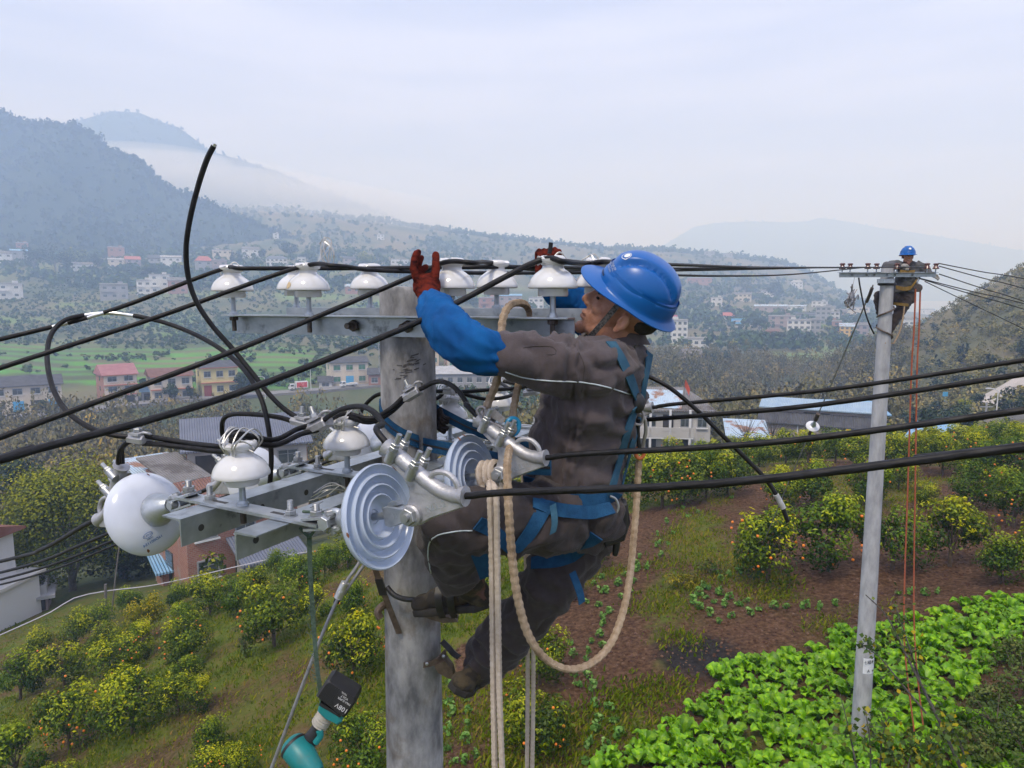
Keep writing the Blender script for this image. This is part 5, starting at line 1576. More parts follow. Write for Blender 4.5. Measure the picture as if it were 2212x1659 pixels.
# two bare trees by the lean-to
for k, (u, lab) in enumerate(((1612, 'bare leafless tree in front of the lean-to shed'), (1668, 'bare leafless tree against the barn wall'))):
    b = P(u, 965, 74)
    rng = np.random.default_rng(90 + k)
    gs = [tube([b - (0, 0, 0.5), b + (0, 0, 0.9), b + (0.1, 0, 1.8)], 0.09, 6, 0.3)]
    for i in range(26):
        a = rng.uniform(0, 6.28); e = rng.uniform(0.5, 1.9); hh = rng.uniform(1.6, 3.8)
        gs.append(tube([b + (0, 0, rng.uniform(0.6, 1.8)), b + (math.cos(a) * e * 0.5, math.sin(a) * e * 0.5, hh * 0.65), b + (math.cos(a) * e, math.sin(a) * e, hh)], 0.035, 4, 0.5, taper=([0, 1], [1, 0.3])))
    t = Thing('bare_tree', b, lab, 'tree'); t.part('trunk', gs[0], TWIG); t.part('branches', join(*gs[1:]), TWIG)

# masses of far trees that nobody could count
def in_house(x, y):
    r = np.zeros(np.shape(x), bool)
    for a, c, d in HOUSE_XY:
        r |= (np.hypot(x - a, y - c) < d + 1.5)
    return r
def mass(name, n, yr, ur, size, mat, label, dens=None, squash=(0.8, 1.3), nleaf=16, leaf=0.45, seed=1, rows=None, roadgap=5, shade=0.12, logy=True):
    rng = np.random.default_rng(seed)
    y = np.exp(rng.uniform(math.log(yr[0]), math.log(yr[1]), n * 3)) if logy else rng.uniform(yr[0], yr[1], n * 3)
    if rows: y = np.round(y / rows) * rows + rng.normal(0, rows * 0.12, len(y))
    u = rng.uniform(ur[0], ur[1], n * 3)
    x = (u - 1106) / F * y * CP
    if rows: x = np.round(x / (rows * 0.75)) * rows * 0.75 + rng.normal(0, rows * 0.1, len(x))
    keep = ~in_house(x, y)
    for c in np.concatenate(ROADS):
        keep &= np.hypot(x - c[0], y - c[1]) > roadgap
    if dens is not None: keep &= rng.random(len(x)) < dens(x, y, u)
    x, y = x[keep][:n], y[keep][:n]
    z = H(x, y)
    sc = size * rng.uniform(0.6, 1.4, len(x))
    var = [leaves(np.random.default_rng(seed * 50 + k), nleaf, (0.5, 0.5, 0.5), leaf, 6, 0.7, 0.35) for k in range(8)]
    zs = sc * rng.uniform(*squash, len(x))
    stuff(name, scatter(var, np.stack([x, y, z + zs * 0.42], -1), np.stack([sc, sc, zs], -1), rng.uniform(0, 6.28, len(x)), rng.normal(0, shade, len(x))), mat, label, 'trees')
nzf = lambda x, y, k, s: fbm(np.stack([x / k, y / k, 0 * x], -1), 3, s)
mass('riverside_wood', 2600, (66, 158), (-160, 1500), 4.6, LF_B2, 'brownish half-bare wood along the river below the road', lambda x, y, u: np.clip(1.1 + nzf(x, y, 14, 3), 0, 1) * np.where((y < 92) & (u > 380) & (u < 760), 0.1, 1), (1.1, 2.1), 105, 0.095, 5, roadgap=7, shade=0.2)
mass('riverside_wood', 1700, (100, 330), (1380, 1960), 5.5, LF_B2, 'grey-brown half-bare wood in the valley left of the far pole', lambda x, y, u: np.clip(0.9 + nzf(x, y, 22, 4), 0, 1), (1.0, 1.9), 110, 0.095, 6, shade=0.2)
mass('hillside_orchard', 5200, (300, 640), (-250, 1260), 2.6, LF_H, 'dotted rows of orchard bushes on the far hillside', lambda x, y, u: np.clip(0.65 + 1.5 * nzf(x, y, 50, 7), 0, 1), (0.7, 1.0), 12, 0.5, 8, rows=4.2)
mass('valley_orchard', 1100, (170, 330), (820, 1560), 3.0, LF_H, 'orchard bushes on the valley floor beyond the road', lambda x, y, u: np.clip(0.75 + 1.2 * nzf(x, y, 30, 9), 0, 1), (0.7, 1.0), 34, 0.26, 9, rows=4.0)
mass('terrace_hedges', 420, (205, 300), (-150, 820), 2.6, LF_H, 'dark hedges between the green terraced fields', lambda x, y, u: np.clip(nzf(x, y, 18, 11) * 2.2 + 0.12, 0, 1), (0.6, 1.0), 14, 0.5, 10)
mass('upper_hill_trees', 4200, (560, 1380), (-300, 1900), 7.5, LF_H, 'hazy trees scattered over the upper hillside', lambda x, y, u: np.clip(0.55 + 1.6 * nzf(x, y, 90, 13), 0, 1), (0.7, 1.3), 16, 0.45, 11)
mass('ridge_trees', 1500, (1290, 1400), (380, 1800), 8.5, LF_H, 'tree line along the hazy ridge', None, (0.8, 1.5), 18, 0.42, 12, logy=False)
LF_R = M_leaf('dry_scrub_leaf', [(0, (0.12, 0.125, 0.055)), (0.5, (0.21, 0.195, 0.09)), (0.85, (0.31, 0.26, 0.13)), (1, (0.42, 0.33, 0.11))], rnd=0.0, trans=0.0, rough=0.95, spec=0.05)
mass('right_hill_scrub', 2300, (95, 245), (1850, 2620), 2.4, LF_R, 'brown-green scrub on the right hillside', lambda x, y, u: np.clip(0.7 + 1.2 * nzf(x, y, 16, 15), 0, 1), (0.6, 1.1), 44, 0.19, 13, shade=0.2)
mass('right_hill_bushes', 200, (85, 240), (1900, 2620), 2.8, LF_F, 'dark bushes dotted over the right hillside', lambda x, y, u: np.clip(0.35 + 2.2 * nzf(x, y, 24, 16), 0, 1), (0.7, 1.1), 60, 0.20, 14)
mass('slope_scrub', 1500, (41, 72), (-200, 2400), 1.7, LF_O, 'green scrub below the orchard terrace', lambda x, y, u: np.clip(0.55 + 1.5 * nzf(x, y, 9, 17), 0, 1) * np.where((u > -60) & (u < 700) & (y < 60), 0.25, 1), (0.6, 1.1), 70, 0.15, 15)
mass('village_trees', 520, (380, 640), (1380, 2060), 6.0, LF_H, 'hazy trees between the houses of the far village', lambda x, y, u: np.clip(0.5 + 1.8 * nzf(x, y, 40, 18), 0, 1), (0.8, 1.3), 18, 0.42, 16)

# thin service wire over the left orchard, with its post
wp = [P(-60, 1398, 30), P(0, 1372, 31), P(110, 1322, 33), P(160, 1292, 34), P(228, 1277, 35), P(320, 1266, 36), P(400, 1250, 37), P(520, 1222, 38), P(640, 1196, 39), P(760, 1182, 40)]
single('service_wire', tube(wp, 0.028, 6, 0.5), M('pale_service_wire', (0.42, 0.40, 0.45), (0.5, 0.48, 0.5)), 'thin pale service wire sagging over the left orchard', 'wire')
single('wooden_post', cyl(P(228, 1320, 35), P(228, 1262, 35), 0.07, 8), BARKG, 'short wooden post holding the service wire', 'post')
single('wooden_post', tube([P(242, 1320, 35.5), P(248, 1260, 35.5), P(258, 1175, 35.5)], 0.04, 6, 0.4), BARKG, 'tall thin leaning stake beside the service wire post', 'post')
# ---------------------------------------------------------------- the near pole and its fittings
CONCP = M('cast_concrete', (0.135, 0.135, 0.137), (0.37, 0.365, 0.36), scale=15, rough=0.92, spec=0.25, detail=10, lo=0.36, hi=0.64, stretch=(1, 1, 0.45), bump=0.35, bscale=45, c3=(0.15, 0.105, 0.062), s3=4.2, lo3=0.55, hi3=0.74)
CONCF = M('smooth_pale_concrete', (0.28, 0.285, 0.295), (0.43, 0.435, 0.445), scale=9, rough=0.9, spec=0.2, stretch=(1, 1, 0.3), bump=0.2, bscale=40, c3=(0.30, 0.30, 0.30), s3=1.0, lo3=0.56, hi3=0.7)
GALV = M('galvanised_steel', (0.30, 0.34, 0.37), (0.48, 0.52, 0.55), scale=16, rough=0.42, metal=0.75, detail=8, lo=0.3, hi=0.7, bump=0.12, bscale=70, c3=(0.10, 0.115, 0.12), s3=9, lo3=0.58, hi3=0.72, rvar=0.15)
GALVB = M('bright_galvanised_steel', (0.36, 0.40, 0.43), (0.54, 0.57, 0.60), scale=18, rough=0.40, metal=0.75, bump=0.08, bscale=80, c3=(0.28, 0.30, 0.31), s3=7, lo3=0.6, hi3=0.75, rvar=0.12)
STEELD = M('dark_rusty_steel', (0.06, 0.055, 0.05), (0.13, 0.10, 0.085), scale=30, rough=0.6, metal=0.5, bump=0.2)
BOLTM = M('zinc_bolt', (0.34, 0.36, 0.37), (0.46, 0.47, 0.48), scale=30, rough=0.4, metal=0.8, c3=(0.22, 0.14, 0.09), s3=14, lo3=0.62, hi3=0.7)
ALU = M('cast_aluminium', (0.36, 0.36, 0.37), (0.50, 0.50, 0.51), scale=22, rough=0.50, metal=0.6, bump=0.18, bscale=90, c3=(0.40, 0.37, 0.35), s3=8, lo3=0.6, hi3=0.72)
BARE = M('bare_aluminium_strand', (0.72, 0.73, 0.75), (0.82, 0.83, 0.85), scale=40, rough=0.3, metal=0.8)
PORC = M('white_porcelain', (0.62, 0.615, 0.60), (0.69, 0.69, 0.68), scale=8, rough=0.16, spec=0.6, coat=0.5, c3=(0.42, 0.37, 0.30), s3=7, lo3=0.58, hi3=0.80)
PORCB = M('blue_white_porcelain', (0.40, 0.47, 0.58), (0.47, 0.54, 0.65), scale=6, rough=0.2, spec=0.55, coat=0.4, c3=(0.42, 0.40, 0.42), s3=6, lo3=0.66, hi3=0.76)
PORCW = M('lavender_white_porcelain', (0.60, 0.635, 0.71), (0.66, 0.695, 0.76), scale=5, rough=0.22, spec=0.55, coat=0.3, c3=(0.50, 0.47, 0.46), s3=5, lo3=0.68, hi3=0.80)
CHIP = M('rust_brown_chip', (0.16, 0.06, 0.03), (0.24, 0.10, 0.05), scale=60, rough=0.9)
CABLE = M('black_cable_sheath', (0.006, 0.006, 0.007), (0.016, 0.016, 0.018), scale=25, rough=0.50, spec=0.25, detail=6, c3=(0.05, 0.046, 0.042), s3=9, lo3=0.62, hi3=0.85, bump=0.1)
TIE = M('tie_wire_aluminium', (0.50, 0.49, 0.46), (0.62, 0.61, 0.58), scale=30, rough=0.35, metal=0.8)
INK = M('blue_ink', (0.02, 0.10, 0.34), (0.03, 0.14, 0.4), scale=40, rough=0.6)
HOLE_SHADE = M('painted_hole_shade', (0.03, 0.03, 0.032), (0.05, 0.05, 0.05))  # steel is left solid; dark patches paint the shade inside holes and slots

AX = V(-0.376, 2.46, 0)
GZ = float(H(AX[0], AX[1]))
pole = Thing('concrete_pole', (AX[0], AX[1], GZ), 'thick grey concrete utility pole the climber works on', 'utility pole')
_zs = np.r_[np.linspace(GZ - 0.5, -3, 12), np.linspace(-2.9, 0.04, 60)]
_rg = []
_a = np.linspace(0, 2 * np.pi, 64, endpoint=False)
for z in _zs:
    r = 0.0965 + (0.045 - z) * 0.0067
    rr = r + 0.0012 * fbm(np.stack([np.cos(_a) * 2, np.sin(_a) * 2, np.full(64, z * 3)], -1), 3, 3)
    _rg.append(np.stack([AX[0] + rr * np.cos(_a), AX[1] + rr * np.sin(_a), np.full(64, z)], -1))
for rr_, dz in ((0.092, 0.010), (0.084, 0.014), (0.05, 0.012), (0.045, 0.0)):
    nn_ = fbm(np.stack([np.cos(_a) * 3, np.sin(_a) * 3, np.full(64, rr_ * 30)], -1), 3, 6)
    _rg.append(np.stack([AX[0] + (rr_ + 0.003 * nn_) * np.cos(_a), AX[1] + (rr_ + 0.003 * nn_) * np.sin(_a), 0.042 + dz + 0.007 * nn_], -1))
_v = np.concatenate(_rg); _f = []
for k in range(len(_rg) - 1):
    for i in range(64):
        j = (i + 1) % 64
        _f.append((k * 64 + i, k * 64 + j, k * 64 + 64 + j, k * 64 + 64 + i))
_f.append(tuple(range(len(_v) - 64, len(_v))))
pole.part('shaft', (_v, _f), CONCP)
# scuffed tread mark
_m = []
for k in range(26):
    a = -math.pi / 2 + R.uniform(-0.62, 0.72); z = -0.235 + 0.055 * (a + 1.57) + R.gauss(0, 0.016)
    r = 0.0990 + 0.0006
    L_ = R.uniform(0.006, 0.03)
    p0 = V(AX[0] + r * math.cos(a), AX[1] + r * math.sin(a), z); p1 = V(AX[0] + r * math.cos(a + L_ / r), AX[1] + r * math.sin(a + L_ / r), z + R.uniform(-0.002, 0.008))
    _m.append(ribbon([p0, (p0 + p1) / 2 + (p0 - AX * (1, 1, 0) - (0, 0, p0[2])) * 0.002, p1], (0, 0, R.uniform(0.0008, 0.003)), 0.0006, 0.01))
pole.part('scuff_mark', join(*_m), M('dark_scuff', (0.045, 0.04, 0.04), (0.07, 0.065, 0.06)), False)

def angle_beam(p0, p1, web_dir, flange_dir, size=0.07, th=0.006):
    """L-section from p0 to p1: web hangs along web_dir, flange spreads along flange_dir"""
    p0, p1 = np.asarray(p0, float), np.asarray(p1, float)
    d = unit(p1 - p0); L_ = np.linalg.norm(p1 - p0)
    w, f = np.asarray(web_dir, float), np.asarray(flange_dir, float)
    poly = [(0, 0), (size, 0), (size, th * 0.7), (th + 0.004, th), (th, th + 0.004), (th * 0.7, size), (0, size)]
    g = prism(poly, 0, L_, 0.0)
    return xf(g, axes(p0, f, w, d))

UP = V(0, 0, 1)
A2, N2 = V(0.918, -0.396, 0), V(-0.396, -0.918, 0)
QF = V(AX[0], AX[1], 0) + N2 * 0.1005
QB = V(AX[0], AX[1], 0) - N2 * 0.1005
def s_for_u(Q, d, u, z):
    s = 0.0
    for _ in range(30):
        p = Q + d * s
        dep = p[1] * CP - z * SP
        du = (u - 1106) / F * dep - p[0]
        s += du / (d[0] - (u - 1106) / F * d[1] * CP)
    return s
ZF, ZB = -0.045, -0.020
arm1 = Thing('crossarm', QF + (0, 0, ZF), 'upper steel crossarm, front angle bar across the pole top', 'crossarm')
sL, sR = s_for_u(QF + N2 * 0.07, A2, 478, ZF), s_for_u(QF, A2, 1242, ZF)
arm1.part('angle_bar', angle_beam(QF + A2 * sL + (0, 0, ZF), QF + A2 * sR + (0, 0, ZF), -UP, N2, 0.072), GALV, False)
arm2 = Thing('crossarm', QB + (0, 0, ZB), 'upper steel crossarm, rear angle bar behind the pole top', 'crossarm')
sL2, sR2 = s_for_u(QB, A2, 618, ZB), s_for_u(QB, A2, 1266, ZB)
arm2.part('angle_bar', angle_beam(QB + A2 * sL2 + (0, 0, ZB), QB + A2 * sR2 + (0, 0, ZB), -UP, -N2, 0.072), GALV, False)
for u in (537, 552, 582, 644, 715, 1148, 1181):
    s = s_for_u(QF + N2 * 0.002, A2, u, -0.08)
    p = QF + A2 * s + N2 * 0.0005 + (0, 0, -0.081)
    arm1.part('bolt_hole_shade', xf(lathe([(0.0095, 0), (0.011, 0.0008), (0.0095, 0.0016), (0.0002, 0.0012)], 20), frame(p, N2)), HOLE_SHADE)
for u, uo in ((768, 748), (884, 868)):
    s = s_for_u(QF, A2, u, -0.08)
    p = QF + A2 * s + (0, 0, -0.081)
    s0 = s_for_u(QF, A2, uo, -0.08)
    arm1.part('slot_shade', xf(prism([(0.011 * math.cos(t) + (0.022 if math.cos(t) > 0 else -0.022), 0.011 * math.sin(t)) for t in np.linspace(0, 2 * np.pi, 24, endpoint=False)], 0, 0.0008), axes(QF + A2 * s0 + (0, 0, -0.081) + N2 * 0.0003, A2, UP, N2)), HOLE_SHADE)
    arm1.part('bolt', bolt(p + N2 * 0.0012, N2, 0.011, 0.032, 1.9), STEELD)
for u in (600,):
    pass
for sgn in (-1, 1):
    s = sgn * 0.16
    arm2.part('through_bolt', cyl(QB + A2 * s + (0, 0, -0.081), QF + A2 * s + (0, 0, -0.081), 0.008, 10), BOLTM)

# ---- pin insulators
def pin_insulator(base, label, rim=0.095, scale=1.0, below=0.04, yaw=0.0, tie=True, chip=False, seed=0, wd=None, big=False):
    """base: top of the bar; wire direction wd"""
    b = np.asarray(base, float)
    t = Thing('pin_insulator', b, label, 'insulator', 'white pin insulators')
    wd = unit(A2 if wd is None else wd)
    o = b + (0, 0, rim)
    pr = [(0.020, -0.030), (0.044, -0.030), (0.047, -0.024), (0.046, -0.004), (0.060, 0.0), (0.072, -0.003), (0.0755, -0.001), (0.0765, 0.004), (0.075, 0.011), (0.0715, 0.022), (0.0655, 0.034), (0.057, 0.045), (0.046, 0.055),
          (0.037, 0.062), (0.0325, 0.068), (0.0315, 0.074), (0.034, 0.080), (0.041, 0.084), (0.0465, 0.089), (0.048, 0.096), (0.0455, 0.103), (0.039, 0.108), (0.02, 0.110), (0.0003, 0.1105)]
    v, f = lathe([(r * scale, z * scale) for r, z in pr], 48)
    ZS = 0.88
    hi = v[:, 2] > 0.088 * scale
    v[hi, 1] *= 0.90
    grv = (v[:, 2] > 0.0985 * scale) & (np.abs(v[:, 1]) < 0.016 * scale)
    v[grv, 2] -= 0.012 * scale * np.sqrt(np.clip(1 - (v[grv, 1] / (0.016 * scale)) ** 2, 0, 1))
    v[:, 2] *= ZS
    m = axes(o, np.cross(wd, UP), wd, UP)
    if yaw:
        c, s = math.cos(yaw), math.sin(yaw)
        m[:3, :2] = m[:3, :2] @ np.array(((c, -s), (s, c)))
    t.part('bell', xf((v, f), m), PORC)
    t.part('pin', join(cyl(b + (0, 0, 0.004), o + (0, 0, -0.01), 0.0095, 14, 0.0085), cyl(b, b + (0, 0, 0.006), 0.0175, 20, 0.0165), cyl(b + (0, 0, 0.006), b + (0, 0, 0.013), 0.0135, 16, 0.011)), GALV)
    t.part('nut', join(hexnut(b + (0, 0, -0.022), (0, 0, 1), 0.0165, 0.014), cyl(b + (0, 0, -0.022), b + (0, 0, -0.022 - below), 0.0085, 12)), STEELD)
    if tie:
        rng = np.random.default_rng(seed)
        gs = []
        for k in range(3):
            rr = 0.0345 * scale; zc = (0.071 + 0.003 * k) * scale
            gs.append(tube([o + (rr * math.cos(a) * 1.02, rr * math.sin(a), zc + 0.002 * math.sin(3 * a + k)) for a in np.linspace(0, 6.0, 12)], 0.0024, 6, 0.006))
        if big:
            for k in range(5):
                x0 = np.cross(wd, UP); s_ = rng.uniform(-0.035, 0.035)
                gs.append(tube([o + x0 * 0.034 + wd * s_ * 0.5 + UP * 0.060, o + x0 * 0.040 + wd * s_ + UP * 0.095, o + wd * (s_ + rng.normal() * 0.012) + UP * (0.124 + 0.012 * rng.random()), o - x0 * 0.040 + wd * (s_ + 0.01) + UP * 0.095, o - x0 * 0.034 + wd * s_ * 0.4 + UP * 0.060], 0.0024, 6, 0.006))
        for sg in (-1, 1):
            for k in range(3):
                e = o + wd * sg * (0.045 + 0.012 * rng.random()) * scale + UP * (0.075 + 0.01 * rng.normal()) * scale
                s0 = o + np.cross(wd, UP) * 0.034 * scale * (1 if (k + sg) % 2 else -1) + UP * 0.072 * scale
                gs.append(tube([s0, (s0 + e) / 2 + UP * (0.012 + 0.012 * rng.random()) + rng.normal(size=3) * 0.006, e], 0.0024, 6, 0.006))
        t.part('tie_wire', join(*gs), TIE)
    if chip:
        bv = BVHTree.FromPolygons([Vector(q) for q in xf((v, f), m)[0]], f)
        hit = bv.find_nearest(Vector(o + N2 * 0.07 + A2 * -0.028 + UP * 0.016))
        c, nr = np.array(hit[0]), np.array(hit[1])
        mm = frame(c + nr * 0.0006, nr)
        t.part('chipped_glaze', xf(prism([(0.012 * math.cos(a) * (1 + 0.25 * math.sin(3 * a)), 0.012 * math.sin(a)) for a in np.linspace(0, 2 * np.pi, 14, endpoint=False)], 0, 0.0008), mm), M('bare_clay', (0.55, 0.42, 0.25), (0.6, 0.48, 0.3), rough=0.9), False)
    return t, o
TOPS = {}
for u, lab, kw in ((505, 'white pin insulator on the left end of the upper crossarm', dict(tie=True)), (668, 'chipped white pin insulator, second on the front upper crossarm', dict(tie=False, chip=True)),
                   (977, 'white pin insulator held beside the red glove', dict(tie=False)), (1194, 'large white pin insulator under the helmet side, right end of front crossarm', dict(tie=True))):
    s = s_for_u(QF + N2 * 0.036, A2, u, ZF)
    TOPS[u] = pin_insulator(QF + N2 * 0.036 + A2 * s + (0, 0, ZF), lab, 0.090 if u != 977 else 0.092, seed=u, **kw)[1]
for u, lab, kw in ((641, 'white pin insulator hidden behind the chipped one', dict(tie=False)), (800, 'white pin insulator on the rear crossarm left of the pole top', dict(tie=False)),
                   (1073, 'white pin insulator with notched head right of the pole', dict(tie=False, yaw=1.45)), (1291, 'white pin insulator partly hidden by the blue helmet brim', dict(tie=True))):
    s = s_for_u(QB - N2 * 0.036, A2, u, ZB)
    TOPS[u] = pin_insulator(QB - N2 * 0.036 + A2 * s + (0, 0, ZB), lab, 0.074, seed=u, **kw)[1]

# ---- lower dead-end frame
LA, LN = V(0.465, 0.885, 0), V(0.885, -0.465, 0)
LO = V(AX[0], AX[1], -0.565)
def LP(t, n, z=0.0):
    return LO + LA * t + LN * n + UP * z
for sg, lab in ((-1, 'lower steel crossarm, far angle bar of the dead-end frame'), (1, 'lower steel crossarm, near angle bar of the dead-end frame')):
    w = Thing('crossarm', LP(0, sg * 0.1), lab, 'crossarm')
    w.part('angle_bar', angle_beam(LP(-0.87, sg * 0.1015), LP(0.87, sg * 0.1015), -UP, LN * sg, 0.075, 0.006) if sg > 0 else angle_beam(LP(0.87, sg * 0.1015), LP(-0.87, sg * 0.1015), -UP, LN * sg, 0.075, 0.006), GALV, False)
    for tt in (-0.81, -0.6, -0.42, 0.42, 0.6):
        for s2 in (1, -1):
            w.part('bolt_hole_shade', xf(lathe([(0.0085, 0), (0.0095, 0.0006), (0.0002, 0.0009)], 18), frame(LP(tt, sg * 0.1015 + (0.0062 * sg if s2 > 0 else -0.0006 * sg) , -0.04), LN * sg * s2)), HOLE_SHADE)
    if sg < 0:
        w.part('stamped_text', text_geo('∠75X7X1800', 0.022, axes(LP(-0.33, -0.1015 + 0.0005, -0.045), LA, UP, np.cross(LA, UP)), 0.0002), GALVB, False)
PT = (-0.735, -0.308, 0.308, 0.735)
PLN = ('nearest', 'second', 'third', 'farthest')
for k, tt in enumerate(PT):
    w = Thing('tie_plate', LP(tt, 0, 0.002), f'{PLN[k]} flat steel cross plate bolted over the lower crossarms', 'steel plate')
    w.part('plate', xf(box((0, 0, 0.004), (0.54, 0.054, 0.008)), axes(LP(tt, 0, 0.002), LN, LA, UP)), GALVB, False)
    for nn in (-0.155, 0.155):
        w.part('bolt', bolt(LP(tt, nn, 0.010), UP, 0.0085, 0.026), BOLTM)
        w.part('slot_shade', xf(box((0, 0, 0), (0.05, 0.012, 0.0012)), axes(LP(tt, nn * 0.72, 0.0102), LN, LA, UP)), HOLE_SHADE, False)
    for nn in (-0.245, 0.245):
        w.part('end_bolt', bolt(LP(tt, nn, 0.021), UP, 0.0095, 0.018), BOLTM)
        w.part('cotter', cyl(LP(tt - 0.02, nn, 0.05), LP(tt + 0.03, nn - 0.005, 0.052), 0.0016, 6), BOLTM)
LTOP = []
for k, (tt, lab) in enumerate(zip(PT, ('white pin insulator standing on the nearest lower cross plate', 'white pin insulator on the second lower plate left of the pole', 'white pin insulator right of the pole behind the blue strap', 'white pin insulator behind the rope and the climber'))):
    _t, o = pin_insulator(LP(tt + 0.01, -0.035 if k < 2 else -0.03, 0.010), lab, 0.086, 1.0, 0.03, seed=50 + k, wd=LN, big=True)
    LTOP.append(o)

# ---- disc strings with strain clamps; local X runs outward along the line, Z up
def disc_string(tt, sg, tilt, label, mat, full=True, seed=0, stamp=False):
    c, s = math.cos(tilt), math.sin(tilt)
    x = LN * sg * c + UP * s
    z = UP * c - LN * sg * s
    y = np.cross(z, x)
    o = LP(tt, sg * 0.23, 0.006)
    m = axes(o, x, y, z)
    t = Thing('disc_insulator', o, label, 'insulator', 'disc insulator strings')
    # clevis link
    t.part('link_plate', xf(join(box((0.035, 0, 0.010), (0.10, 0.045, 0.006)), box((0.035, 0, -0.017), (0.10, 0.045, 0.006))), m), GALVB, False)
    t.part('link_bolt', xf(join(cyl((0.07, 0, -0.035), (0.07, 0, 0.03), 0.009, 14), hexnut((0.07, 0, 0.014), (0, 0, 1), 0.017, 0.012)), m), BOLTM)
    ring = [(0.085 + 0.022 * math.cos(a), 0.0, 0.024 * math.sin(a) - 0.002) for a in np.linspace(0, 2 * np.pi, 18, endpoint=False)]
    t.part('shackle', xf(join(tube(ring, 0.0085, 10, 0.006, closed=True), cyl((0.07, -0.03, -0.002), (0.07, 0.03, -0.002), 0.012, 14), hexnut((0.07, -0.036, -0.002), (0, 1, 0), 0.019, 0.012)), m), GALVB)
    rx = np.eye(4); rx[:3, :3] = np.array([(0, 0, 1), (0, 1, 0), (-1, 0, 0)]).astype(float)
    cap = [(0.010, 0.100), (0.022, 0.102), (0.028, 0.110), (0.034, 0.120), (0.040, 0.135), (0.0455, 0.150), (0.049, 0.162), (0.051, 0.172), (0.050, 0.178), (0.045, 0.180)]
    t.part('cap', xf(xf(lathe(cap, 36), rx), m), GALVB)
    shell = [(0.046, 0.174), (0.060, 0.178), (0.080, 0.184), (0.098, 0.193), (0.112, 0.204), (0.122, 0.216), (0.1265, 0.226), (0.127, 0.231), (0.124, 0.234), (0.120, 0.230), (0.113, 0.221), (0.107, 0.219), (0.1035, 0.226), (0.102, 0.235), (0.0985, 0.237), (0.096, 0.231),
             (0.090, 0.220), (0.084, 0.217), (0.0795, 0.224), (0.078, 0.236), (0.0745, 0.238), (0.072, 0.231), (0.066, 0.219), (0.060, 0.215), (0.0555, 0.222), (0.054, 0.233), (0.051, 0.235), (0.048, 0.228), (0.042, 0.213), (0.036, 0.207), (0.026, 0.205), (0.018, 0.208), (0.016, 0.205), (0.0003, 0.205)]
    t.part('shell', xf(xf(lathe(shell, 72), rx), m), mat)
    t.part('ball_pin', xf(join(cyl((0.205, 0, 0), (0.262, 0, 0), 0.0095, 14)), m), GALVB)
    # socket clevis
    t.part('socket_clevis', xf(join(xf(prism([(0.248, -0.022), (0.262, -0.026), (0.300, -0.020), (0.345, -0.017), (0.352, 0.0), (0.345, 0.017), (0.300, 0.020), (0.262, 0.026), (0.248, 0.022)], -0.017, 0.017, 0.004), axes((0, 0, 0), V(1, 0, 0), V(0, 0, 1), V(0, -1, 0))),
                    box((0.28, 0, 0.028), (0.03, 0.022, 0.008))), m), GALVB)
    px = 0.335
    t.part('clevis_bolt', xf(join(cyl((px, -0.048, 0), (px, 0.036, 0), 0.010, 16), hexnut((px, -0.040, 0), (0, 1, 0), 0.021, 0.016), hexnut((px, 0.024, 0), (0, 1, 0), 0.019, 0.012)), m), BOLTM)
    # strain clamp body
    body = [(-0.024, -0.010), (-0.010, -0.026), (0.012, -0.027), (0.045, -0.014), (0.100, -0.002), (0.136, 0.006), (0.142, 0.030), (0.134, 0.048), (0.104, 0.046), (0.072, 0.062), (0.045, 0.085), (0.018, 0.112), (-0.012, 0.142), (-0.034, 0.162), (-0.050, 0.158), (-0.052, 0.142), (-0.034, 0.118), (-0.012, 0.092), (0.000, 0.066), (-0.004, 0.040), (-0.018, 0.018)]
    tp = [(0.146, 0.0, 0.030), (0.118, 0, 0.034), (0.085, 0, 0.046), (0.050, 0, 0.072), (0.015, 0, 0.104), (-0.020, 0, 0.138), (-0.050, 0, 0.164)]
    cb = join(xf(prism(body, -0.011, 0.011, 0.004), axes((px, 0, 0), V(1, 0, 0), V(0, 0, 1), V(0, -1, 0))),
              tube([V(*q) + (px, 0, 0) for q in tp], 0.0185, 16, 0.006, taper=([0, 0.06, 0.2, 0.6, 0.93, 1], [1.28, 1.05, 0.95, 1.0, 1.0, 1.35])),
              cyl((px, -0.026, 0), (px, 0.026, 0), 0.026, 20, bev=0.004),
              tube([(px + 0.050, -0.003, 0.072), (px + 0.078, -0.004, 0.090), (px + 0.110, -0.004, 0.086), (px + 0.128, -0.003, 0.066), (px + 0.130, 0, 0.044)], 0.0068, 10, 0.005))
    cl = t.part('strain_clamp', xf(cb, m), ALU)
    gs = []
    dv = unit(V(0.62, 0, 0.78))
    for q in ((0.022, 0, 0.098), (-0.026, 0, 0.143)):
        for yy in (-0.019, 0.019):
            p0 = V(*q) + (px, yy, 0)
            gs += [cyl(p0 - dv * 0.016, p0 + dv * 0.016, 0.0125, 14), hexnut(p0 + dv * 0.016, dv, 0.0125, 0.011), hexnut(p0 + dv * 0.028, dv, 0.0115, 0.007), cyl(p0 + dv * 0.035, p0 + dv * 0.060, 0.0065, 10)]
    t.part('u_bolts', xf(join(*gs), m), BOLTM)
    if full:
        t.part('clamp_letters', join(text_geo('NLL-2', 0.022, axes((m @ np.array((px + 0.068, -0.0112, 0.014, 1)))[:3], unit(0.97 * x + 0.2 * z), unit(0.97 * z - 0.2 * x), -y), 0.0005)), GALVB, False)
        t.part('link_letters', join(text_geo('W-7B', 0.020, axes((m @ np.array((0.300, -0.0172, 0.0, 1)))[:3], x, z, -y), 0.0004)), GALVB, False)
    rng = np.random.default_rng(seed)
    bv_v, bv_f = xf(xf(lathe(shell, 72), rx), m)
    bv = BVHTree.FromPolygons([Vector(q) for q in bv_v], bv_f)
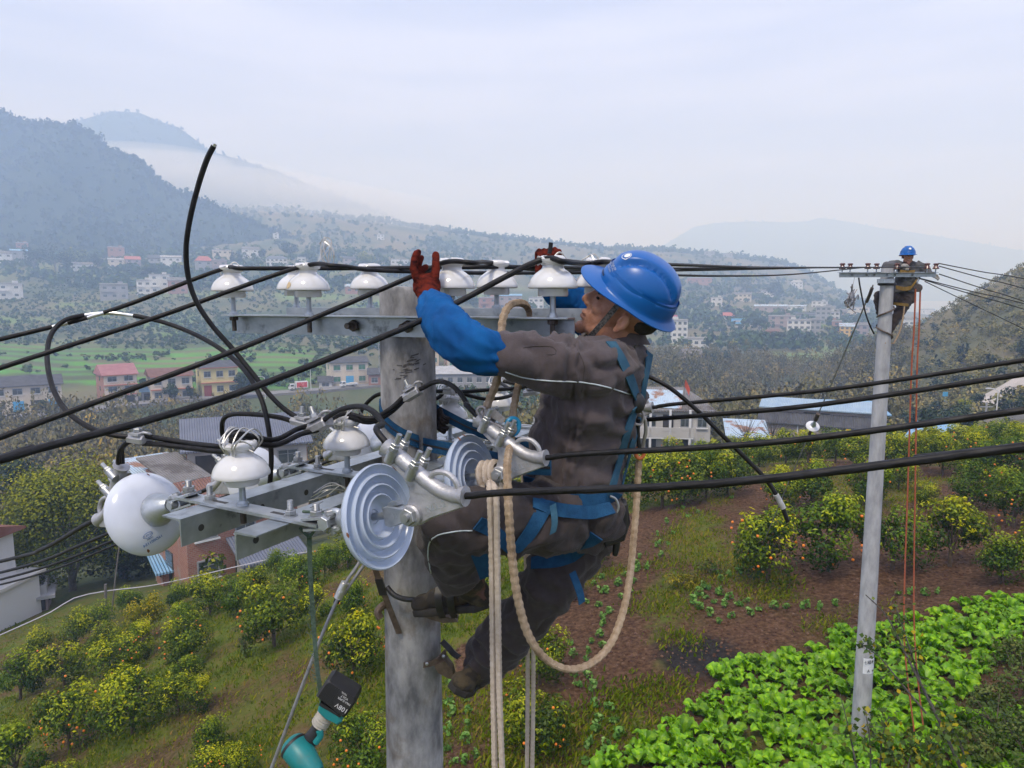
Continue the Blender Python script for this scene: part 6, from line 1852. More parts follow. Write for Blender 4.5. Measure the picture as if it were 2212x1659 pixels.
    def decal(px_, py_, pz_, r):
        h = bv.find_nearest(Vector((m @ np.array((px_, py_, pz_, 1)))[:3]))
        c0, nr = np.array(h[0]), np.array(h[1])
        if nr.dot(-c0) < 0: nr = -nr
        return frame(c0 + nr * 0.0005, nr, z)
    ch = []
    for k in range(4):
        a = rng.uniform(0, 6.28)
        mm = decal(0.232 if sg > 0 else 0.20, 0.125 * math.cos(a), 0.125 * math.sin(a), 0)
        ch.append(xf(prism([(0.006 * math.cos(q) * (1 + 0.5 * math.sin(2 * q + k)), 0.003 * math.sin(q)) for q in np.linspace(0, 6.28, 9)[:-1]], 0, 0.0006), mm))
    t.part('glaze_chips', join(*ch), CHIP, False)
    if stamp:
        mm = decal(0.18, 0.034, -0.082, 0)
        mm2 = axes(mm[:3, 3], unit(np.cross(mm[:3, 0], mm[:3, 2])) * -1, mm[:3, 0], mm[:3, 2])
        R15 = math.radians(-16)
        cR, sR_ = math.cos(R15), math.sin(R15)
        rot = np.eye(4); rot[:2, :2] = ((cR, -sR_), (sR_, cR))
        mm2 = mm2 @ rot
        mv = lambda dx, dy: mm2 @ np.array([(1, 0, 0, dx), (0, 1, 0, dy), (0, 0, 1, 0.002), (0, 0, 0, 1)])
        elv = tube([(0.014 * math.cos(a), 0.008 * math.sin(a), 0) for a in np.linspace(0, 6.283, 24, endpoint=False)], 0.0007, 6, 0.003, closed=True)
        t.part('stamped_mark', join(text_geo('LLOLY', 0.0085, mv(0.006, 0.020), 0.0002), xf(elv, mv(0.006, 0.020)), text_geo('16D001154', 0.0125, mv(0.0, -0.006), 0.0002), text_geo('U70BN', 0.006, mv(0.004, 0.007), 0.0002)), INK, False)
    W = lambda X, Z, Yy=0.0: (m @ np.array((X, Yy, Z, 1)))[:3]
    return dict(noz=W(px + 0.15, 0.030), top=W(px - 0.056, 0.170), W=W, x=x, z=z)
TU, TD = math.radians(12), math.radians(-20)
DR = [disc_string(PT[0], 1, TU, 'ribbed blue-white disc insulator with clamp, nearest on the right side', PORCB, True, 1),
      disc_string(PT[1], 1, TU, 'ribbed blue-white disc insulator with rope knot, second on the right', PORCB, True, 2),
      disc_string(PT[2], 1, TU, 'disc insulator hidden behind the climber, third on the right', PORCB, False, 3),
      disc_string(PT[3], 1, TU, 'disc insulator whose clamp shows behind the harness back strap', PORCB, False, 4)]
DL = [disc_string(PT[0], -1, TD, 'smooth white disc insulator with blue stamp at the left end', PORCW, False, 5, True),
      disc_string(PT[1], -1, TD, 'white disc insulator behind the nearest lower pin insulator', PORCW, False, 6),
      disc_string(PT[2], -1, TD, 'white disc insulator at the left edge of the pole', PORCW, False, 7),
      disc_string(PT[3], -1, TD, 'white disc insulator mostly hidden behind the pole', PORCW, False, 8)]

# ---------------------------------------------------------------- cables
CR = 0.0074
def cable(pts, label, r=CR, bare=(), mat=None, name='cable', group=None, cat='cable', kind='strand', step=0.008, n=20, lobes=7, pitch=0.12, amp=0.10):
    t = Thing(name, pts[0], label, cat, group)
    c = smooth_path(pts, step)
    s = np.r_[0, np.cumsum(np.linalg.norm(np.diff(c, axis=0), axis=1))]; s /= s[-1]
    near = lambda q: float(s[np.argmin(np.linalg.norm(c - q, axis=1))]) if not np.isscalar(q) else q
    cuts = sorted((near(a), near(b)) for a, b in bare)
    last = 0.0
    for b0, b1 in cuts + [(1.0, 1.0)]:
        i0, i1 = np.searchsorted(s, last), np.searchsorted(s, b0)
        if i1 - i0 > 2:
            t.part('sheath', tube(c[i0:i1 + 1], r, n, raw=True, kind=kind, lobes=lobes, pitch=pitch, amp=amp), mat or CABLE, auto=80)
        if b1 > b0:
            j0, j1 = np.searchsorted(s, b0), np.searchsorted(s, b1)
            t.part('bare_strand', tube(c[max(0, j0 - 1):j1 + 2], r * 0.78, 21, raw=True, kind='strand', lobes=7, pitch=0.16, amp=0.16), BARE, auto=80)
        last = b1
    return t
def head(o, side=1, dz=0.074, off=0.043):
    """a point beside the neck of an insulator where the line is tied"""
    return np.asarray(o) + N2 * off * side + UP * dz

FARP = {}
FTOP = V(5.87, 10.8, 0.62)
# four upper lines: lower left foreground -> insulators -> far pole
far_ins_u = (1819, 1836, 1874, 1893, 1937, 1959, 2002, 2021)
def farp(u): return P(u, 577, 10.75)
h505, h668, h977, h1194 = head(TOPS[505]), head(TOPS[668]), head(TOPS[977]), head(TOPS[1194])
ext = lambda a, b: P(*a) + unit(P(*a) - P(*b)) * 4.0
cable([ext((-560, 862, 1.9), (0, 733, 2.34)), P(-560, 862, 1.9), P(0, 733, 2.34), P(235, 672, 2.46), h505 - A2 * 0.02, h505 + A2 * 0.12 + UP * 0.004, head(TOPS[800], 1) + UP * 0.002, head(TOPS[1073], 1) - UP * 0.004, P(1300, 579, 3.2), P(1465, 584, 4.4), farp(1836)],
      'black overhead cable tied to the leftmost upper pin insulator', bare=((P(107, 701, 2.39), P(141, 692, 2.41)), (P(185, 684, 2.43), P(223, 675, 2.455))), group='upper line cables')
cable([ext((-560, 985, 1.65), (0, 795, 2.10)), P(-560, 985, 1.65), P(0, 795, 2.10), P(330, 688, 2.30), h668 - A2 * 0.02, h668 + A2 * 0.15 + UP * 0.006, P(800, 583, 2.52), P(900, 587, 2.6), P(1073, 590, 2.85), P(1300, 590, 3.6), P(1560, 596, 5.6), P(1720, 592, 8), farp(1874)],
      'black overhead cable tied to the chipped pin insulator', group='upper line cables')
cable([ext((-520, 1150, 1.25), (0, 945, 1.70)), P(-520, 1150, 1.25), P(0, 945, 1.70), P(500, 760, 2.0), P(890, 597, 2.22), h977 + UP * 0.006, h977 + A2 * 0.10 + UP * 0.002, head(TOPS[1073], 1, 0.085), P(1190, 583, 2.9), P(1465, 580, 4.4), farp(1959)],
      'black overhead cable gripped by the red glove', group='upper line cables')
cable([ext((-470, 1150, 1.02), (0, 993, 1.33)), P(-470, 1150, 1.02), P(0, 993, 1.33), P(330, 905, 1.55), P(560, 832, 1.72), P(910, 692, 1.95), h1194 - A2 * 0.045, h1194 + A2 * 0.05, head(TOPS[1291], 1) - A2 * 0.02, head(TOPS[1291], 1) + A2 * 0.04 + UP * 0.004, P(1400, 570, 3.0), P(1465, 572, 3.6), P(1700, 578, 6.5), farp(2002)],
      'thick black overhead cable crossing in front of the blue sleeve', r=CR * 1.12, group='upper line cables')
# four lower lines to the right
RE = ((2520, 932, 0.93), (2520, 842, 1.28), (2520, 762, 1.62), (2520, 728, 1.98))
RM_ = ((2212, 966, 1.055), (2212, 886, 1.44), (2212, 808, 1.82), (2212, 778, 2.2))
RL = ('lowest and thickest black cable running right in front of the climber', 'second lowest black cable running right from the roped clamp', 'third lowest black cable running right from behind the climber', 'uppermost of the four black cables running right')
for k in range(4):
    d = DR[k]
    cable([d['W'](0.40, 0.045), d['noz'], d['noz'] + d['x'] * 0.10, (d['noz'] + d['x'] * 0.1) * 0.5 + P(*RM_[k]) * 0.5 - (0, 0, 0.018), P(*RM_[k]), P(*RE[k]), P(*RE[k]) + unit(P(*RE[k]) - P(*RM_[k])) * 4.0], RL[k], r=CR, group='lower line cables on the right')
LLE = ((0, 1213, 2.9), (0, 1237, 3.6), (0, 1252, 4.4), (0, 1263, 5.4))
LLab = ('thickest', 'second', 'third', 'thinnest')
for k in range(4):
    d = DL[k]
    e = P(*LLE[k])
    cable([d['W'](0.40, 0.045), d['noz'], d['noz'] + d['x'] * 0.08, (d['noz'] + e) / 2 - (0, 0, 0.02), e, P(-420, LLE[k][1] + 100 - 8 * k, LLE[k][2] * 1.35)], f'{LLab[k]} black cable of the lower left bundle past the white house', group='lower line cables on the left', step=0.012)
# jumpers
K1, K2a, K2b, K3 = P(300, 948, 1.97), P(652, 912, 2.12), P(688, 920, 2.08), P(890, 852, 2.26)
hA, hB = LTOP[0] + UP * 0.106, LTOP[1] + UP * 0.106
cable([P(583, 1046, 2.15), P(586, 985, 2.13), P(580, 925, 2.12), P(566, 866, 2.14), P(540, 816, 2.2), P(505, 776, 2.28), P(455, 740, 2.35), P(400, 713, 2.42), P(345, 694, 2.46), P(289, 682, 2.47), P(235, 676, 2.46), P(183, 681, 2.44), P(140, 692, 2.40), P(112, 720, 2.35), P(102, 762, 2.28), P(106, 808, 2.2),
       P(120, 852, 2.12), P(148, 892, 2.05), P(195, 924, 2.0), P(245, 940, 1.97), K1 - LN * 0.015 + (0, 0, 0.004)], 'big looping black jumper with a stripped bright section at the left', bare=((P(289, 682, 2.47), P(183, 681, 2.44)),), group='jumper cables', pitch=0.3)
cable([P(465, 310, 2.05), P(447, 345, 2.06), P(427, 405, 2.08), P(409, 480, 2.10), P(402, 545, 2.12), P(408, 605, 2.14), P(426, 655, 2.15), P(458, 703, 2.16), P(503, 754, 2.16), P(545, 806, 2.15), P(580, 850, 2.14), P(615, 884, 2.13), K2a + (0, 0, 0.006)],
      'free cable end sticking up into the sky', bare=((0.0, 0.006),), group='jumper cables', pitch=0.3)
cable([K1 + LN * 0.03 + (0, 0, 0.012), P(345, 947, 1.95), P(420, 959, 1.92), P(490, 963, 1.88), hA + N2 * 0.004 + UP * 0.008 - LA * 0.005, P(590, 950, 1.96), P(640, 928, 2.05), K2b - LN * 0.03], 'upper black jumper over the nearest lower pin insulator', group='jumper cables')
cable([K1 + LN * 0.02 - (0, 0, 0.012), P(345, 960, 1.94), P(420, 969, 1.91), P(490, 974, 1.87), hA - LA * 0.012 - UP * 0.004, P(590, 962, 1.95), P(650, 938, 2.05), K2b + (0, 0, -0.012)], 'lower black jumper over the nearest lower pin insulator', group='jumper cables')
cable([DL[0]['top'], DL[0]['top'] + UP * 0.05, P(256, 1000, 2.03), P(260, 974, 2.0), P(274, 957, 1.98), K1 - LN * 0.01], 'short black jumper rising from the left disc insulator clamp', group='jumper cables')
cable([DL[1]['top'], DL[1]['top'] + UP * 0.04, P(484, 945, 2.32), P(480, 915, 2.28), P(492, 898, 2.24), P(530, 894, 2.2), P(600, 901, 2.15), K2a - LN * 0.02 + (0, 0, -0.004)], 'black jumper bending up behind the pin insulator to the middle clamp', group='jumper cables')
cable([K2b + LN * 0.01 + UP * 0.01, P(712, 898, 2.02), P(742, 883, 1.94), P(778, 878, 1.86), P(806, 889, 1.78), P(826, 915, 1.72), DR[0]['top'] + UP * 0.035 - DR[0]['x'] * 0.02, DR[0]['W'](0.325, 0.125)], 'arched black jumper dropping into the nearest strain clamp', group='jumper cables', pitch=0.4)
cable([K2b + UP * -0.006, hB - LA * 0.012 + UP * 0.002, P(800, 904, 2.18), P(842, 884, 2.22), K3 - LN * 0.02, K3 + LN * 0.035 + UP * 0.02, P(938, 826, 2.2), P(962, 826, 2.16), P(988, 842, 2.1), P(1010, 874, 2.05), DR[1]['top'] + UP * 0.04 - DR[1]['x'] * 0.03, DR[1]['W'](0.325, 0.125)], 'black jumper crossing the pole front into the second strain clamp', group='jumper cables', pitch=0.4)
cable([hB - LA * 0.02 + LN * 0.03 - UP * 0.004, P(800, 912, 2.2), P(845, 890, 2.24), K3 - LN * 0.02 - UP * 0.008], 'short black jumper tail under the pole-front clamp', group='jumper cables')
cable([DL[2]['top'], P(772, 908, 2.78), P(783, 884, 2.72), P(800, 863, 2.68), P(822, 851, 2.66), P(870, 846, 2.66), P(940, 845, 2.68), P(1000, 846, 2.7), P(1060, 842, 2.75), P(1120, 838, 2.8), P(1190, 822, 2.85)], 'black jumper passing behind the pole, upper of two', group='jumper cables')
cable([P(850, 872, 2.7), P(938, 862, 2.70), LTOP[2] + UP * 0.112, P(1050, 862, 2.8), P(1110, 850, 2.9), LTOP[3] + UP * 0.11, P(1190, 850, 3.0)], 'black jumper over the third lower pin insulator behind the pole', group='jumper cables')
cable([P(1370, 800, 2.5), P(1405, 815, 2.48), P(1450, 840, 2.45), P(1512, 892, 2.42), P(1565, 945, 2.40), P(1615, 994, 2.38), P(1655, 1036, 2.37), P(1683, 1080, 2.36), P(1702, 1127, 2.36)], 'loose cable end hanging down to the right behind the climber', group='jumper cables', pitch=0.12)
_tp = smooth_path([P(1676, 1068, 2.36), P(1683, 1080, 2.36), P(1692, 1098, 2.36)], 0.004)
single('tape_wrap', tube(_tp, CR * 1.35, 14, raw=True), M('grey_plastic_tape', (0.35, 0.34, 0.33), (0.5, 0.5, 0.5), scale=60, rough=0.5), 'grey tape wrapped round the loose hanging cable end', 'tape')

# ---- parallel-groove clamps
def groove_clamp(c, d, label, s=1.0, up=UP):
    s *= 0.86
    d = unit(d)
    y = unit(np.cross(up, d)); z = np.cross(d, y)
    m = axes(c, d * s, y * s, z * s)
    t = Thing('cable_clamp', c, label, 'clamp', 'cable clamps')
    cprof = [(-0.020, -0.012), (0.016, -0.016), (0.024, -0.004), (0.022, 0.014), (0.006, 0.020), (-0.016, 0.016), (-0.024, 0.004)]
    t.part('body', xf(prism(cprof, -0.042, 0.042, 0.004), m @ axes((0, 0, 0), V(0, 1, 0), V(0, 0, 1), V(1, 0, 0))), ALU)
    t.part('wedge', xf(join(box((0.012, -0.012, 0.020), (0.05, 0.03, 0.008)), tube([(0.02, -0.01, 0.022), (0.05, -0.012, 0.028), (0.06, 0.0, 0.022), (0.05, 0.012, 0.016)], 0.0045, 8, 0.006)), m), ALU)
    t.part('bolt', xf(bolt((0.0, -0.002, 0.022), (0, 0, 1), 0.008, 0.022), m), BOLTM)
groove_clamp(K1, LN, 'grey metal cable clamp on the left jumper loop')
groove_clamp(K2a, LN + (0, 0, -0.1), 'grey cable clamp left of the second lower pin insulator')
groove_clamp(K2b, LN + (0, 0, 0.45), 'larger grey cable clamp with oval hole beside the second lower insulator', 1.25)
groove_clamp(K3, LN + (0, 0, 0.55), 'grey cable clamp in front of the pole', 1.05)
groove_clamp(P(965, 846, 2.69), LN, 'grey cable clamp just right of the pole', 0.9)
groove_clamp(P(1148, 848, 2.75), LN + (0, 0, 0.2), 'grey cable clamp beside the hanging rope', 0.9)
# tie wire bundle standing up behind the chipped insulator
rng = np.random.default_rng(5)
c0 = P(706, 552, 2.66)
gs = []
for k in range(6):
    a = rng.uniform(0, 3.14)
    gs.append(tube([P(668, 572, 2.6), P(690, 562, 2.64), c0 + (0.03 * math.cos(a), 0.01, 0.045), c0 + (0.012 * math.cos(a + 1), 0, 0.062 + rng.normal() * 0.006), c0 + (-0.03 * math.cos(a), -0.01, 0.02), c0 + (-0.02 * math.cos(a + 0.6), 0, -0.035 + rng.normal() * 0.006), c0 + (0.026 * math.cos(a), 0.0, -0.005), c0 + (0.02 * math.sin(a), 0, 0.05)][(0 if k < 2 else 2):], 0.0015, 6, 0.006))
single('tie_wire', join(*gs), TIE, 'coil of spare tie wire standing behind the chipped insulator', 'wire')
gs = [tube([LP(-0.42, -0.06, -0.05) + rng.normal(size=3) * 0.012, LP(-0.40, -0.03, -0.02) + rng.normal(size=3) * 0.012, LP(-0.36, 0.0, -0.03) + rng.normal(size=3) * 0.012, LP(-0.34, 0.04, -0.06) + rng.normal(size=3) * 0.012], 0.0014, 6, 0.008) for k in range(5)]
single('tie_wire', join(*gs), TIE, 'loose tie wire ends between the lower crossarms', 'wire')
single('cable', tube([P(1187, 548, 2.2), P(1189, 536, 2.2), P(1190, 524, 2.2)], 0.007, 10, 0.004, kind='strand'), CABLE, 'short cut cable stub sticking up behind the large insulator', 'cable')

# ---- guy wire and strap at the near pole
STRAND = M('steel_guy_strand', (0.22, 0.22, 0.23), (0.34, 0.34, 0.35), scale=30, rough=0.5, metal=0.6)
gA = LP(-0.5, 0.02, -0.08)
t = Thing('guy_wire', P(575, 1700, 2.05), 'grey steel guy wire with a wound splice beside the pole', 'wire')
t.part('strand', join(tube([P(790, 1190, 2.2), P(772, 1222, 2.18), P(738, 1276, 2.15), P(680, 1411, 2.1), P(575, 1690, 2.05)], 0.0055, 12, 0.008, kind='strand', lobes=6, pitch=0.06, amp=0.08),
                      tube([P(800, 1196, 2.2), P(778, 1232, 2.18), P(741, 1284, 2.15)], 0.0055, 12, 0.008, kind='strand', lobes=6, pitch=0.06, amp=0.08)), STRAND)
t.part('splice', tube([P(746, 1258, 2.155), P(739, 1272, 2.152), P(730, 1292, 2.148)], 0.0135, 14, 0.0022, kind='strand', lobes=1, pitch=0.0007, amp=0.05), TIE)
t.part('tape', tube([P(730, 1292, 2.148), P(726, 1302, 2.146)], 0.010, 12, 0.003), CABLE)
# ---------------------------------------------------------------- ropes, tools and the far pole
ROPE = M('tan_braided_rope', (0.30, 0.22, 0.14), (0.44, 0.34, 0.24), scale=60, rough=0.95, spec=0.1, bump=0.5, bscale=300, c3=(0.20, 0.14, 0.09), s3=9, lo3=0.55, hi3=0.7)
ROPEP = M('pale_braided_rope', (0.46, 0.38, 0.30), (0.58, 0.50, 0.42), scale=60, rough=0.95, spec=0.1, bump=0.5, bscale=300)
ROPEO = M('orange_rope', (0.30, 0.085, 0.045), (0.38, 0.12, 0.065), scale=40, rough=0.9, spec=0.1)
WEB = M('blue_webbing', (0.007, 0.048, 0.115), (0.012, 0.072, 0.16), scale=40, rough=0.8, spec=0.25, bump=0.3, bscale=260)
WEBT = M('faded_teal_webbing', (0.026, 0.082, 0.135), (0.045, 0.12, 0.18), scale=30, rough=0.85, spec=0.2, bump=0.3, bscale=260)
BLK = M('black_plastic', (0.012, 0.012, 0.013), (0.022, 0.022, 0.024), scale=20, rough=0.5)
TEAL = M('teal_plastic', (0.010, 0.16, 0.165), (0.014, 0.21, 0.21), scale=14, rough=0.42, spec=0.45, c3=(0.05, 0.17, 0.16), s3=10, lo3=0.58, hi3=0.7)
STEELW = M('worn_hook_steel', (0.30, 0.27, 0.25), (0.48, 0.45, 0.43), scale=30, rough=0.45, metal=0.7, c3=(0.22, 0.15, 0.11), s3=16, lo3=0.55, hi3=0.7)
def rope(pts, r, mat, label, pitch=0.05, amp=0.12, n=14, step=0.005, name='rope'):
    return single(name, tube(pts, r, n, step, 'braid', pitch=pitch, amp=amp), mat, label, 'rope')
# tan lanyard rope over the upper crossarm
rope([P(1046, 893, 1.98), P(1058, 862, 1.99), P(1074, 820, 2.0), P(1082, 770, 2.02), P(1083, 722, 2.03), P(1087, 686, 2.05), P(1100, 661, 2.09), P(1120, 654, 2.16), P(1138, 662, 2.24), P(1144, 690, 2.27), P(1140, 760, 2.2), P(1128, 800, 2.12), P(1118, 840, 2.05), P(1110, 880, 2.0), P(1108, 905, 1.98)], 0.0112, ROPE, 'thick tan rope looped over the upper crossarm in front of the arm')
rope([P(1108, 918, 1.97), P(1104, 950, 1.96), P(1096, 1000, 1.80), P(1097, 1060, 1.74), P(1100, 1120, 1.72), P(1106, 1200, 1.72), P(1118, 1290, 1.72), P(1140, 1368, 1.73), P(1175, 1420, 1.75), P(1225, 1445, 1.78), P(1275, 1434, 1.82), P(1318, 1392, 1.88), P(1345, 1325, 1.96), P(1360, 1250, 2.02), P(1370, 1150, 2.08), P(1376, 1070, 2.12), P(1380, 995, 2.14)], 0.0102, ROPE, 'tan braided rope hanging in a deep loop from front to back of the climber', 0.045)
# pale doubled rope knotted round the roped clamp
kc = DR[1]['W'](0.285, 0.0)
gs = []
for k, off in enumerate((-0.014, 0.006, 0.024)):
    c = DR[1]['W'](0.285 + off, 0.0)
    gs.append(tube([c + DR[1]['z'] * 0.034 * math.cos(a) + np.cross(DR[1]['z'], DR[1]['x']) * 0.032 * math.sin(a) for a in np.linspace(0, 2 * np.pi, 14, endpoint=False)], 0.0098, 10, 0.006, 'braid', closed=True, pitch=0.04, amp=0.1))
gs.append(tube([kc + (0.01, -0.03, 0.02), kc + (0.035, -0.045, -0.02), kc + (0.02, -0.04, -0.06)], 0.0095, 10, 0.006, 'braid', pitch=0.04, amp=0.1))
gs.append(tube([kc + (-0.02, -0.035, -0.02), kc + (-0.005, -0.045, -0.06), kc + (0.02, -0.045, -0.09)], 0.0095, 10, 0.006, 'braid', pitch=0.04, amp=0.1))
for e in ([(1058, 1062, 1.80), (1062, 1180, 1.80), (1064, 1330, 1.80), (1066, 1500, 1.80), (1070, 1720, 1.80)], [(1071, 1064, 1.79), (1074, 1180, 1.79), (1076, 1330, 1.79), (1079, 1500, 1.79), (1087, 1720, 1.79)]):
    gs.append(tube([kc + (0.005, -0.04, -0.01)] + [P(*q) for q in e], 0.0082, 12, 0.006, 'braid', pitch=0.035, amp=0.1))
single('rope', join(*gs), ROPEP, 'pale doubled rope knotted on the second strain clamp hanging to the ground', 'rope')
single('rope', join(tube([P(1128, 985, 2.5), P(1136, 1200, 2.5), P(1140, 1420, 2.5), P(1138, 1720, 2.5)], 0.009, 10, 0.008, 'braid', pitch=0.035, amp=0.1), tube([P(1132, 985, 2.49), P(1145, 1200, 2.49), P(1152, 1420, 2.49), P(1149, 1720, 2.49)], 0.009, 10, 0.008, 'braid', pitch=0.035, amp=0.1)), ROPEP, 'second pair of pale ropes hanging behind the lower leg', 'rope')
# snap hooks
def plate(pts, Y, th, mat_=None):
    """flat fitting outlined in the plane facing the viewer at distance Y"""
    w = np.array([P(u, v, Y) for u, v in pts])
    n_ = unit(np.cross(w[1] - w[0], w[2] - w[0]))
    if n_[1] > 0: n_ = -n_
    v = np.vstack([w + n_ * th / 2, w - n_ * th / 2]); k = len(w)
    f = [tuple(range(k)), tuple(range(k, 2 * k))[::-1]] + [(i, i + k, (i + 1) % k + k, (i + 1) % k) for i in range(k)]
    return v, f
h = Thing('snap_hook', P(1050, 905, 1.96), 'worn steel snap hook at the end of the tan rope', 'hook')
h.part('body', join(tube([P(1040, 888, 1.96), P(1048, 902, 1.955), P(1062, 914, 1.95), P(1080, 922, 1.95), P(1092, 934, 1.95), P(1104, 938, 1.95), P(1112, 928, 1.95), P(1108, 916, 1.95)], 0.0075, 10, 0.005), tube([P(1040 + 9 * math.cos(a), 888 + 9 * math.sin(a), 1.96) for a in np.linspace(0, 6.28, 14, endpoint=False)], 0.005, 8, 0.005, closed=True)), STEELW)
h.part('gate', plate([(1046, 884), (1070, 884), (1092, 904), (1084, 914), (1062, 902), (1044, 896)], 1.945, 0.010), STEELW, False)
h.part('latch', plate([(1040, 908), (1068, 914), (1080, 920), (1076, 926), (1052, 922), (1040, 918)], 1.945, 0.010), STEELW, False)
cb_ = Thing('carabiner', P(1108, 915, 1.96), 'blue locking ring clipped through the snap hook', 'carabiner')
cb_.part('ring', tube([P(1108 + 13 * math.cos(a), 918 + (20 if math.sin(a) > 0 else 14) * math.sin(a), 1.955 + 0.008 * math.cos(a)) for a in np.linspace(0, 6.28, 18, endpoint=False)], 0.0072, 10, 0.005, closed=True), M('blue_enamel', (0.01, 0.22, 0.42), (0.015, 0.27, 0.48), scale=20, rough=0.4))

# work-positioning strap round the pole
def pole_pt(ang, z, off=0.0):
    r = 0.0965 + (0.045 - z) * 0.0067 + off
    return V(AX[0] + r * math.cos(ang), AX[1] + r * math.sin(ang), z)
zz = lambda u, v, Y: P(u, v, Y)[2]
arcs = [pole_pt(math.radians(a), -0.445 + 0.075 * math.sin(math.radians(a + 250)) * 0.6 - (0.00045 * (a + 60) if a > -90 else 0), 0.004) for a in range(-62, -235, -12)]
arcs = [p + (0, 0, 0) for p in arcs]
_sa = [P(1190, 1010, 1.93), P(1120, 1005, 2.02), P(1040, 985, 2.16)]
_arc = []
for a in range(-50, -330, -14):
    fr = (a + 50) / -280.0
    z = np.interp(fr, [0, 0.18, 0.45, 0.75, 1.0], [-0.500, -0.455, -0.372, -0.36, -0.40])
    _arc.append(pole_pt(math.radians(a), z, 0.004))
_sb = [P(1010, 922, 2.56), P(1070, 942, 2.52), P(1150, 972, 2.46), P(1200, 990, 2.42)]
strap = Thing('positioning_strap', _arc[8], 'blue work-positioning strap with black stripe wrapped round the pole', 'strap')
_cl = np.array(_sa + _arc + _sb)
strap.part('webbing', ribbon(_cl, (0, 0, 0.0235), 0.005, 0.012), WEB, auto=40)
_c2 = smooth_path(_cl, 0.012)
_t = np.gradient(_c2, axis=0); _nn = np.cross(_t, (0, 0, 1)); _nn /= np.linalg.norm(_nn, axis=1, keepdims=True)
for sg in (-1, 1):
    strap.part('stripe', ribbon(_c2 + _nn * 0.0034 * sg, (0, 0, 0.0035), 0.0012, raw=True), BLK, auto=40)
strap.part('pad', join(*[tube([P(944 + R.uniform(-4, 8), 884 + 7 * k, 2.50), P(952 + R.uniform(-5, 5), 900 + 6 * k, 2.48), P(962 + R.uniform(-6, 6), 905 + 7 * k, 2.50)], 0.010, 8, 0.008) for k in range(5)]), M('black_fleece', (0.010, 0.008, 0.010), (0.02, 0.016, 0.018), scale=80, rough=1.0), label='dark fuzzy pad')
strap.part('stitched_patch', ribbon([P(1056, 938, 2.51), P(1080, 946, 2.49), P(1108, 958, 2.47)], (0, 0, 0.025), 0.009, 0.01), M('brown_leather', (0.06, 0.04, 0.032), (0.10, 0.07, 0.055), scale=30, rough=0.8), auto=40)

# cordless drill hanging on a green strap
GREENW = M('green_cord_webbing', (0.05, 0.085, 0.06), (0.10, 0.15, 0.11), scale=80, rough=0.95, bump=0.4, bscale=300)
sg_ = Thing('hanging_strap', P(660, 1150, 1.76), 'frayed green strap the drill hangs from', 'strap')
sg_.part('webbing', ribbon([P(668, 1152, 1.74), P(670, 1230, 1.74), P(676, 1330, 1.74), P(684, 1430, 1.735), P(690, 1480, 1.735), P(697, 1530, 1.73)], [(0.006, 0.002, 0), (0.005, 0.003, 0), (0.006, 0.001, 0), (0.004, 0.004, 0), (0.005, 0.003, 0), (0.005, 0.002, 0)], 0.003, 0.01), GREENW, auto=40)
sg_.part('loop', join(tube([P(648, 1140, 1.76), P(656, 1150, 1.75), P(668, 1160, 1.74)], 0.004, 8, 0.01), tube([P(688, 1128, 1.73), P(680, 1145, 1.735), P(668, 1160, 1.74)], 0.004, 8, 0.01), tube([P(655, 1105, 1.78), P(690, 1108, 1.74), P(712, 1116, 1.72)], 0.004, 8, 0.01)), GREENW)
rng = np.random.default_rng(3)
sg_.part('frayed_threads', join(*[tube([(q := P(np.interp(v_, [1330, 1530], [674, 695]), v_, 1.737)), q + (rng.normal() * 0.006 - 0.004, -0.002, rng.normal() * 0.005), q + (rng.normal() * 0.008 - 0.007, -0.003, rng.normal() * 0.008)], 0.0009, 4, 0.004) for v_ in rng.uniform(1240, 1530, 46)]), GREENW, kind='stuff')
DY = 1.74
dk = DY * 1.03 / F
dx_ = unit(P(770, 1530, DY) - P(690, 1480, DY)); 
def dframe(u, v, ang, Yd=DY):
    """local x along ang (degrees, picture plane, clockwise from right), local y up-ish, z towards the viewer"""
    o = P(u, v, Yd)
    a = math.radians(ang)
    r_, up_, fw = V(1, 0, 0), V(0, SP, CP), V(0, CP, -SP)
    x = r_ * math.cos(a) - up_ * math.sin(a)
    y = r_ * math.sin(a) + up_ * math.cos(a)
    return axes(o, x, y, -fw)
dr = Thing('cordless_drill', P(650, 1620, DY), 'teal and black cordless drill hanging upside down beside the pole', 'drill')
m = dframe(733, 1497, 33)
s_ = dk * 0.88
dr.part('battery', xf(prism([(-46 * s_, -22 * s_), (40 * s_, -30 * s_), (44 * s_, -24 * s_), (46 * s_, 22 * s_), (38 * s_, 32 * s_), (-38 * s_, 30 * s_), (-46 * s_, 22 * s_)], -0.038, 0.038, 0.006), m), BLK)
dr.part('battery_ribs', join(*[xf(box((-36 * s_ + k * 5.5 * s_, 4 * s_, 0.0385), (2.6 * s_, 46 * s_, 0.002)), m) for k in range(7)]), BLK, False)
tm = m.copy()
def tmat(dx, dy): 
    q = m.copy(); q[:3, 3] = (m @ np.array((dx * s_, dy * s_, 0.0386, 1)))[:3]; q[:3, 0] = -m[:3, 0]; q[:3, 1] = -m[:3, 1]; return q
dr.part('battery_print', join(text_geo('108V', 17 * s_, tmat(24, -10), 0.0002), text_geo('MAX SUPER', 7 * s_, tmat(20, 8), 0.0002), text_geo('VOLT', 8 * s_, tmat(16, 16), 0.0002), text_geo('TOOL', 6 * s_, tmat(10, 24), 0.0002)), M('white_print', (0.5, 0.5, 0.5), (0.55, 0.55, 0.55), rough=0.7), False)
m2 = dframe(717, 1527, 30)
dr.part('battery_mount', xf(prism([(-32 * s_, 4 * s_), (30 * s_, 4 * s_), (40 * s_, -8 * s_), (36 * s_, -18 * s_), (0, -22 * s_), (-26 * s_, -14 * s_)], -0.030, 0.030, 0.005), m2), TEAL)
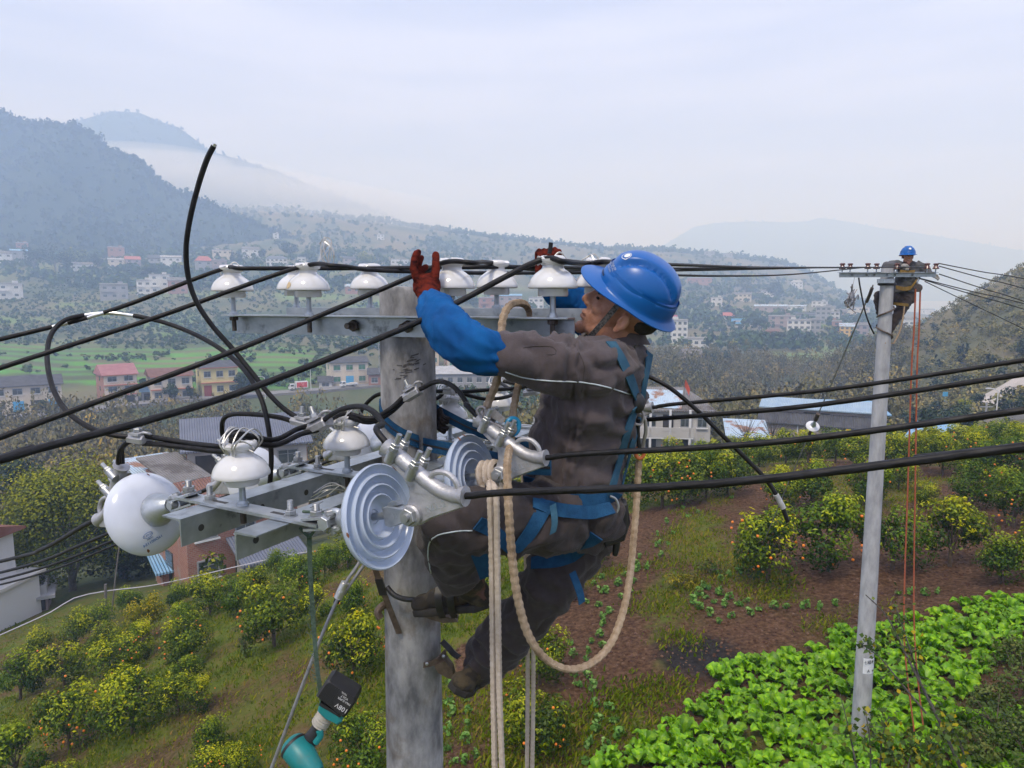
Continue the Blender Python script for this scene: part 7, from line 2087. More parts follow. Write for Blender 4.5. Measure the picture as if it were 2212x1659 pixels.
dr.part('mount_band', xf(box((0, 7 * s_, 0), (62 * s_, 8 * s_, 0.064)), m2), BLK, False)
gp = [P(708, 1540, DY), P(694, 1562, DY), P(680, 1585, DY), P(664, 1606, DY)]
dr.part('grip', tube(gp, 0.020, 16, 0.006, taper=([0, 0.5, 1], [1.0, 0.92, 1.15])), BLK)
dr.part('grip_wrap', tube([P(706, 1540, DY), P(698, 1553, DY), P(691, 1564, DY)], 0.0235, 16, 0.003, 'strand', lobes=1, pitch=0.0012, amp=0.05), M('grey_tape', (0.30, 0.28, 0.24), (0.42, 0.40, 0.35), scale=40, rough=0.9))
dr.part('trigger', tube([P(690, 1578, DY - 0.02), P(692, 1590, DY - 0.02), P(682, 1604, DY - 0.02)], 0.009, 10, 0.005), TEAL)
bd = unit(P(690, 1650, DY - 0.02) - P(630, 1605, DY))
b0 = P(628, 1604, DY - 0.005)
dr.part('motor_housing', xf(lathe([(0.001, -0.004), (0.026, -0.003), (0.034, 0.004), (0.036, 0.012), (0.0375, 0.016), (0.0375, 0.055), (0.034, 0.070), (0.030, 0.085), (0.027, 0.105), (0.022, 0.115), (0.001, 0.116)], 32), frame(b0, bd + (0, -0.35, 0))), TEAL)
dr.part('end_cap', xf(lathe([(0.0378, 0.010), (0.0385, 0.012), (0.0385, 0.016), (0.0378, 0.018)], 32, False), frame(b0, bd + (0, -0.35, 0))), BLK)
q0 = b0 + unit(bd + (0, -0.35, 0)) * 0.112
dr.part('chuck', cyl(q0, q0 + unit(bd + (0, -0.35, 0)) * 0.05, 0.019, 20, 0.014), BLK)

# ---- climbing irons on the near pole
IRON = M('worn_climber_iron', (0.09, 0.065, 0.05), (0.17, 0.13, 0.10), scale=30, rough=0.6, metal=0.5, bump=0.2)
ci = Thing('climbing_iron', P(860, 1300, 2.3), 'climbing iron strapped to the raised foot', 'climbing iron')
ci.part('bar', ribbon([P(808, 1222, 2.32), P(822, 1262, 2.325), P(840, 1310, 2.335), P(862, 1368, 2.345)], (0.010, 0.002, 0), 0.008, 0.02), IRON, auto=40)
ci.part('sleeve', ribbon([P(818, 1250, 2.322), P(828, 1284, 2.328)], (0.013, 0.002, 0), 0.016, 0.01), BLK, auto=40)
ci.part('rubber_arc', tube([P(836, 1268, 2.325), P(850, 1284, 2.31), P(870, 1293, 2.29), P(896, 1296, 2.27)], 0.0095, 12, 0.006), BLK)
ci.part('toe_plate', plate([(905, 1312), (935, 1318), (962, 1322), (985, 1326), (990, 1334), (958, 1336), (925, 1326)], 2.27, 0.07), IRON, False)
ci.part('back_hook', tube([P(836, 1305, 2.42), P(824, 1310, 2.40), P(816, 1322, 2.385), P(822, 1336, 2.38)], 0.014, 10, 0.006), IRON)
ci2 = Thing('climbing_iron', P(940, 1430, 2.4), 'rusty climbing iron hooked on the pole at the lower foot', 'climbing iron')
ci2.part('hook', ribbon([P(915, 1436, 2.375), P(928, 1434, 2.36), P(945, 1426, 2.355), P(962, 1410, 2.37)], (0.002, 0.0, 0.011), 0.012, 0.01), IRON, auto=40)
ci2.part('foot_plate', plate([(940, 1432), (962, 1420), (978, 1440), (984, 1462), (966, 1456), (948, 1446)], 2.36, 0.05), IRON, False)
ci2.part('strap', ribbon([P(955, 1385, 2.42), P(968, 1398, 2.40), P(980, 1412, 2.38), P(992, 1420, 2.36)], (0.008, 0, 0.008), 0.004, 0.01), BLK, auto=40)
for u, v in ((922, 1434), (958, 1418), (954, 1436)):
    ci2.part('rivet', xf(lathe([(0.007, 0), (0.006, 0.003), (0.0002, 0.005)], 12), frame(P(u, v, 2.345), V(0, -1, 0.1))), BOLTM)

# ---------------------------------------------------------------- the far pole
fb = G(1860, 1590)
FT = V(5.87, 10.8, float(P(1913, 579, 10.8)[2]))
FB = V(P(1858, 1590, 10.8)[0] * 1.0, 10.8, float(H(5.9, 10.8)) - 0.6)
fp = Thing('concrete_pole', (FB[0], 10.8, FB[2] + 0.6), 'slim pale concrete pole at the right with the second climber', 'utility pole')
fp.part('shaft', cyl(FB, FT, 0.150, 40, 0.095), CONCF)
def fpt(z): 
    k = (z - FB[2]) / (FT[2] - FB[2]); return FB + (FT - FB) * k, 0.150 + (0.095 - 0.150) * k
pz = float(P(1866, 1437, 10.7)[2])
c_, r_ = fpt(pz)
cv2, cf2 = [], []
for j, z in enumerate((pz - 0.135, pz + 0.135)):
    for a in np.linspace(math.radians(-125), math.radians(-30), 14):
        cv2.append(c_ + V((r_ + 0.004) * math.cos(a), (r_ + 0.004) * math.sin(a), z - pz))
cf2 = [(i, i + 1, i + 15, i + 14) for i in range(13)]
fp.part('number_plaque', (np.array(cv2), cf2), M('white_paint_plaque', (0.62, 0.64, 0.68), (0.7, 0.72, 0.75), scale=20, rough=0.7))
def plaque_text(s, size, ang, z):
    a = math.radians(ang)
    nrm = V(math.cos(a), math.sin(a), 0)
    return text_geo(s, size, axes(c_ + nrm * (r_ + 0.010) + (0, 0, z), np.cross(UP, nrm), UP, nrm), 0.001)
fp.part('plaque_text', join(plaque_text('七组村 1', 0.07, -78, 0.075), plaque_text('A  4', 0.07, -78, -0.075)), BLK, False)
fz = float(P(1915, 590, 10.7)[2])
xarm = Thing('crossarm', P(1913, 594, 10.68), 'steel crossarm on the far pole carrying brown insulators', 'crossarm')
xarm.part('angle_bar', angle_beam(P(1813, 590, 10.68), P(2022, 589, 10.68), -UP, V(0, -1, 0), 0.065), GALV, False)
xarm.part('rear_angle_bar', angle_beam(P(1813, 588, 10.92), P(2022, 587, 10.92), -UP, V(0, 1, 0), 0.065), GALV, False)
xarm.part('clamp_band', join(cyl(fpt(fz - 0.15)[0], fpt(fz - 0.09)[0], 0.104, 32), box(P(1913, 607, 10.68), (0.26, 0.02, 0.06))), GALV)
for u in (1842, 1873, 1889, 1917, 1934, 1972):
    xarm.part('bolt', bolt(P(u, 594, 10.674), V(0, -1, 0), 0.010, 0.02), BOLTM)
BRN = M('brown_glazed_porcelain', (0.11, 0.045, 0.04), (0.16, 0.07, 0.06), scale=20, rough=0.25, coat=0.3)
for k, u in enumerate((1819, 1836, 1874, 1893, 1937, 1959, 2002, 2021)):
    b = P(u, 588, 10.70 if k % 2 == 0 else 10.90)
    t = Thing('pin_insulator', b, f'brown pin insulator, {ORD[k]} from left on the far crossarm', 'insulator', 'brown pin insulators')
    t.part('bell', xf(lathe([(0.02, 0.055), (0.045, 0.05), (0.048, 0.06), (0.036, 0.085), (0.028, 0.10), (0.030, 0.112), (0.040, 0.118), (0.040, 0.132), (0.032, 0.138), (0.001, 0.135)], 24), frame(b, UP)), BRN)
    t.part('pin', cyl(b - (0, 0, 0.03), b + (0, 0, 0.06), 0.009, 10), GALV)
ring_z = float(P(1910, 613, 10.7)[2])
cc, rr_ = fpt(ring_z)
single('rubber_collar', tube([cc + V((rr_ + 0.012) * math.cos(a), (rr_ + 0.012) * math.sin(a), 0) for a in np.linspace(0, 6.283, 28, endpoint=False)], 0.026, 10, 0.02, closed=True), BLK, 'black padded strap round the top of the far pole', 'strap')
for k, (u0, v0, u1, v1, lab) in enumerate(((1884, 685, 1924, 661, 'upper black climbing iron arc round the far pole'), (1887, 707, 1926, 733, 'lower black climbing iron arc round the far pole'))):
    z0, z1 = P(u0, v0, 10.7)[2], P(u1, v1, 10.7)[2]
    pts = []
    for a in np.linspace(math.radians(-190), math.radians(10), 16):
        f_ = (a + math.radians(190)) / math.radians(200)
        z = z0 + (z1 - z0) * f_
        q, r2 = fpt(z)
        pts.append(q + V((r2 + 0.02) * math.cos(a), (r2 + 0.02) * math.sin(a), 0))
    single('climbing_iron', tube(pts, 0.013, 8, 0.03), IRON, lab, 'climbing iron')
# pulley with orange rope
pu = Thing('pulley', P(1983, 614, 10.62), 'small pulley hanging under the far crossarm', 'pulley')
pu.part('hook', tube([P(1981, 598, 10.62), P(1984, 604, 10.62), P(1981, 609, 10.62), P(1983, 614, 10.62)], 0.012, 8, 0.02), BOLTM)
pu.part('wheel', cyl(P(1983, 622, 10.58), P(1983, 622, 10.66), 0.062, 24, bev=0.01), STEELD)
single('rope', join(tube([P(1978, 624, 10.6), P(1974, 720, 10.6), P(1969, 800, 10.6), P(1961, 1050, 10.6), P(1953, 1300, 10.6), P(1956, 1420, 10.5), P(1976, 1590, 10.3)], 0.012, 8, 0.03), tube([P(1988, 624, 10.6), P(1985, 720, 10.6), P(1981, 800, 10.6), P(1977, 1050, 10.6), P(1974, 1300, 10.6), P(1980, 1440, 10.5), P(1998, 1600, 10.3)], 0.012, 8, 0.03)), ROPEO, 'long orange rope hanging from the pulley on the far pole', 'rope')
# guy wire with strain disc
gd = G(1625, 1232)
g0 = P(1886, 622, 10.7)
gm = lambda k: g0 + (gd - g0) * k
gw = Thing('guy_wire', gd, 'thin guy wire with a white disc from the far pole to the ground', 'wire')
# follow the sight line of the photograph's wire at plausible distances
gpts = [P(1886, 616, 10.7), P(1794, 834, 12.6), P(1757, 918, 13.4), P(1700, 1050, 15.2), P(1625, 1232, gd[1])]
gw.part('strand', tube(gpts, 0.012, 6, 0.15), STRAND)
gw.part('turnbuckle', tube([P(1884, 622, 10.72), P(1878, 638, 10.8), P(1872, 652, 10.9)], 0.026, 10, 0.03), STEELD)
dcen = P(1756, 920, 13.4)
gax = unit(P(1794, 834, 12.6) - P(1700, 1050, 15.2))
gw.part('disc', xf(lathe([(0.03, -0.03), (0.125, -0.025), (0.13, -0.012), (0.12, 0.0), (0.05, 0.02), (0.045, 0.045), (0.001, 0.046)], 28), frame(dcen, gax)), PORC)
gw.part('disc_cap', xf(lathe([(0.055, 0.02), (0.05, 0.07), (0.03, 0.10), (0.025, 0.16), (0.001, 0.165)], 16), frame(dcen, gax)), GALVB)
gw.part('clamp', tube([dcen + gax * 0.2, dcen + gax * 0.34, dcen + gax * 0.42], 0.04, 10, 0.03), STEELD)
gw.part('lower_clamp', tube([dcen - gax * 0.05, dcen - gax * 0.2, dcen - gax * 0.3], 0.03, 10, 0.03), STEELD)
# hanging tuft of scrap wire
rng = np.random.default_rng(8)
tc_ = P(1838, 645, 10.6)
gs = [tube([P(1846, 598, 10.65), P(1842, 620, 10.62), tc_ + (0, 0, 0.12)], 0.003, 5, 0.03)]
for k in range(14):
    gs.append(tube([tc_ + rng.normal(size=3) * (0.05, 0.04, 0.09) for _ in range(4)], 0.009, 5, 0.02))
single('wire_tuft', join(*gs), STRAND, 'tuft of scrap wire dangling left of the far pole', 'wire')
single('cable', tube([P(1855, 600, 10.66), P(1858, 620, 10.6), P(1868, 670, 10.5), P(1878, 700, 10.45), P(1888, 721, 10.6)], 0.012, 8, 0.03), CABLE, 'short brown-black jumper curving left of the far pole', 'cable')
FW = [((2028, 569), (2212, 602), (2480, 655)), ((2029, 575), (2212, 623), (2480, 700)), ((2029, 592), (2212, 651), (2480, 745)), ((1987, 601), (2212, 656), (2480, 730)), ((1987, 602), (2212, 668), (2480, 755)), ((1998, 608), (2212, 711), (2480, 845))]
for k, (a, b_, c2) in enumerate(FW):
    single('cable', tube([P(*a, 10.7), P(a[0] * 0.5 + b_[0] * 0.5, a[1] * 0.52 + b_[1] * 0.48 + 2, 11.6), P(*b_, 12.4), P(*c2, 13.8)], 0.0085 if k != 5 else 0.007, 8, 0.1), CABLE, f'black cable leaving the far pole to the right, {ORD[k]} from top', 'cable', 'cables right of the far pole')
# ---------------------------------------------------------------- people
SKIN = M('sun_tanned_skin', (0.36, 0.17, 0.105), (0.44, 0.22, 0.14), scale=30, rough=0.5, spec=0.4, sss=0.15, bump=0.25, bscale=160, c3=(0.30, 0.12, 0.08), s3=22, lo3=0.55, hi3=0.75)
JACK = M('charcoal_brown_cotton', (0.076, 0.062, 0.064), (0.090, 0.074, 0.076), scale=40, rough=0.92, spec=0.15, bump=0.3, bscale=420, sheen=0.15)
TROU = M('charcoal_trouser_cotton', (0.046, 0.038, 0.038), (0.058, 0.048, 0.047), scale=40, rough=0.93, spec=0.15, bump=0.3, bscale=420, sheen=0.12)
BLUEC = M('bright_blue_cotton', (0.002, 0.055, 0.19), (0.004, 0.095, 0.29), scale=9, rough=0.85, spec=0.2, bump=0.25, bscale=420, c3=(0.02, 0.06, 0.15), s3=7, lo3=0.62, hi3=0.8)
GLOVE = M('dirty_red_knit', (0.15, 0.024, 0.015), (0.030, 0.010, 0.010), scale=34, rough=0.97, spec=0.05, bump=0.6, bscale=300, lo=0.42, hi=0.66, stretch=(1, 1, 2.2))
GLOVEG = M('dirty_grey_knit', (0.22, 0.21, 0.19), (0.36, 0.34, 0.31), scale=28, rough=0.97, spec=0.05, bump=0.6, bscale=300)
HELM = M('blue_helmet_plastic', (0.0008, 0.088, 0.33), (0.0008, 0.105, 0.38), scale=6, rough=0.33, spec=0.5, c3=(0.010, 0.075, 0.34), s3=16, lo3=0.62, hi3=0.75, bump=0.02, bscale=60)
HAIR = M('short_black_hair', (0.012, 0.011, 0.011), (0.03, 0.028, 0.026), scale=90, rough=0.8, bump=0.5, bscale=200)
CAMO = M('camouflage_canvas', (0.055, 0.042, 0.022), (0.022, 0.018, 0.014), scale=16, rough=0.92, lo=0.45, hi=0.52, c3=(0.11, 0.055, 0.04), s3=9, lo3=0.58, hi3=0.60, bump=0.3, bscale=200)
SOLE = M('black_rubber_sole', (0.012, 0.011, 0.011), (0.03, 0.026, 0.024), scale=30, rough=0.8)
PIPE = M('pale_reflective_piping', (0.42, 0.48, 0.50), (0.52, 0.58, 0.60), scale=40, rough=0.5)
WHITEP = M('white_print', (0.5, 0.5, 0.5))
WHITEL = M('white_logo_print', (0.72, 0.74, 0.78), (0.66, 0.70, 0.75), scale=30, rough=0.6)
YELW = M('mustard_webbing', (0.20, 0.12, 0.03), (0.28, 0.18, 0.05), scale=30, rough=0.9)
GREYJ = M('grey_work_jacket', (0.060, 0.062, 0.064), (0.10, 0.10, 0.105), scale=8, rough=0.92)

def head_geo(m, mirror_neck=True):
    g = [ell((-0.012, 0, 0.045), (0.100, 0.078, 0.095), n=24), ell((0.033, 0, -0.028), (0.064, 0.063, 0.088), n=24), ell((0.026, 0, -0.082), (0.060, 0.055, 0.036), n=20), ell((0.079, 0, -0.108), (0.021, 0.025, 0.020), n=14),
         capsule((0.088, 0, 0.018), (0.112, 0, -0.026), 0.009, 0.0135), ell((0.100, 0.012, -0.034), (0.012, 0.009, 0.008), n=12), ell((0.100, -0.012, -0.034), (0.012, 0.009, 0.008), n=12),
         ell((0.0925, 0, -0.062), (0.013, 0.024, 0.0065), n=14), ell((0.090, 0, -0.0755), (0.0125, 0.021, 0.007), n=14), ell((0.080, 0, 0.024), (0.018, 0.050, 0.012), n=16),
         ell((0.062, 0.040, -0.022), (0.026, 0.022, 0.020), n=14), ell((0.062, -0.040, -0.022), (0.026, 0.022, 0.020), n=14), ell((0.012, 0.052, -0.072), (0.040, 0.012, 0.030), n=14), ell((0.012, -0.052, -0.072), (0.040, 0.012, 0.030), n=14),
         capsule((-0.015, 0, -0.05), (-0.045, 0, -0.20), 0.055, 0.062)]
    for sy in (-1, 1):
        g += [ell((-0.012, sy * 0.082, -0.006), (0.019, 0.007, 0.027), n=14), ell((-0.008, sy * 0.080, -0.034), (0.011, 0.006, 0.013), n=12)]
    v, f, n_ = remesh('head', join(*g), 0.0042, 4, 0.5)
    # mouth line and nostril crease
    k = np.exp(-((v[:, 2] + 0.0690) / 0.0022) ** 2) * (v[:, 0] > 0.070) * (np.abs(v[:, 1]) < 0.026)
    v = v - n_ * (k * 0.0035)[:, None]
    k = np.exp(-(((v[:, 0] - 0.086) / 0.004) ** 2 + ((v[:, 2] + 0.040) / 0.010) ** 2)) * (np.abs(v[:, 1]) > 0.012)
    v = v - n_ * (k * 0.004)[:, None]
    k = np.exp(-(((v[:, 0] + 0.008) / 0.008) ** 2 + ((v[:, 2] + 0.004) / 0.013) ** 2)) * (np.abs(v[:, 1]) > 0.074)
    v = v - n_ * (k * 0.006)[:, None]
    v = v + n_ * (0.0010 * fbm(v * 60, 3, 4))[:, None]
    return xf((v, f), m)

def helmet_geo(m):
    nphi, nth = 96, 26
    ph = np.linspace(0, 2 * np.pi, nphi, endpoint=False)
    V_, F_ = [], []
    rx0, ry0, rz0 = 0.128, 0.109, 0.126
    z0 = 0.034
    for i in range(nth):
        th = (i / (nth - 1)) * math.pi / 2 * 0.995
        c = math.cos(th) ** 0.80; s = math.sin(th) ** 0.95
        x = rx0 * c * np.cos(ph) - 0.012; y = ry0 * c * np.sin(ph); z = z0 + rz0 * s * np.ones(nphi)
        # raised crown band from front to back and side swage lines
        band = sstep(0.050, 0.040, np.abs(y)) * sstep(0.40, 0.62, s) * sstep(-0.135, -0.10, x)
        lip = np.exp(-((np.abs(y) - 0.052) / 0.006) ** 2) * sstep(0.45, 0.65, s)
        belt = np.exp(-(((s - 0.36 + 0.10 * np.cos(ph))) / 0.028) ** 2)
        up_ = np.stack([x * 0.6, y * 0.8, z - 0.0], -1); up_ /= np.linalg.norm(up_, axis=1, keepdims=True)
        p = np.stack([x, y, z], -1) + up_ * (0.0085 * band - 0.0085 * lip - 0.0045 * belt + 0.004 * (s < 0.33))[:, None]
        V_.append(p)
    brim = 0.010 + 0.044 * np.clip(np.cos(ph), 0, 1) ** 1.6 + 0.016 * np.clip(-np.cos(ph), 0, 1) ** 2
    base = V_[0]
    d = np.stack([np.cos(ph) * 1.1, np.sin(ph) * 0.95, np.zeros(nphi)], -1)
    drop = 0.010 + 0.010 * np.clip(np.cos(ph), 0, 1) ** 2 + 0.010 * np.clip(-np.cos(ph), 0, 1)
    r1 = base + d * (brim * 0.25)[:, None] - np.array((0, 0, 1)) * (drop * 0.45)[:, None]
    r2 = base + d * (brim * 0.85)[:, None] - np.array((0, 0, 1)) * (drop * 0.95)[:, None]
    r3 = base + d * brim[:, None] - np.array((0, 0, 1)) * (drop * 1.12)[:, None]
    r4 = r3 - np.array((0, 0, 0.0035)) - d * 0.001
    r5 = base - d * 0.004 - np.array((0, 0, 1)) * (drop * 0.6)[:, None] - np.array((0, 0, 0.004))
    r6 = base - d * 0.006 + np.array((0, 0, 0.05))
    rings = [r6, r5, r4, r3, r2, r1] + V_
    n = nphi
    vv = np.concatenate(rings)
    for k in range(len(rings) - 1):
        for i in range(n):
            j = (i + 1) % n
            F_.append((k * n + i, k * n + j, (k + 1) * n + j, (k + 1) * n + i))
    F_.append(tuple(range((len(rings) - 1) * n, len(rings) * n)))
    return xf((vv, F_), m)

def bvh_of(g):
    return BVHTree.FromPolygons([Vector(q) for q in g[0]], [tuple(int(i) for i in q) for q in g[1]])

def wrinkle(v, n, seed, amp=0.007, freq=(10, 10, 16), fine=0.35, mask=None):
    q = v * (np.array(freq) if np.ndim(freq) == 1 else freq)
    w = fbm(v * 7, 2, seed + 9)
    q = q + 0.9 * w[:, None]
    r = 1 - np.abs(fbm(q, 2, seed)) * 3.2
    r2 = 1 - np.abs(fbm(q * 2.3 + 5, 2, seed + 3)) * 3.2
    d = amp * (np.clip(r, -1, 1) + fine * np.clip(r2, -1, 1)) + amp * 0.5 * np.sin(v[:, 2] * 60 + v[:, 0] * 38 + 6 * w)
    if mask is not None: d = d * mask
    return v + n * d[:, None]

def sleeve_geo(path, rad, ruffle=0.0, n=40, step=0.008, seed=0, squash=1.0):
    c = smooth_path(np.c_[np.asarray(path), np.asarray(rad)[:, None]], step)
    p, r = c[:, :3], c[:, 3]
    g = tube(p, 1.0, n, raw=True)
    v = g[0].reshape(len(p), n, 3) - p[:, None]
    a = np.linspace(0, 2 * np.pi, n, endpoint=False)
    s = np.linspace(0, 1, len(p))[:, None]
    ends = np.exp(-(s / 0.05) ** 2) + np.exp(-((1 - s) / 0.05) ** 2)
    near = np.exp(-(s / 0.22) ** 2) + np.exp(-((1 - s) / 0.22) ** 2)
    mod = 1 + ruffle * near * (np.cos(a * 9 + 3 * s) * 0.10 + np.cos(a * 13 + 2) * 0.07)
    L_ = np.cumsum(np.r_[0, np.linalg.norm(np.diff(p, axis=0), axis=1)])[:, None]
    fold = fbm(np.stack([np.cos(a)[None] * 1.2 + 0 * s, np.sin(a)[None] * 1.2 + 0 * s, L_ * 17 + 1.1 * np.cos(a + seed)[None]], -1), 2, seed)
    fold = 1 - np.abs(fold) * 2.6
    fold2 = 1 - 3 * np.abs(fbm(np.stack([np.cos(a)[None] * 2.2 + 0 * s, np.sin(a)[None] * 2.2 + 0 * s, L_ * 36 + 2.2 * np.sin(a + 2 * seed)[None]], -1), 2, seed + 4))
    mod = mod + (1 - ends) * (0.085 * np.clip(fold, -1, 1) + 0.055 * np.clip(fold2, -1, 1))
    v = v * (r[:, None] * mod)[..., None]
    return (v + p[:, None]).reshape(-1, 3), g[1]

def finger(pts, r):
    pts = [np.asarray(q, float) for q in pts]
    gs = [capsule(a, b, r * (1 - 0.06 * i), r * (1 - 0.06 * (i + 1)), 12) for i, (a, b) in enumerate(zip(pts[:-1], pts[1:]))]
    return gs

# ---- the near climber
W1 = P(1230, 1100, 2.2)
man = Thing('person', W1, 'climber in brown workwear, blue helmet and red gloves hugging the near pole', 'person')
fd, ld = unit(V(-0.96, 0.28, 0)), unit(V(-0.28, -0.96, 0))
# head
tilt = math.radians(33); roll = math.radians(15)
hf = unit(V(-0.975, 0.10, 0)); hl = np.cross(UP, hf)
hx = hf * math.cos(tilt) + UP * math.sin(tilt); hz = UP * math.cos(tilt) - hf * math.sin(tilt); hy = np.cross(hz, hx)
hz, hy = hz * math.cos(roll) + hy * math.sin(roll), hy * math.cos(roll) - hz * math.sin(roll)
hm = axes(P(1346, 674, 2.13), hx, hy, hz)
HS = np.diag([1.06, 1.06, 1.06, 1.0])
head1 = man.part('body', head_geo(hm @ HS), SKIN, auto=None, label='tanned face in profile looking up')
hmH = hm.copy(); hmH[:3, 3] += hz * 0.034 + hx * 0.008; hmH[:3, :3] *= 0.975
_r = math.radians(8)
hmH[:3, 2], hmH[:3, 1] = (hz * math.cos(_r) + hy * math.sin(_r)) * 0.975, (hy * math.cos(_r) - hz * math.sin(_r)) * 0.975
hg = helmet_geo(hmH)
helm = man.part('helmet', hg, HELM, auto=50, label='glossy blue safety helmet')
hb = bvh_of(hg)
def on_helmet(g, o2, sc=1.0):
    """lay flat lettering (x right, y up, metres) on the shell round the direction o2 = (azimuth, elevation) in head axes"""
    az, el = o2
    d = V(math.cos(el) * math.cos(az), math.cos(el) * math.sin(az), math.sin(el))
    t1 = V(-math.sin(az), math.cos(az), 0); t2 = np.cross(d, t1)
    out = []
    cen = V(-0.012, 0, 0.04)
    for q in g[0]:
        p = cen + d * 0.25 + t1 * q[0] + t2 * q[1]
        w = (hmH @ np.r_[p, 1])[:3]; c0 = (hmH @ np.r_[cen + t1 * q[0] * 0.5 + t2 * q[1] * 0.5, 1])[:3]
        h = hb.ray_cast(Vector(w), Vector(c0 - w))
        nn_ = np.array(h[1]) if h[0] is not None else d
        if nn_.dot(c0 - w) > 0: nn_ = -nn_
        out.append(np.array(h[0]) + nn_ * 0.0012 if h[0] is not None else w)
    return np.array(out), g[1]
I4 = np.eye(4)
def moved(g, dx, dy): return g[0] + (dx, dy, 0), g[1]
ringg = tube([(0.019 * math.cos(a), 0.019 * math.sin(a), 0) for a in np.linspace(0, 6.283, 30, endpoint=False)], 0.0016, 6, 0.004, closed=True)
disc_ = prism([(0.0125 * math.cos(a), 0.0125 * math.sin(a)) for a in np.linspace(0, 6.283, 24, endpoint=False)], 0, 0.0004)
man.part('helmet_logo', join(on_helmet(moved(ringg, 0, 0.016), (0.30, 0.66)), on_helmet(moved(disc_, 0.0, 0.019), (0.30, 0.66)), on_helmet(text_geo('国家电网', 0.019, I4), (0.30, 0.36)), on_helmet(text_geo('STATE GRID', 0.0105, axes((0, -0.017, 0), V(1, 0, 0), V(0, 1, 0), V(0, 0, 1))), (0.30, 0.36))), WHITEL, False, parent=helm)
vent = []
for k in range(5):
    for sy in (-1, 1):
        vent.append(on_helmet(moved(prism([(-0.0035, -0.0045), (0.0035, -0.0045), (0.0035, 0.0045), (-0.0035, 0.0045)], 0, 0.0005), sy * (0.016 + 0.011 * k), -0.006), (0.0, 0.10)))
man.part('vents', join(*vent), BLK, False, parent=helm, kind='stuff')
# chin strap
hp = lambda x, y, z: (hm @ HS @ np.array((x, y, z, 1)))[:3]
man.part('chin_strap', join(ribbon([hp(0.028, 0.092, 0.035), hp(0.034, 0.082, -0.03), hp(0.040, 0.070, -0.085), hp(0.045, 0.046, -0.122), hp(0.048, 0.0, -0.138), hp(0.045, -0.046, -0.122), hp(0.034, -0.080, -0.03)], (hx * 0.0085), 0.003, 0.008),
                            ribbon([hp(0.042, 0.060, -0.108), hp(-0.005, 0.066, -0.100), hp(-0.050, 0.066, -0.085), hp(-0.085, 0.055, -0.05)], (hz * 0.008), 0.003, 0.008)), M('grey_black_webbing', (0.035, 0.035, 0.033), (0.13, 0.12, 0.11), scale=160, rough=0.9, lo=0.45, hi=0.55), auto=40)
man.part('hair', ell(hp(-0.054, 0, 0.014), (0.0605, 0.0730, 0.046), np.c_[hx, hy, hz]), HAIR)
for sy in (-1, 1):
    man.part('eye', ell(hp(0.0845, sy * 0.033, 0.002), (0.006, 0.012, 0.0035), np.c_[hx, hy, hz]), HAIR)
    man.part('eyebrow', ell(hp(0.088, sy * 0.033, 0.017), (0.006, 0.018, 0.003), np.c_[hx, hy, hz]), HAIR)

# jacket
def ringp(u, v, Y, rf, rl, tiltv=0.0):
    return (P(u, v, Y), fd * rf + UP * tiltv, ld * rl)
torso = loft([ringp(1236, 1082, 2.2, 0.145, 0.175), ringp(1238, 1050, 2.2, 0.152, 0.190), ringp(1244, 1000, 2.2, 0.150, 0.190), ringp(1262, 930, 2.2, 0.162, 0.205), ringp(1284, 858, 2.2, 0.162, 0.215), ringp(1302, 800, 2.2, 0.142, 0.222), ringp(1318, 764, 2.2, 0.115, 0.205), ringp(1330, 742, 2.19, 0.085, 0.130), ringp(1343, 724, 2.18, 0.070, 0.074)], 36)
LS, LE = P(1266, 800, 2.00), P(1010, 752, 1.90)
RS, RE_ = P(1300, 795, 2.42), P(1296, 722, 2.66)
jk = [torso, capsule(LS, P(1180, 782, 1.955), 0.092, 0.074, 24), capsule(P(1180, 782, 1.955), P(1090, 768, 1.925), 0.074, 0.060, 24), capsule(P(1300, 800, 2.06), LS, 0.10, 0.092, 24), capsule(P(1310, 800, 2.30), RS, 0.10, 0.085, 20), capsule(RS, RE_, 0.085, 0.065, 20),
      ell(P(1262, 880, 2.05), (0.10, 0.09, 0.12), n=20)]
jv, jf, jn = remesh('jacket', join(*jk), 0.009, 8, 0.6)
_arm = sstep(P(1270, 800, 2)[0], P(1190, 800, 2)[0], jv[:, 0])[:, None]
jv = wrinkle(jv, jn, 5, 0.0105, np.array((4.5, 4.5, 14.0)) * (1 - _arm) + np.array((15.0, 6, 4.0)) * _arm, 0.5)
# pull the sleeve folds across the arm
du = (jv[:, 0] - LE[0])
jacket = man.part('jacket', (jv, jf), JACK, auto=None, label='dark brown work jacket')
jb = bvh_of((jv, jf))
colr = loft([(P(1347, 736, 2.185), hf * 0.085 + UP * 0.012, hl * 0.090), (P(1344, 722, 2.18), hf * 0.080 + UP * 0.016, hl * 0.084), (P(1341, 709, 2.175), hf * 0.078 + UP * 0.020, hl * 0.080), (P(1341, 708, 2.175), hf * 0.070 + UP * 0.018, hl * 0.072), (P(1344, 724, 2.18), hf * 0.068 + UP * 0.014, hl * 0.070)], 40, False)
man.part('collar', (wrinkle(colr[0], np.zeros_like(colr[0]), 2), colr[1]), JACK, auto=None)
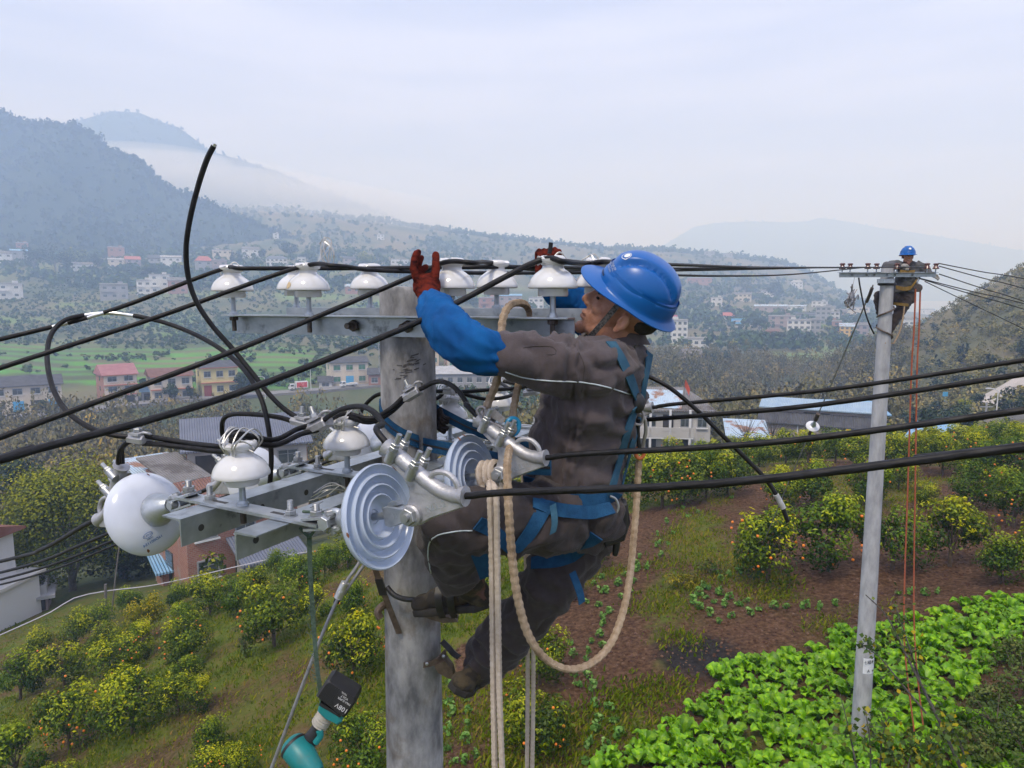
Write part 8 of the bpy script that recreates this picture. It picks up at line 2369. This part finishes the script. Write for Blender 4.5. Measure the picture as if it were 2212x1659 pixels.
# blue oversleeves
slv = sleeve_geo([P(1098, 768, 1.925), P(1062, 764, 1.912), P(1015, 748, 1.895), P(972, 714, 1.935), P(945, 676, 2.02), P(930, 650, 2.085)], [0.047, 0.058, 0.066, 0.064, 0.057, 0.040], 0.42, 56, 0.006, 3)
man.part('oversleeve', slv, BLUEC, auto=None, label='bright blue protective sleeve on the near forearm')
slr = sleeve_geo([P(1300, 715, 2.66), P(1272, 690, 2.68), P(1235, 650, 2.66), P(1205, 622, 2.62), P(1192, 608, 2.6)], [0.055, 0.068, 0.068, 0.062, 0.045], 0.42, 48, 0.007, 6)
man.part('oversleeve', slr, BLUEC, auto=None, label='bright blue protective sleeve on the far forearm')

def glove(name, wrist, palm, up, side, back, r, fingers, mat, thumb, label=None):
    g = [capsule(wrist, palm, 0.037, 0.036, 16), ell(np.asarray(palm), (1, 1, 1))]
    g[1] = (ell((0, 0, 0), (0.045, 0.021, 0.050), n=18)[0] @ np.stack([side, back, up]) + palm, g[1][1])
    for fr_ in fingers: g += finger(fr_, r)
    g += finger(thumb, r * 1.15)
    v, f, n_ = remesh(name, join(*g), 0.0032, 3, 0.5)
    v = v + n_ * (0.0012 * fbm(v * 90, 2, 3))[:, None]
    return v, f
wr = P(930, 648, 2.085); pm = P(922, 618, 2.13)
hu = unit(P(918, 560, 2.15) - P(926, 640, 2.12)); hs = unit(V(1, 0.12, 0) - hu * hu[0]); hbk = np.cross(hu, hs)
q = lambda a, b_, c: pm + hs * a + hu * b_ + hbk * c
gl = glove('glove', wr, pm, hu, hs, hbk, 0.0125,
           [[q(-0.030, 0.024, -0.012), q(-0.036, 0.056, -0.014), q(-0.031, 0.084, -0.014), q(-0.023, 0.104, -0.012)],
            [q(-0.026, 0.028, 0.008), q(-0.033, 0.060, 0.008), q(-0.026, 0.092, 0.008), q(-0.016, 0.114, 0.010)],
            [q(-0.020, 0.028, 0.028), q(-0.026, 0.058, 0.030), q(-0.018, 0.086, 0.032), q(-0.008, 0.104, 0.036)],
            [q(-0.012, 0.026, 0.046), q(-0.018, 0.050, 0.050), q(-0.008, 0.072, 0.056), q(0.004, 0.082, 0.062)]],
           GLOVE, [q(0.018, -0.012, -0.010), q(0.030, 0.030, -0.016), q(0.034, 0.064, -0.014), q(0.037, 0.094, -0.008)])
man.part('glove', gl, GLOVE, auto=None, label='dirty red knitted glove gripping the cable')
wr2 = P(1192, 606, 2.6); pm2 = P(1180, 580, 2.58)
q = lambda a, b_, c: pm2 + hs * a + hu * b_ + hbk * c
gl2 = glove('glove', wr2, pm2, hu, hs, hbk, 0.0115, [[q(-0.03 + 0.02 * k, 0.03, 0), q(-0.03 + 0.02 * k, 0.055, -0.018), q(-0.028 + 0.02 * k, 0.055, -0.045), q(-0.028 + 0.02 * k, 0.03, -0.055)] for k in range(4)], GLOVE, [q(0.03, 0, 0), q(0.05, 0.03, -0.02), q(0.045, 0.045, -0.045)])
man.part('glove', gl2, GLOVE, auto=None, label='red glove behind the large insulator')

# trousers
LH, LK, LAn = P(1205, 1112, 2.08), P(968, 1130, 1.86), P(992, 1224, 2.06)
RH, RK, RAn = P(1262, 1128, 2.30), P(1188, 1262, 2.18), P(1050, 1424, 2.36)
tk = [ell(P(1258, 1098, 2.2), (0.145, 0.19, 0.12), n=28), ell(P(1270, 1112, 2.2), (0.095, 0.17, 0.105), n=24), capsule(LH, P(1085, 1125, 1.965), 0.118, 0.100, 24), capsule(P(1085, 1125, 1.965), LK, 0.100, 0.086, 24), capsule(LK, LAn, 0.084, 0.082, 24), ell(LAn, (0.080, 0.075, 0.03), n=20),
      capsule(RH, RK, 0.118, 0.088, 24), capsule(RK, RAn, 0.088, 0.080, 24), ell(RAn, (0.075, 0.08, 0.07), n=20)]
tv, tf, tn = remesh('trousers', join(*tk), 0.0095, 8, 0.6)
tv = wrinkle(tv, tn, 15, 0.0110, (10, 7, 6), 0.5)
man.part('trousers', (tv, tf), TROU, auto=None, label='dark charcoal work trousers')
tb = bvh_of((tv, tf))
# boots
def boot(heel, toe, ank, up, label):
    heel, toe, ank = map(np.asarray, (heel, toe, ank))
    fw = unit(toe - heel); sd = unit(np.cross(up, fw)); u2 = np.cross(fw, sd)
    L_ = np.linalg.norm(toe - heel)
    mm = np.c_[fw, sd, u2]
    g = [ell(heel + fw * 0.03 + u2 * 0.035, (0.045, 0.040, 0.045), mm), ell(toe - fw * 0.045 + u2 * 0.022, (0.052, 0.046, 0.033), mm), ell(heel + fw * L_ * 0.5 + u2 * 0.035, (L_ * 0.36, 0.040, 0.040), mm), capsule(heel + fw * 0.055 + u2 * 0.06, ank, 0.047, 0.058, 18)]
    v, f, n_ = remesh('boot', join(*g), 0.006, 4, 0.5)
    b_ = man.part('boot', (v + n_ * (0.0018 * fbm(v * 40, 2, 7))[:, None], f), CAMO, auto=None, label=label)
    out = [(0.0, 0.0), (0.03, 0.036), (L_ * 0.45, 0.034), (L_ * 0.75, 0.047), (L_ * 0.95, 0.038), (L_ * 1.03, 0.0)]
    poly = out + [(a, -c) for a, c in out[-2:0:-1]]
    man.part('sole', xf(prism(poly, -0.012, 0.012, 0.004), axes(heel, fw, sd, u2)), SOLE, parent=b_)
    return b_
b1 = boot(P(1056, 1306, 2.10), P(900, 1318, 2.26), P(1010, 1248, 2.09), UP, 'camouflage boot of the raised foot')
b2 = boot(P(1040, 1462, 2.42), P(985, 1492, 2.20), P(1040, 1432, 2.36), unit(V(0.5, 0.35, 0.8)), 'muddy camouflage boot of the lower foot')
for du_ in (0, 26):
    man.part('boot_strap', ribbon([P(948 + du_, 1268, 2.13), P(946 + du_, 1290, 2.11), P(950 + du_, 1318, 2.12), P(956 + du_, 1334, 2.17)], (0.011, 0, 0.001), 0.004, 0.01), BLK, auto=40, parent=b1)

# lines and straps laid on the clothes
def onto(bv, u, v, off=0.004):
    d = Vector(ray(u, v)).normalized()
    h = bv.ray_cast(Vector((0, 0, 0)), d)
    if h[0] is None:
        return None
    n_ = np.array(h[1])
    if n_.dot(np.array(d)) > 0: n_ = -n_
    return np.array(h[0]) + n_ * off, n_
def strap_on(bv, px, hw, th=0.004, off=0.004, dense=10):
    px = np.array(px, float)
    c = smooth_path(np.c_[px, np.zeros(len(px))], dense)[:, :2]
    pts, nr = [], []
    for u, v in c:
        h = onto(bv, u, v, off)
        if h is not None:
            pts.append(h[0]); nr.append(h[1])
    if len(pts) < 3: return None
    pts, nr = np.array(pts), np.array(nr)
    for _ in range(3):
        pts[1:-1] = (pts[:-2] + pts[1:-1] * 2 + pts[2:]) / 4; nr[1:-1] = (nr[:-2] + nr[1:-1] + nr[2:]) / 3
    t = np.gradient(pts, axis=0)
    w = np.cross(nr, t); w /= np.linalg.norm(w, axis=1, keepdims=True) + 1e-9
    return ribbon(pts, w * hw, th, raw=True)
def line_on(bv, px, r, off=0.001):
    c = smooth_path(np.c_[np.array(px, float), np.zeros(len(px))], 8)[:, :2]
    pts = [h[0] for h in (onto(bv, u, v, off) for u, v in c) if h is not None]
    return tube(np.array(pts), r, 6, raw=True)
man.part('piping', line_on(jb, [(1092, 803), (1130, 815), (1180, 822), (1258, 826), (1310, 836), (1362, 852)], 0.0022), PIPE, auto=None)
man.part('piping', line_on(tb, [(1020, 1146), (985, 1148), (945, 1156), (928, 1172), (925, 1200), (930, 1230), (936, 1262)], 0.0020), PIPE, auto=None)
man.part('seam', line_on(jb, [(1240, 741), (1252, 765), (1262, 790), (1260, 820), (1256, 850)], 0.0012, 0.0), TROU, auto=None)
man.part('seam', line_on(jb, [(1130, 752), (1150, 748), (1195, 750), (1200, 765), (1180, 766)], 0.0012, 0.0), TROU, auto=None)
hn = man.part('harness', strap_on(jb, [(1318, 742), (1332, 762), (1346, 788), (1358, 815), (1368, 842), (1376, 866)], 0.018, off=0.006), WEBT, auto=40, label='faded blue safety harness')
def hstrap(bv, px, hw, mat=WEB, name='harness_strap', off=0.006):
    g = strap_on(bv, px, hw, off=off)
    if g is not None:
        man.part(name, g, mat, auto=40, parent=hn)
hstrap(jb, [(1402, 752), (1397, 790), (1390, 825), (1383, 862)], 0.015, WEBT)
hstrap(jb, [(1370, 880), (1358, 915), (1346, 955), (1334, 1000), (1322, 1045), (1312, 1075)], 0.016, WEBT)
hstrap(jb, [(1384, 890), (1372, 930), (1360, 970), (1350, 1010), (1340, 1050)], 0.012, WEBT)
hstrap(jb, [(1140, 1040), (1180, 1060), (1230, 1078), (1280, 1084), (1330, 1074)], 0.024, WEB, 'waist_belt', 0.010)
hstrap(tb, [(1150, 1090), (1200, 1100), (1260, 1108), (1320, 1100)], 0.020, WEB, 'waist_belt', 0.008)
hstrap(tb, [(1182, 1085), (1168, 1110), (1150, 1140), (1128, 1170), (1110, 1190)], 0.021)
hstrap(tb, [(1110, 1188), (1080, 1160), (1050, 1138), (1030, 1128)], 0.020)
hstrap(tb, [(1136, 1222), (1165, 1216), (1200, 1212), (1235, 1200), (1265, 1180), (1290, 1155)], 0.022, WEB, 'harness_strap', 0.008)
man.part('strap_end', ribbon([P(1012, 1128, 1.845), P(1022, 1160, 1.83), P(1034, 1195, 1.85), P(1048, 1232, 1.90), P(1052, 1246, 1.92)], (0.021, 0.004, 0.006), 0.004, 0.012), WEB, auto=40, parent=hn)
man.part('strap_end', ribbon([P(1194, 1090, 1.93), P(1197, 1110, 1.915), P(1198, 1132, 1.91), P(1194, 1152, 1.91)], (0.009, 0.002, 0.004), 0.003, 0.01), WEBT, auto=40, parent=hn)
man.part('strap_end', ribbon([P(1236, 1236, 2.06), P(1246, 1262, 2.05), P(1254, 1285, 2.05), P(1257, 1303, 2.05)], (0.010, 0.006, 0.004), 0.003, 0.01), WEB, auto=40, parent=hn)
bk_ = onto(jb, 1376, 872, 0.004); bk_ = bk_[0] if bk_ is not None else P(1378, 872, 2.12)
man.part('back_plate', ell(bk_, (0.022, 0.018, 0.032), n=14), BLK, parent=hn)
dring = P(1374, 900, 2.10)
man.part('d_ring', join(tube([P(1366, 884, 2.09), P(1362, 898, 2.09), P(1370, 914, 2.09), P(1384, 916, 2.10), P(1390, 900, 2.10), P(1384, 884, 2.10)], 0.0045, 8, 0.005), ), STEELW, parent=hn)
sn = Thing('snap_hook', P(1382, 940, 2.12), 'steel snap hook clipping the tan rope to the harness back', 'hook')
sn.part('body', tube([P(1380, 896, 2.11), P(1392, 904, 2.11), P(1395, 930, 2.115), P(1390, 955, 2.12), P(1384, 975, 2.125)], 0.0058, 10, 0.005), STEELW)
sn.part('gate', tube([P(1379, 905, 2.11), P(1378, 930, 2.115), P(1380, 958, 2.12), P(1384, 975, 2.125)], 0.0065, 10, 0.005), BLK)
sn.part('eye', tube([P(1382 + 9 * math.cos(a), 978 + 12 * math.sin(a), 2.13) for a in np.linspace(0, 6.28, 14, endpoint=False)], 0.0065, 8, 0.005, closed=True), M('orange_thimble', (0.5, 0.12, 0.03), (0.55, 0.16, 0.05), scale=20))
# tool pouch
pc = Thing('tool_pouch', P(1318, 1110, 2.2), 'black tool pouch with orange-handled pliers on the belt', 'tool pouch')
pc.part('pouch', xf(prism([(-0.04, 0.05), (0.03, 0.055), (0.045, -0.01), (0.03, -0.07), (-0.03, -0.09), (-0.06, -0.03)], -0.03, 0.03, 0.008), axes(P(1330, 1118, 2.12), V(1, 0.1, 0), V(0.05, 0, 1), V(0, -1, 0))), BLK)
pc.part('handle', tube([P(1338, 1095, 2.16), P(1338, 1130, 2.15), P(1334, 1165, 2.15), P(1328, 1200, 2.15)], 0.0095, 10, 0.008, taper=([0, 0.3, 0.9, 1], [0.8, 1.1, 1.2, 0.8])), BLK)
pc.part('handle_inlay', tube([P(1337, 1130, 2.14), P(1334, 1150, 2.139), P(1331, 1168, 2.139)], 0.0055, 8, 0.008), M('orange_rubber', (0.5, 0.08, 0.02), (0.55, 0.1, 0.03), scale=20))
pc.part('handle', tube([P(1305, 1140, 2.16), P(1296, 1155, 2.155), P(1284, 1176, 2.15)], 0.0095, 10, 0.008), BLK)
pc.part('carabiner', tube([P(1318, 1072, 2.05), P(1330, 1078, 2.05), P(1336, 1095, 2.05), P(1330, 1108, 2.05), P(1312, 1110, 2.05)], 0.004, 8, 0.006), BOLTM)

# ---- the far climber
W2 = P(1960, 640, 11.05)
man2 = Thing('person', W2, 'smiling climber in dark workwear and blue helmet on the far pole', 'person')
f2 = unit(V(-0.25, -0.97, 0)); l2 = np.cross(UP, f2)
hm2 = axes(P(1961, 553, 10.98), f2, l2, UP) @ np.diag([0.98, 0.98, 0.98, 1.0])
man2.part('body', head_geo(hm2), SKIN, auto=None, label='smiling face')
hg2 = helmet_geo(hm2 @ np.array([(1, 0, 0, 0), (0, 1, 0, 0), (0, 0, 1, -0.004), (0, 0, 0, 1)]))
hl2 = man2.part('helmet', hg2, HELM, auto=50)
hb2 = bvh_of(hg2)
lc = (hm2 @ np.array((0.4, 0.0, 0.11, 1)))[:3]
h_ = hb2.ray_cast(Vector(lc), Vector(-f2))
if h_[0] is not None:
    man2.part('helmet_logo', xf(lathe([(0.017, 0), (0.017, 0.001), (0.0002, 0.002)], 16), frame(np.array(h_[0]) + np.array(h_[1]) * 0.002, np.array(h_[1]))), WHITEL, parent=hl2)
hp2 = lambda x, y, z: (hm2 @ np.array((x, y, z, 1)))[:3]
for sy in (-1, 1):
    man2.part('eye', ell(hp2(0.088, sy * 0.031, 0.004), (0.006, 0.013, 0.0035), np.c_[f2, l2, UP]), HAIR)
    man2.part('eyebrow', ell(hp2(0.092, sy * 0.031, 0.018), (0.005, 0.017, 0.0035), np.c_[f2, l2, UP]), HAIR)
man2.part('teeth', ell(hp2(0.094, 0, -0.069), (0.006, 0.017, 0.0035), np.c_[f2, l2, UP]), WHITEL)
man2.part('hair', ell(hp2(-0.045, 0, 0.01), (0.075, 0.081, 0.062), np.c_[f2, l2, UP]), HAIR)
def rp2(u, v, Y, a, b_): return (P(u, v, Y), V(1, 0, 0) * a, V(0, 1, 0) * b_)
J2 = [loft([rp2(1952, 632, 11.08, 0.17, 0.12), rp2(1956, 615, 11.08, 0.175, 0.125), rp2(1962, 592, 11.06, 0.19, 0.13), rp2(1964, 576, 11.04, 0.20, 0.12), rp2(1963, 569, 11.03, 0.14, 0.09), rp2(1962, 564, 11.03, 0.06, 0.06)], 24),
      capsule(P(1938, 572, 11.02), P(1914, 574, 10.86), 0.075, 0.058), capsule(P(1914, 576, 10.86), P(1946, 575, 10.70), 0.055, 0.042), capsule(P(1984, 574, 11.02), P(2004, 588, 10.95), 0.075, 0.058), capsule(P(2004, 588, 10.95), P(2016, 594, 10.84), 0.055, 0.042)]
v2, f2_, n2 = remesh('jacket', join(*J2), 0.016, 5, 0.5)
man2.part('jacket', (wrinkle(v2, n2, 25, 0.008), f2_), GREYJ, auto=None, label='dark grey work jacket')
T2 = [ell(P(1953, 640, 11.1), (0.165, 0.13, 0.11), n=20), capsule(P(1962, 644, 11.08), P(1946, 668, 11.0), 0.10, 0.085), capsule(P(1946, 668, 11.0), P(1922, 712, 10.98), 0.085, 0.062), capsule(P(1938, 645, 11.1), P(1898, 640, 10.98), 0.10, 0.08), capsule(P(1898, 640, 10.98), P(1906, 690, 11.0), 0.08, 0.062)]
v2, f2_, n2 = remesh('trousers', join(*T2), 0.016, 5, 0.5)
man2.part('trousers', (wrinkle(v2, n2, 27, 0.008), f2_), TROU, auto=None)
for a, b_, lab in ((P(1920, 716, 10.98), P(1924, 726, 10.82), 'near'), (P(1905, 694, 11.0), P(1898, 704, 10.9), 'far')):
    man2.part('boot', join(capsule(a, a + (0, 0, -0.05), 0.06, 0.05), capsule(a + (0, 0, -0.05), b_ + (0, 0, 0.0), 0.05, 0.04)), CAMO)
def hand2(c, tip, side):
    g = [ell(c, (0.045, 0.035, 0.035), n=14)]
    for k in range(4):
        o = side * (-0.03 + 0.02 * k)
        g += finger([c + o, c + o + tip * 0.045, c + o + tip * 0.07 + (0, 0, -0.02)], 0.0115)
    g += finger([c - side * 0.03, c - side * 0.05 + tip * 0.03, c - side * 0.04 + tip * 0.06], 0.013)
    v, f, _ = remesh('glove', join(*g), 0.005, 2, 0.5)
    return v, f
man2.part('glove', hand2(P(1952, 575, 10.66), V(0.95, -0.2, -0.1), V(0, 0.2, 1)), GLOVEG, auto=None)
man2.part('glove', hand2(P(2020, 596, 10.82), V(0.5, -0.5, -0.5), V(0.6, 0.5, 0.4)), GLOVEG, auto=None)
for px, hw in (([(1942, 586), (1962, 588), (1984, 584)], 0.03),):
    pass
yb = bvh_of((v2, f2_))
def yband(pts, w_): man2.part('harness_strap', ribbon(pts, w_, 0.008, 0.04), YELW, auto=40)
yband([P(1944, 586, 10.90), P(1960, 587, 10.885), P(1976, 586, 10.90)], (0, 0, 0.022))
yband([P(1935, 620, 10.96), P(1952, 624, 10.93), P(1968, 622, 10.95)], (0, 0, 0.03))
yband([P(1984, 598, 10.98), P(1975, 612, 10.94), P(1966, 624, 10.94)], (0.02, 0, 0.005))
yband([P(1930, 656, 10.94), P(1944, 657, 10.88), P(1962, 659, 10.90)], (0, 0, 0.022))
single('lanyard', join(tube([P(1954, 660, 10.9), P(1950, 690, 10.85), P(1942, 720, 10.82), P(1930, 742, 10.8)], 0.012, 8, 0.03), tube([P(1930, 742, 10.8), P(1922, 742, 10.78), P(1912, 741, 10.7)], 0.010, 8, 0.02)), ROPE, 'short tan lanyard hanging beside the far climber leg', 'rope')
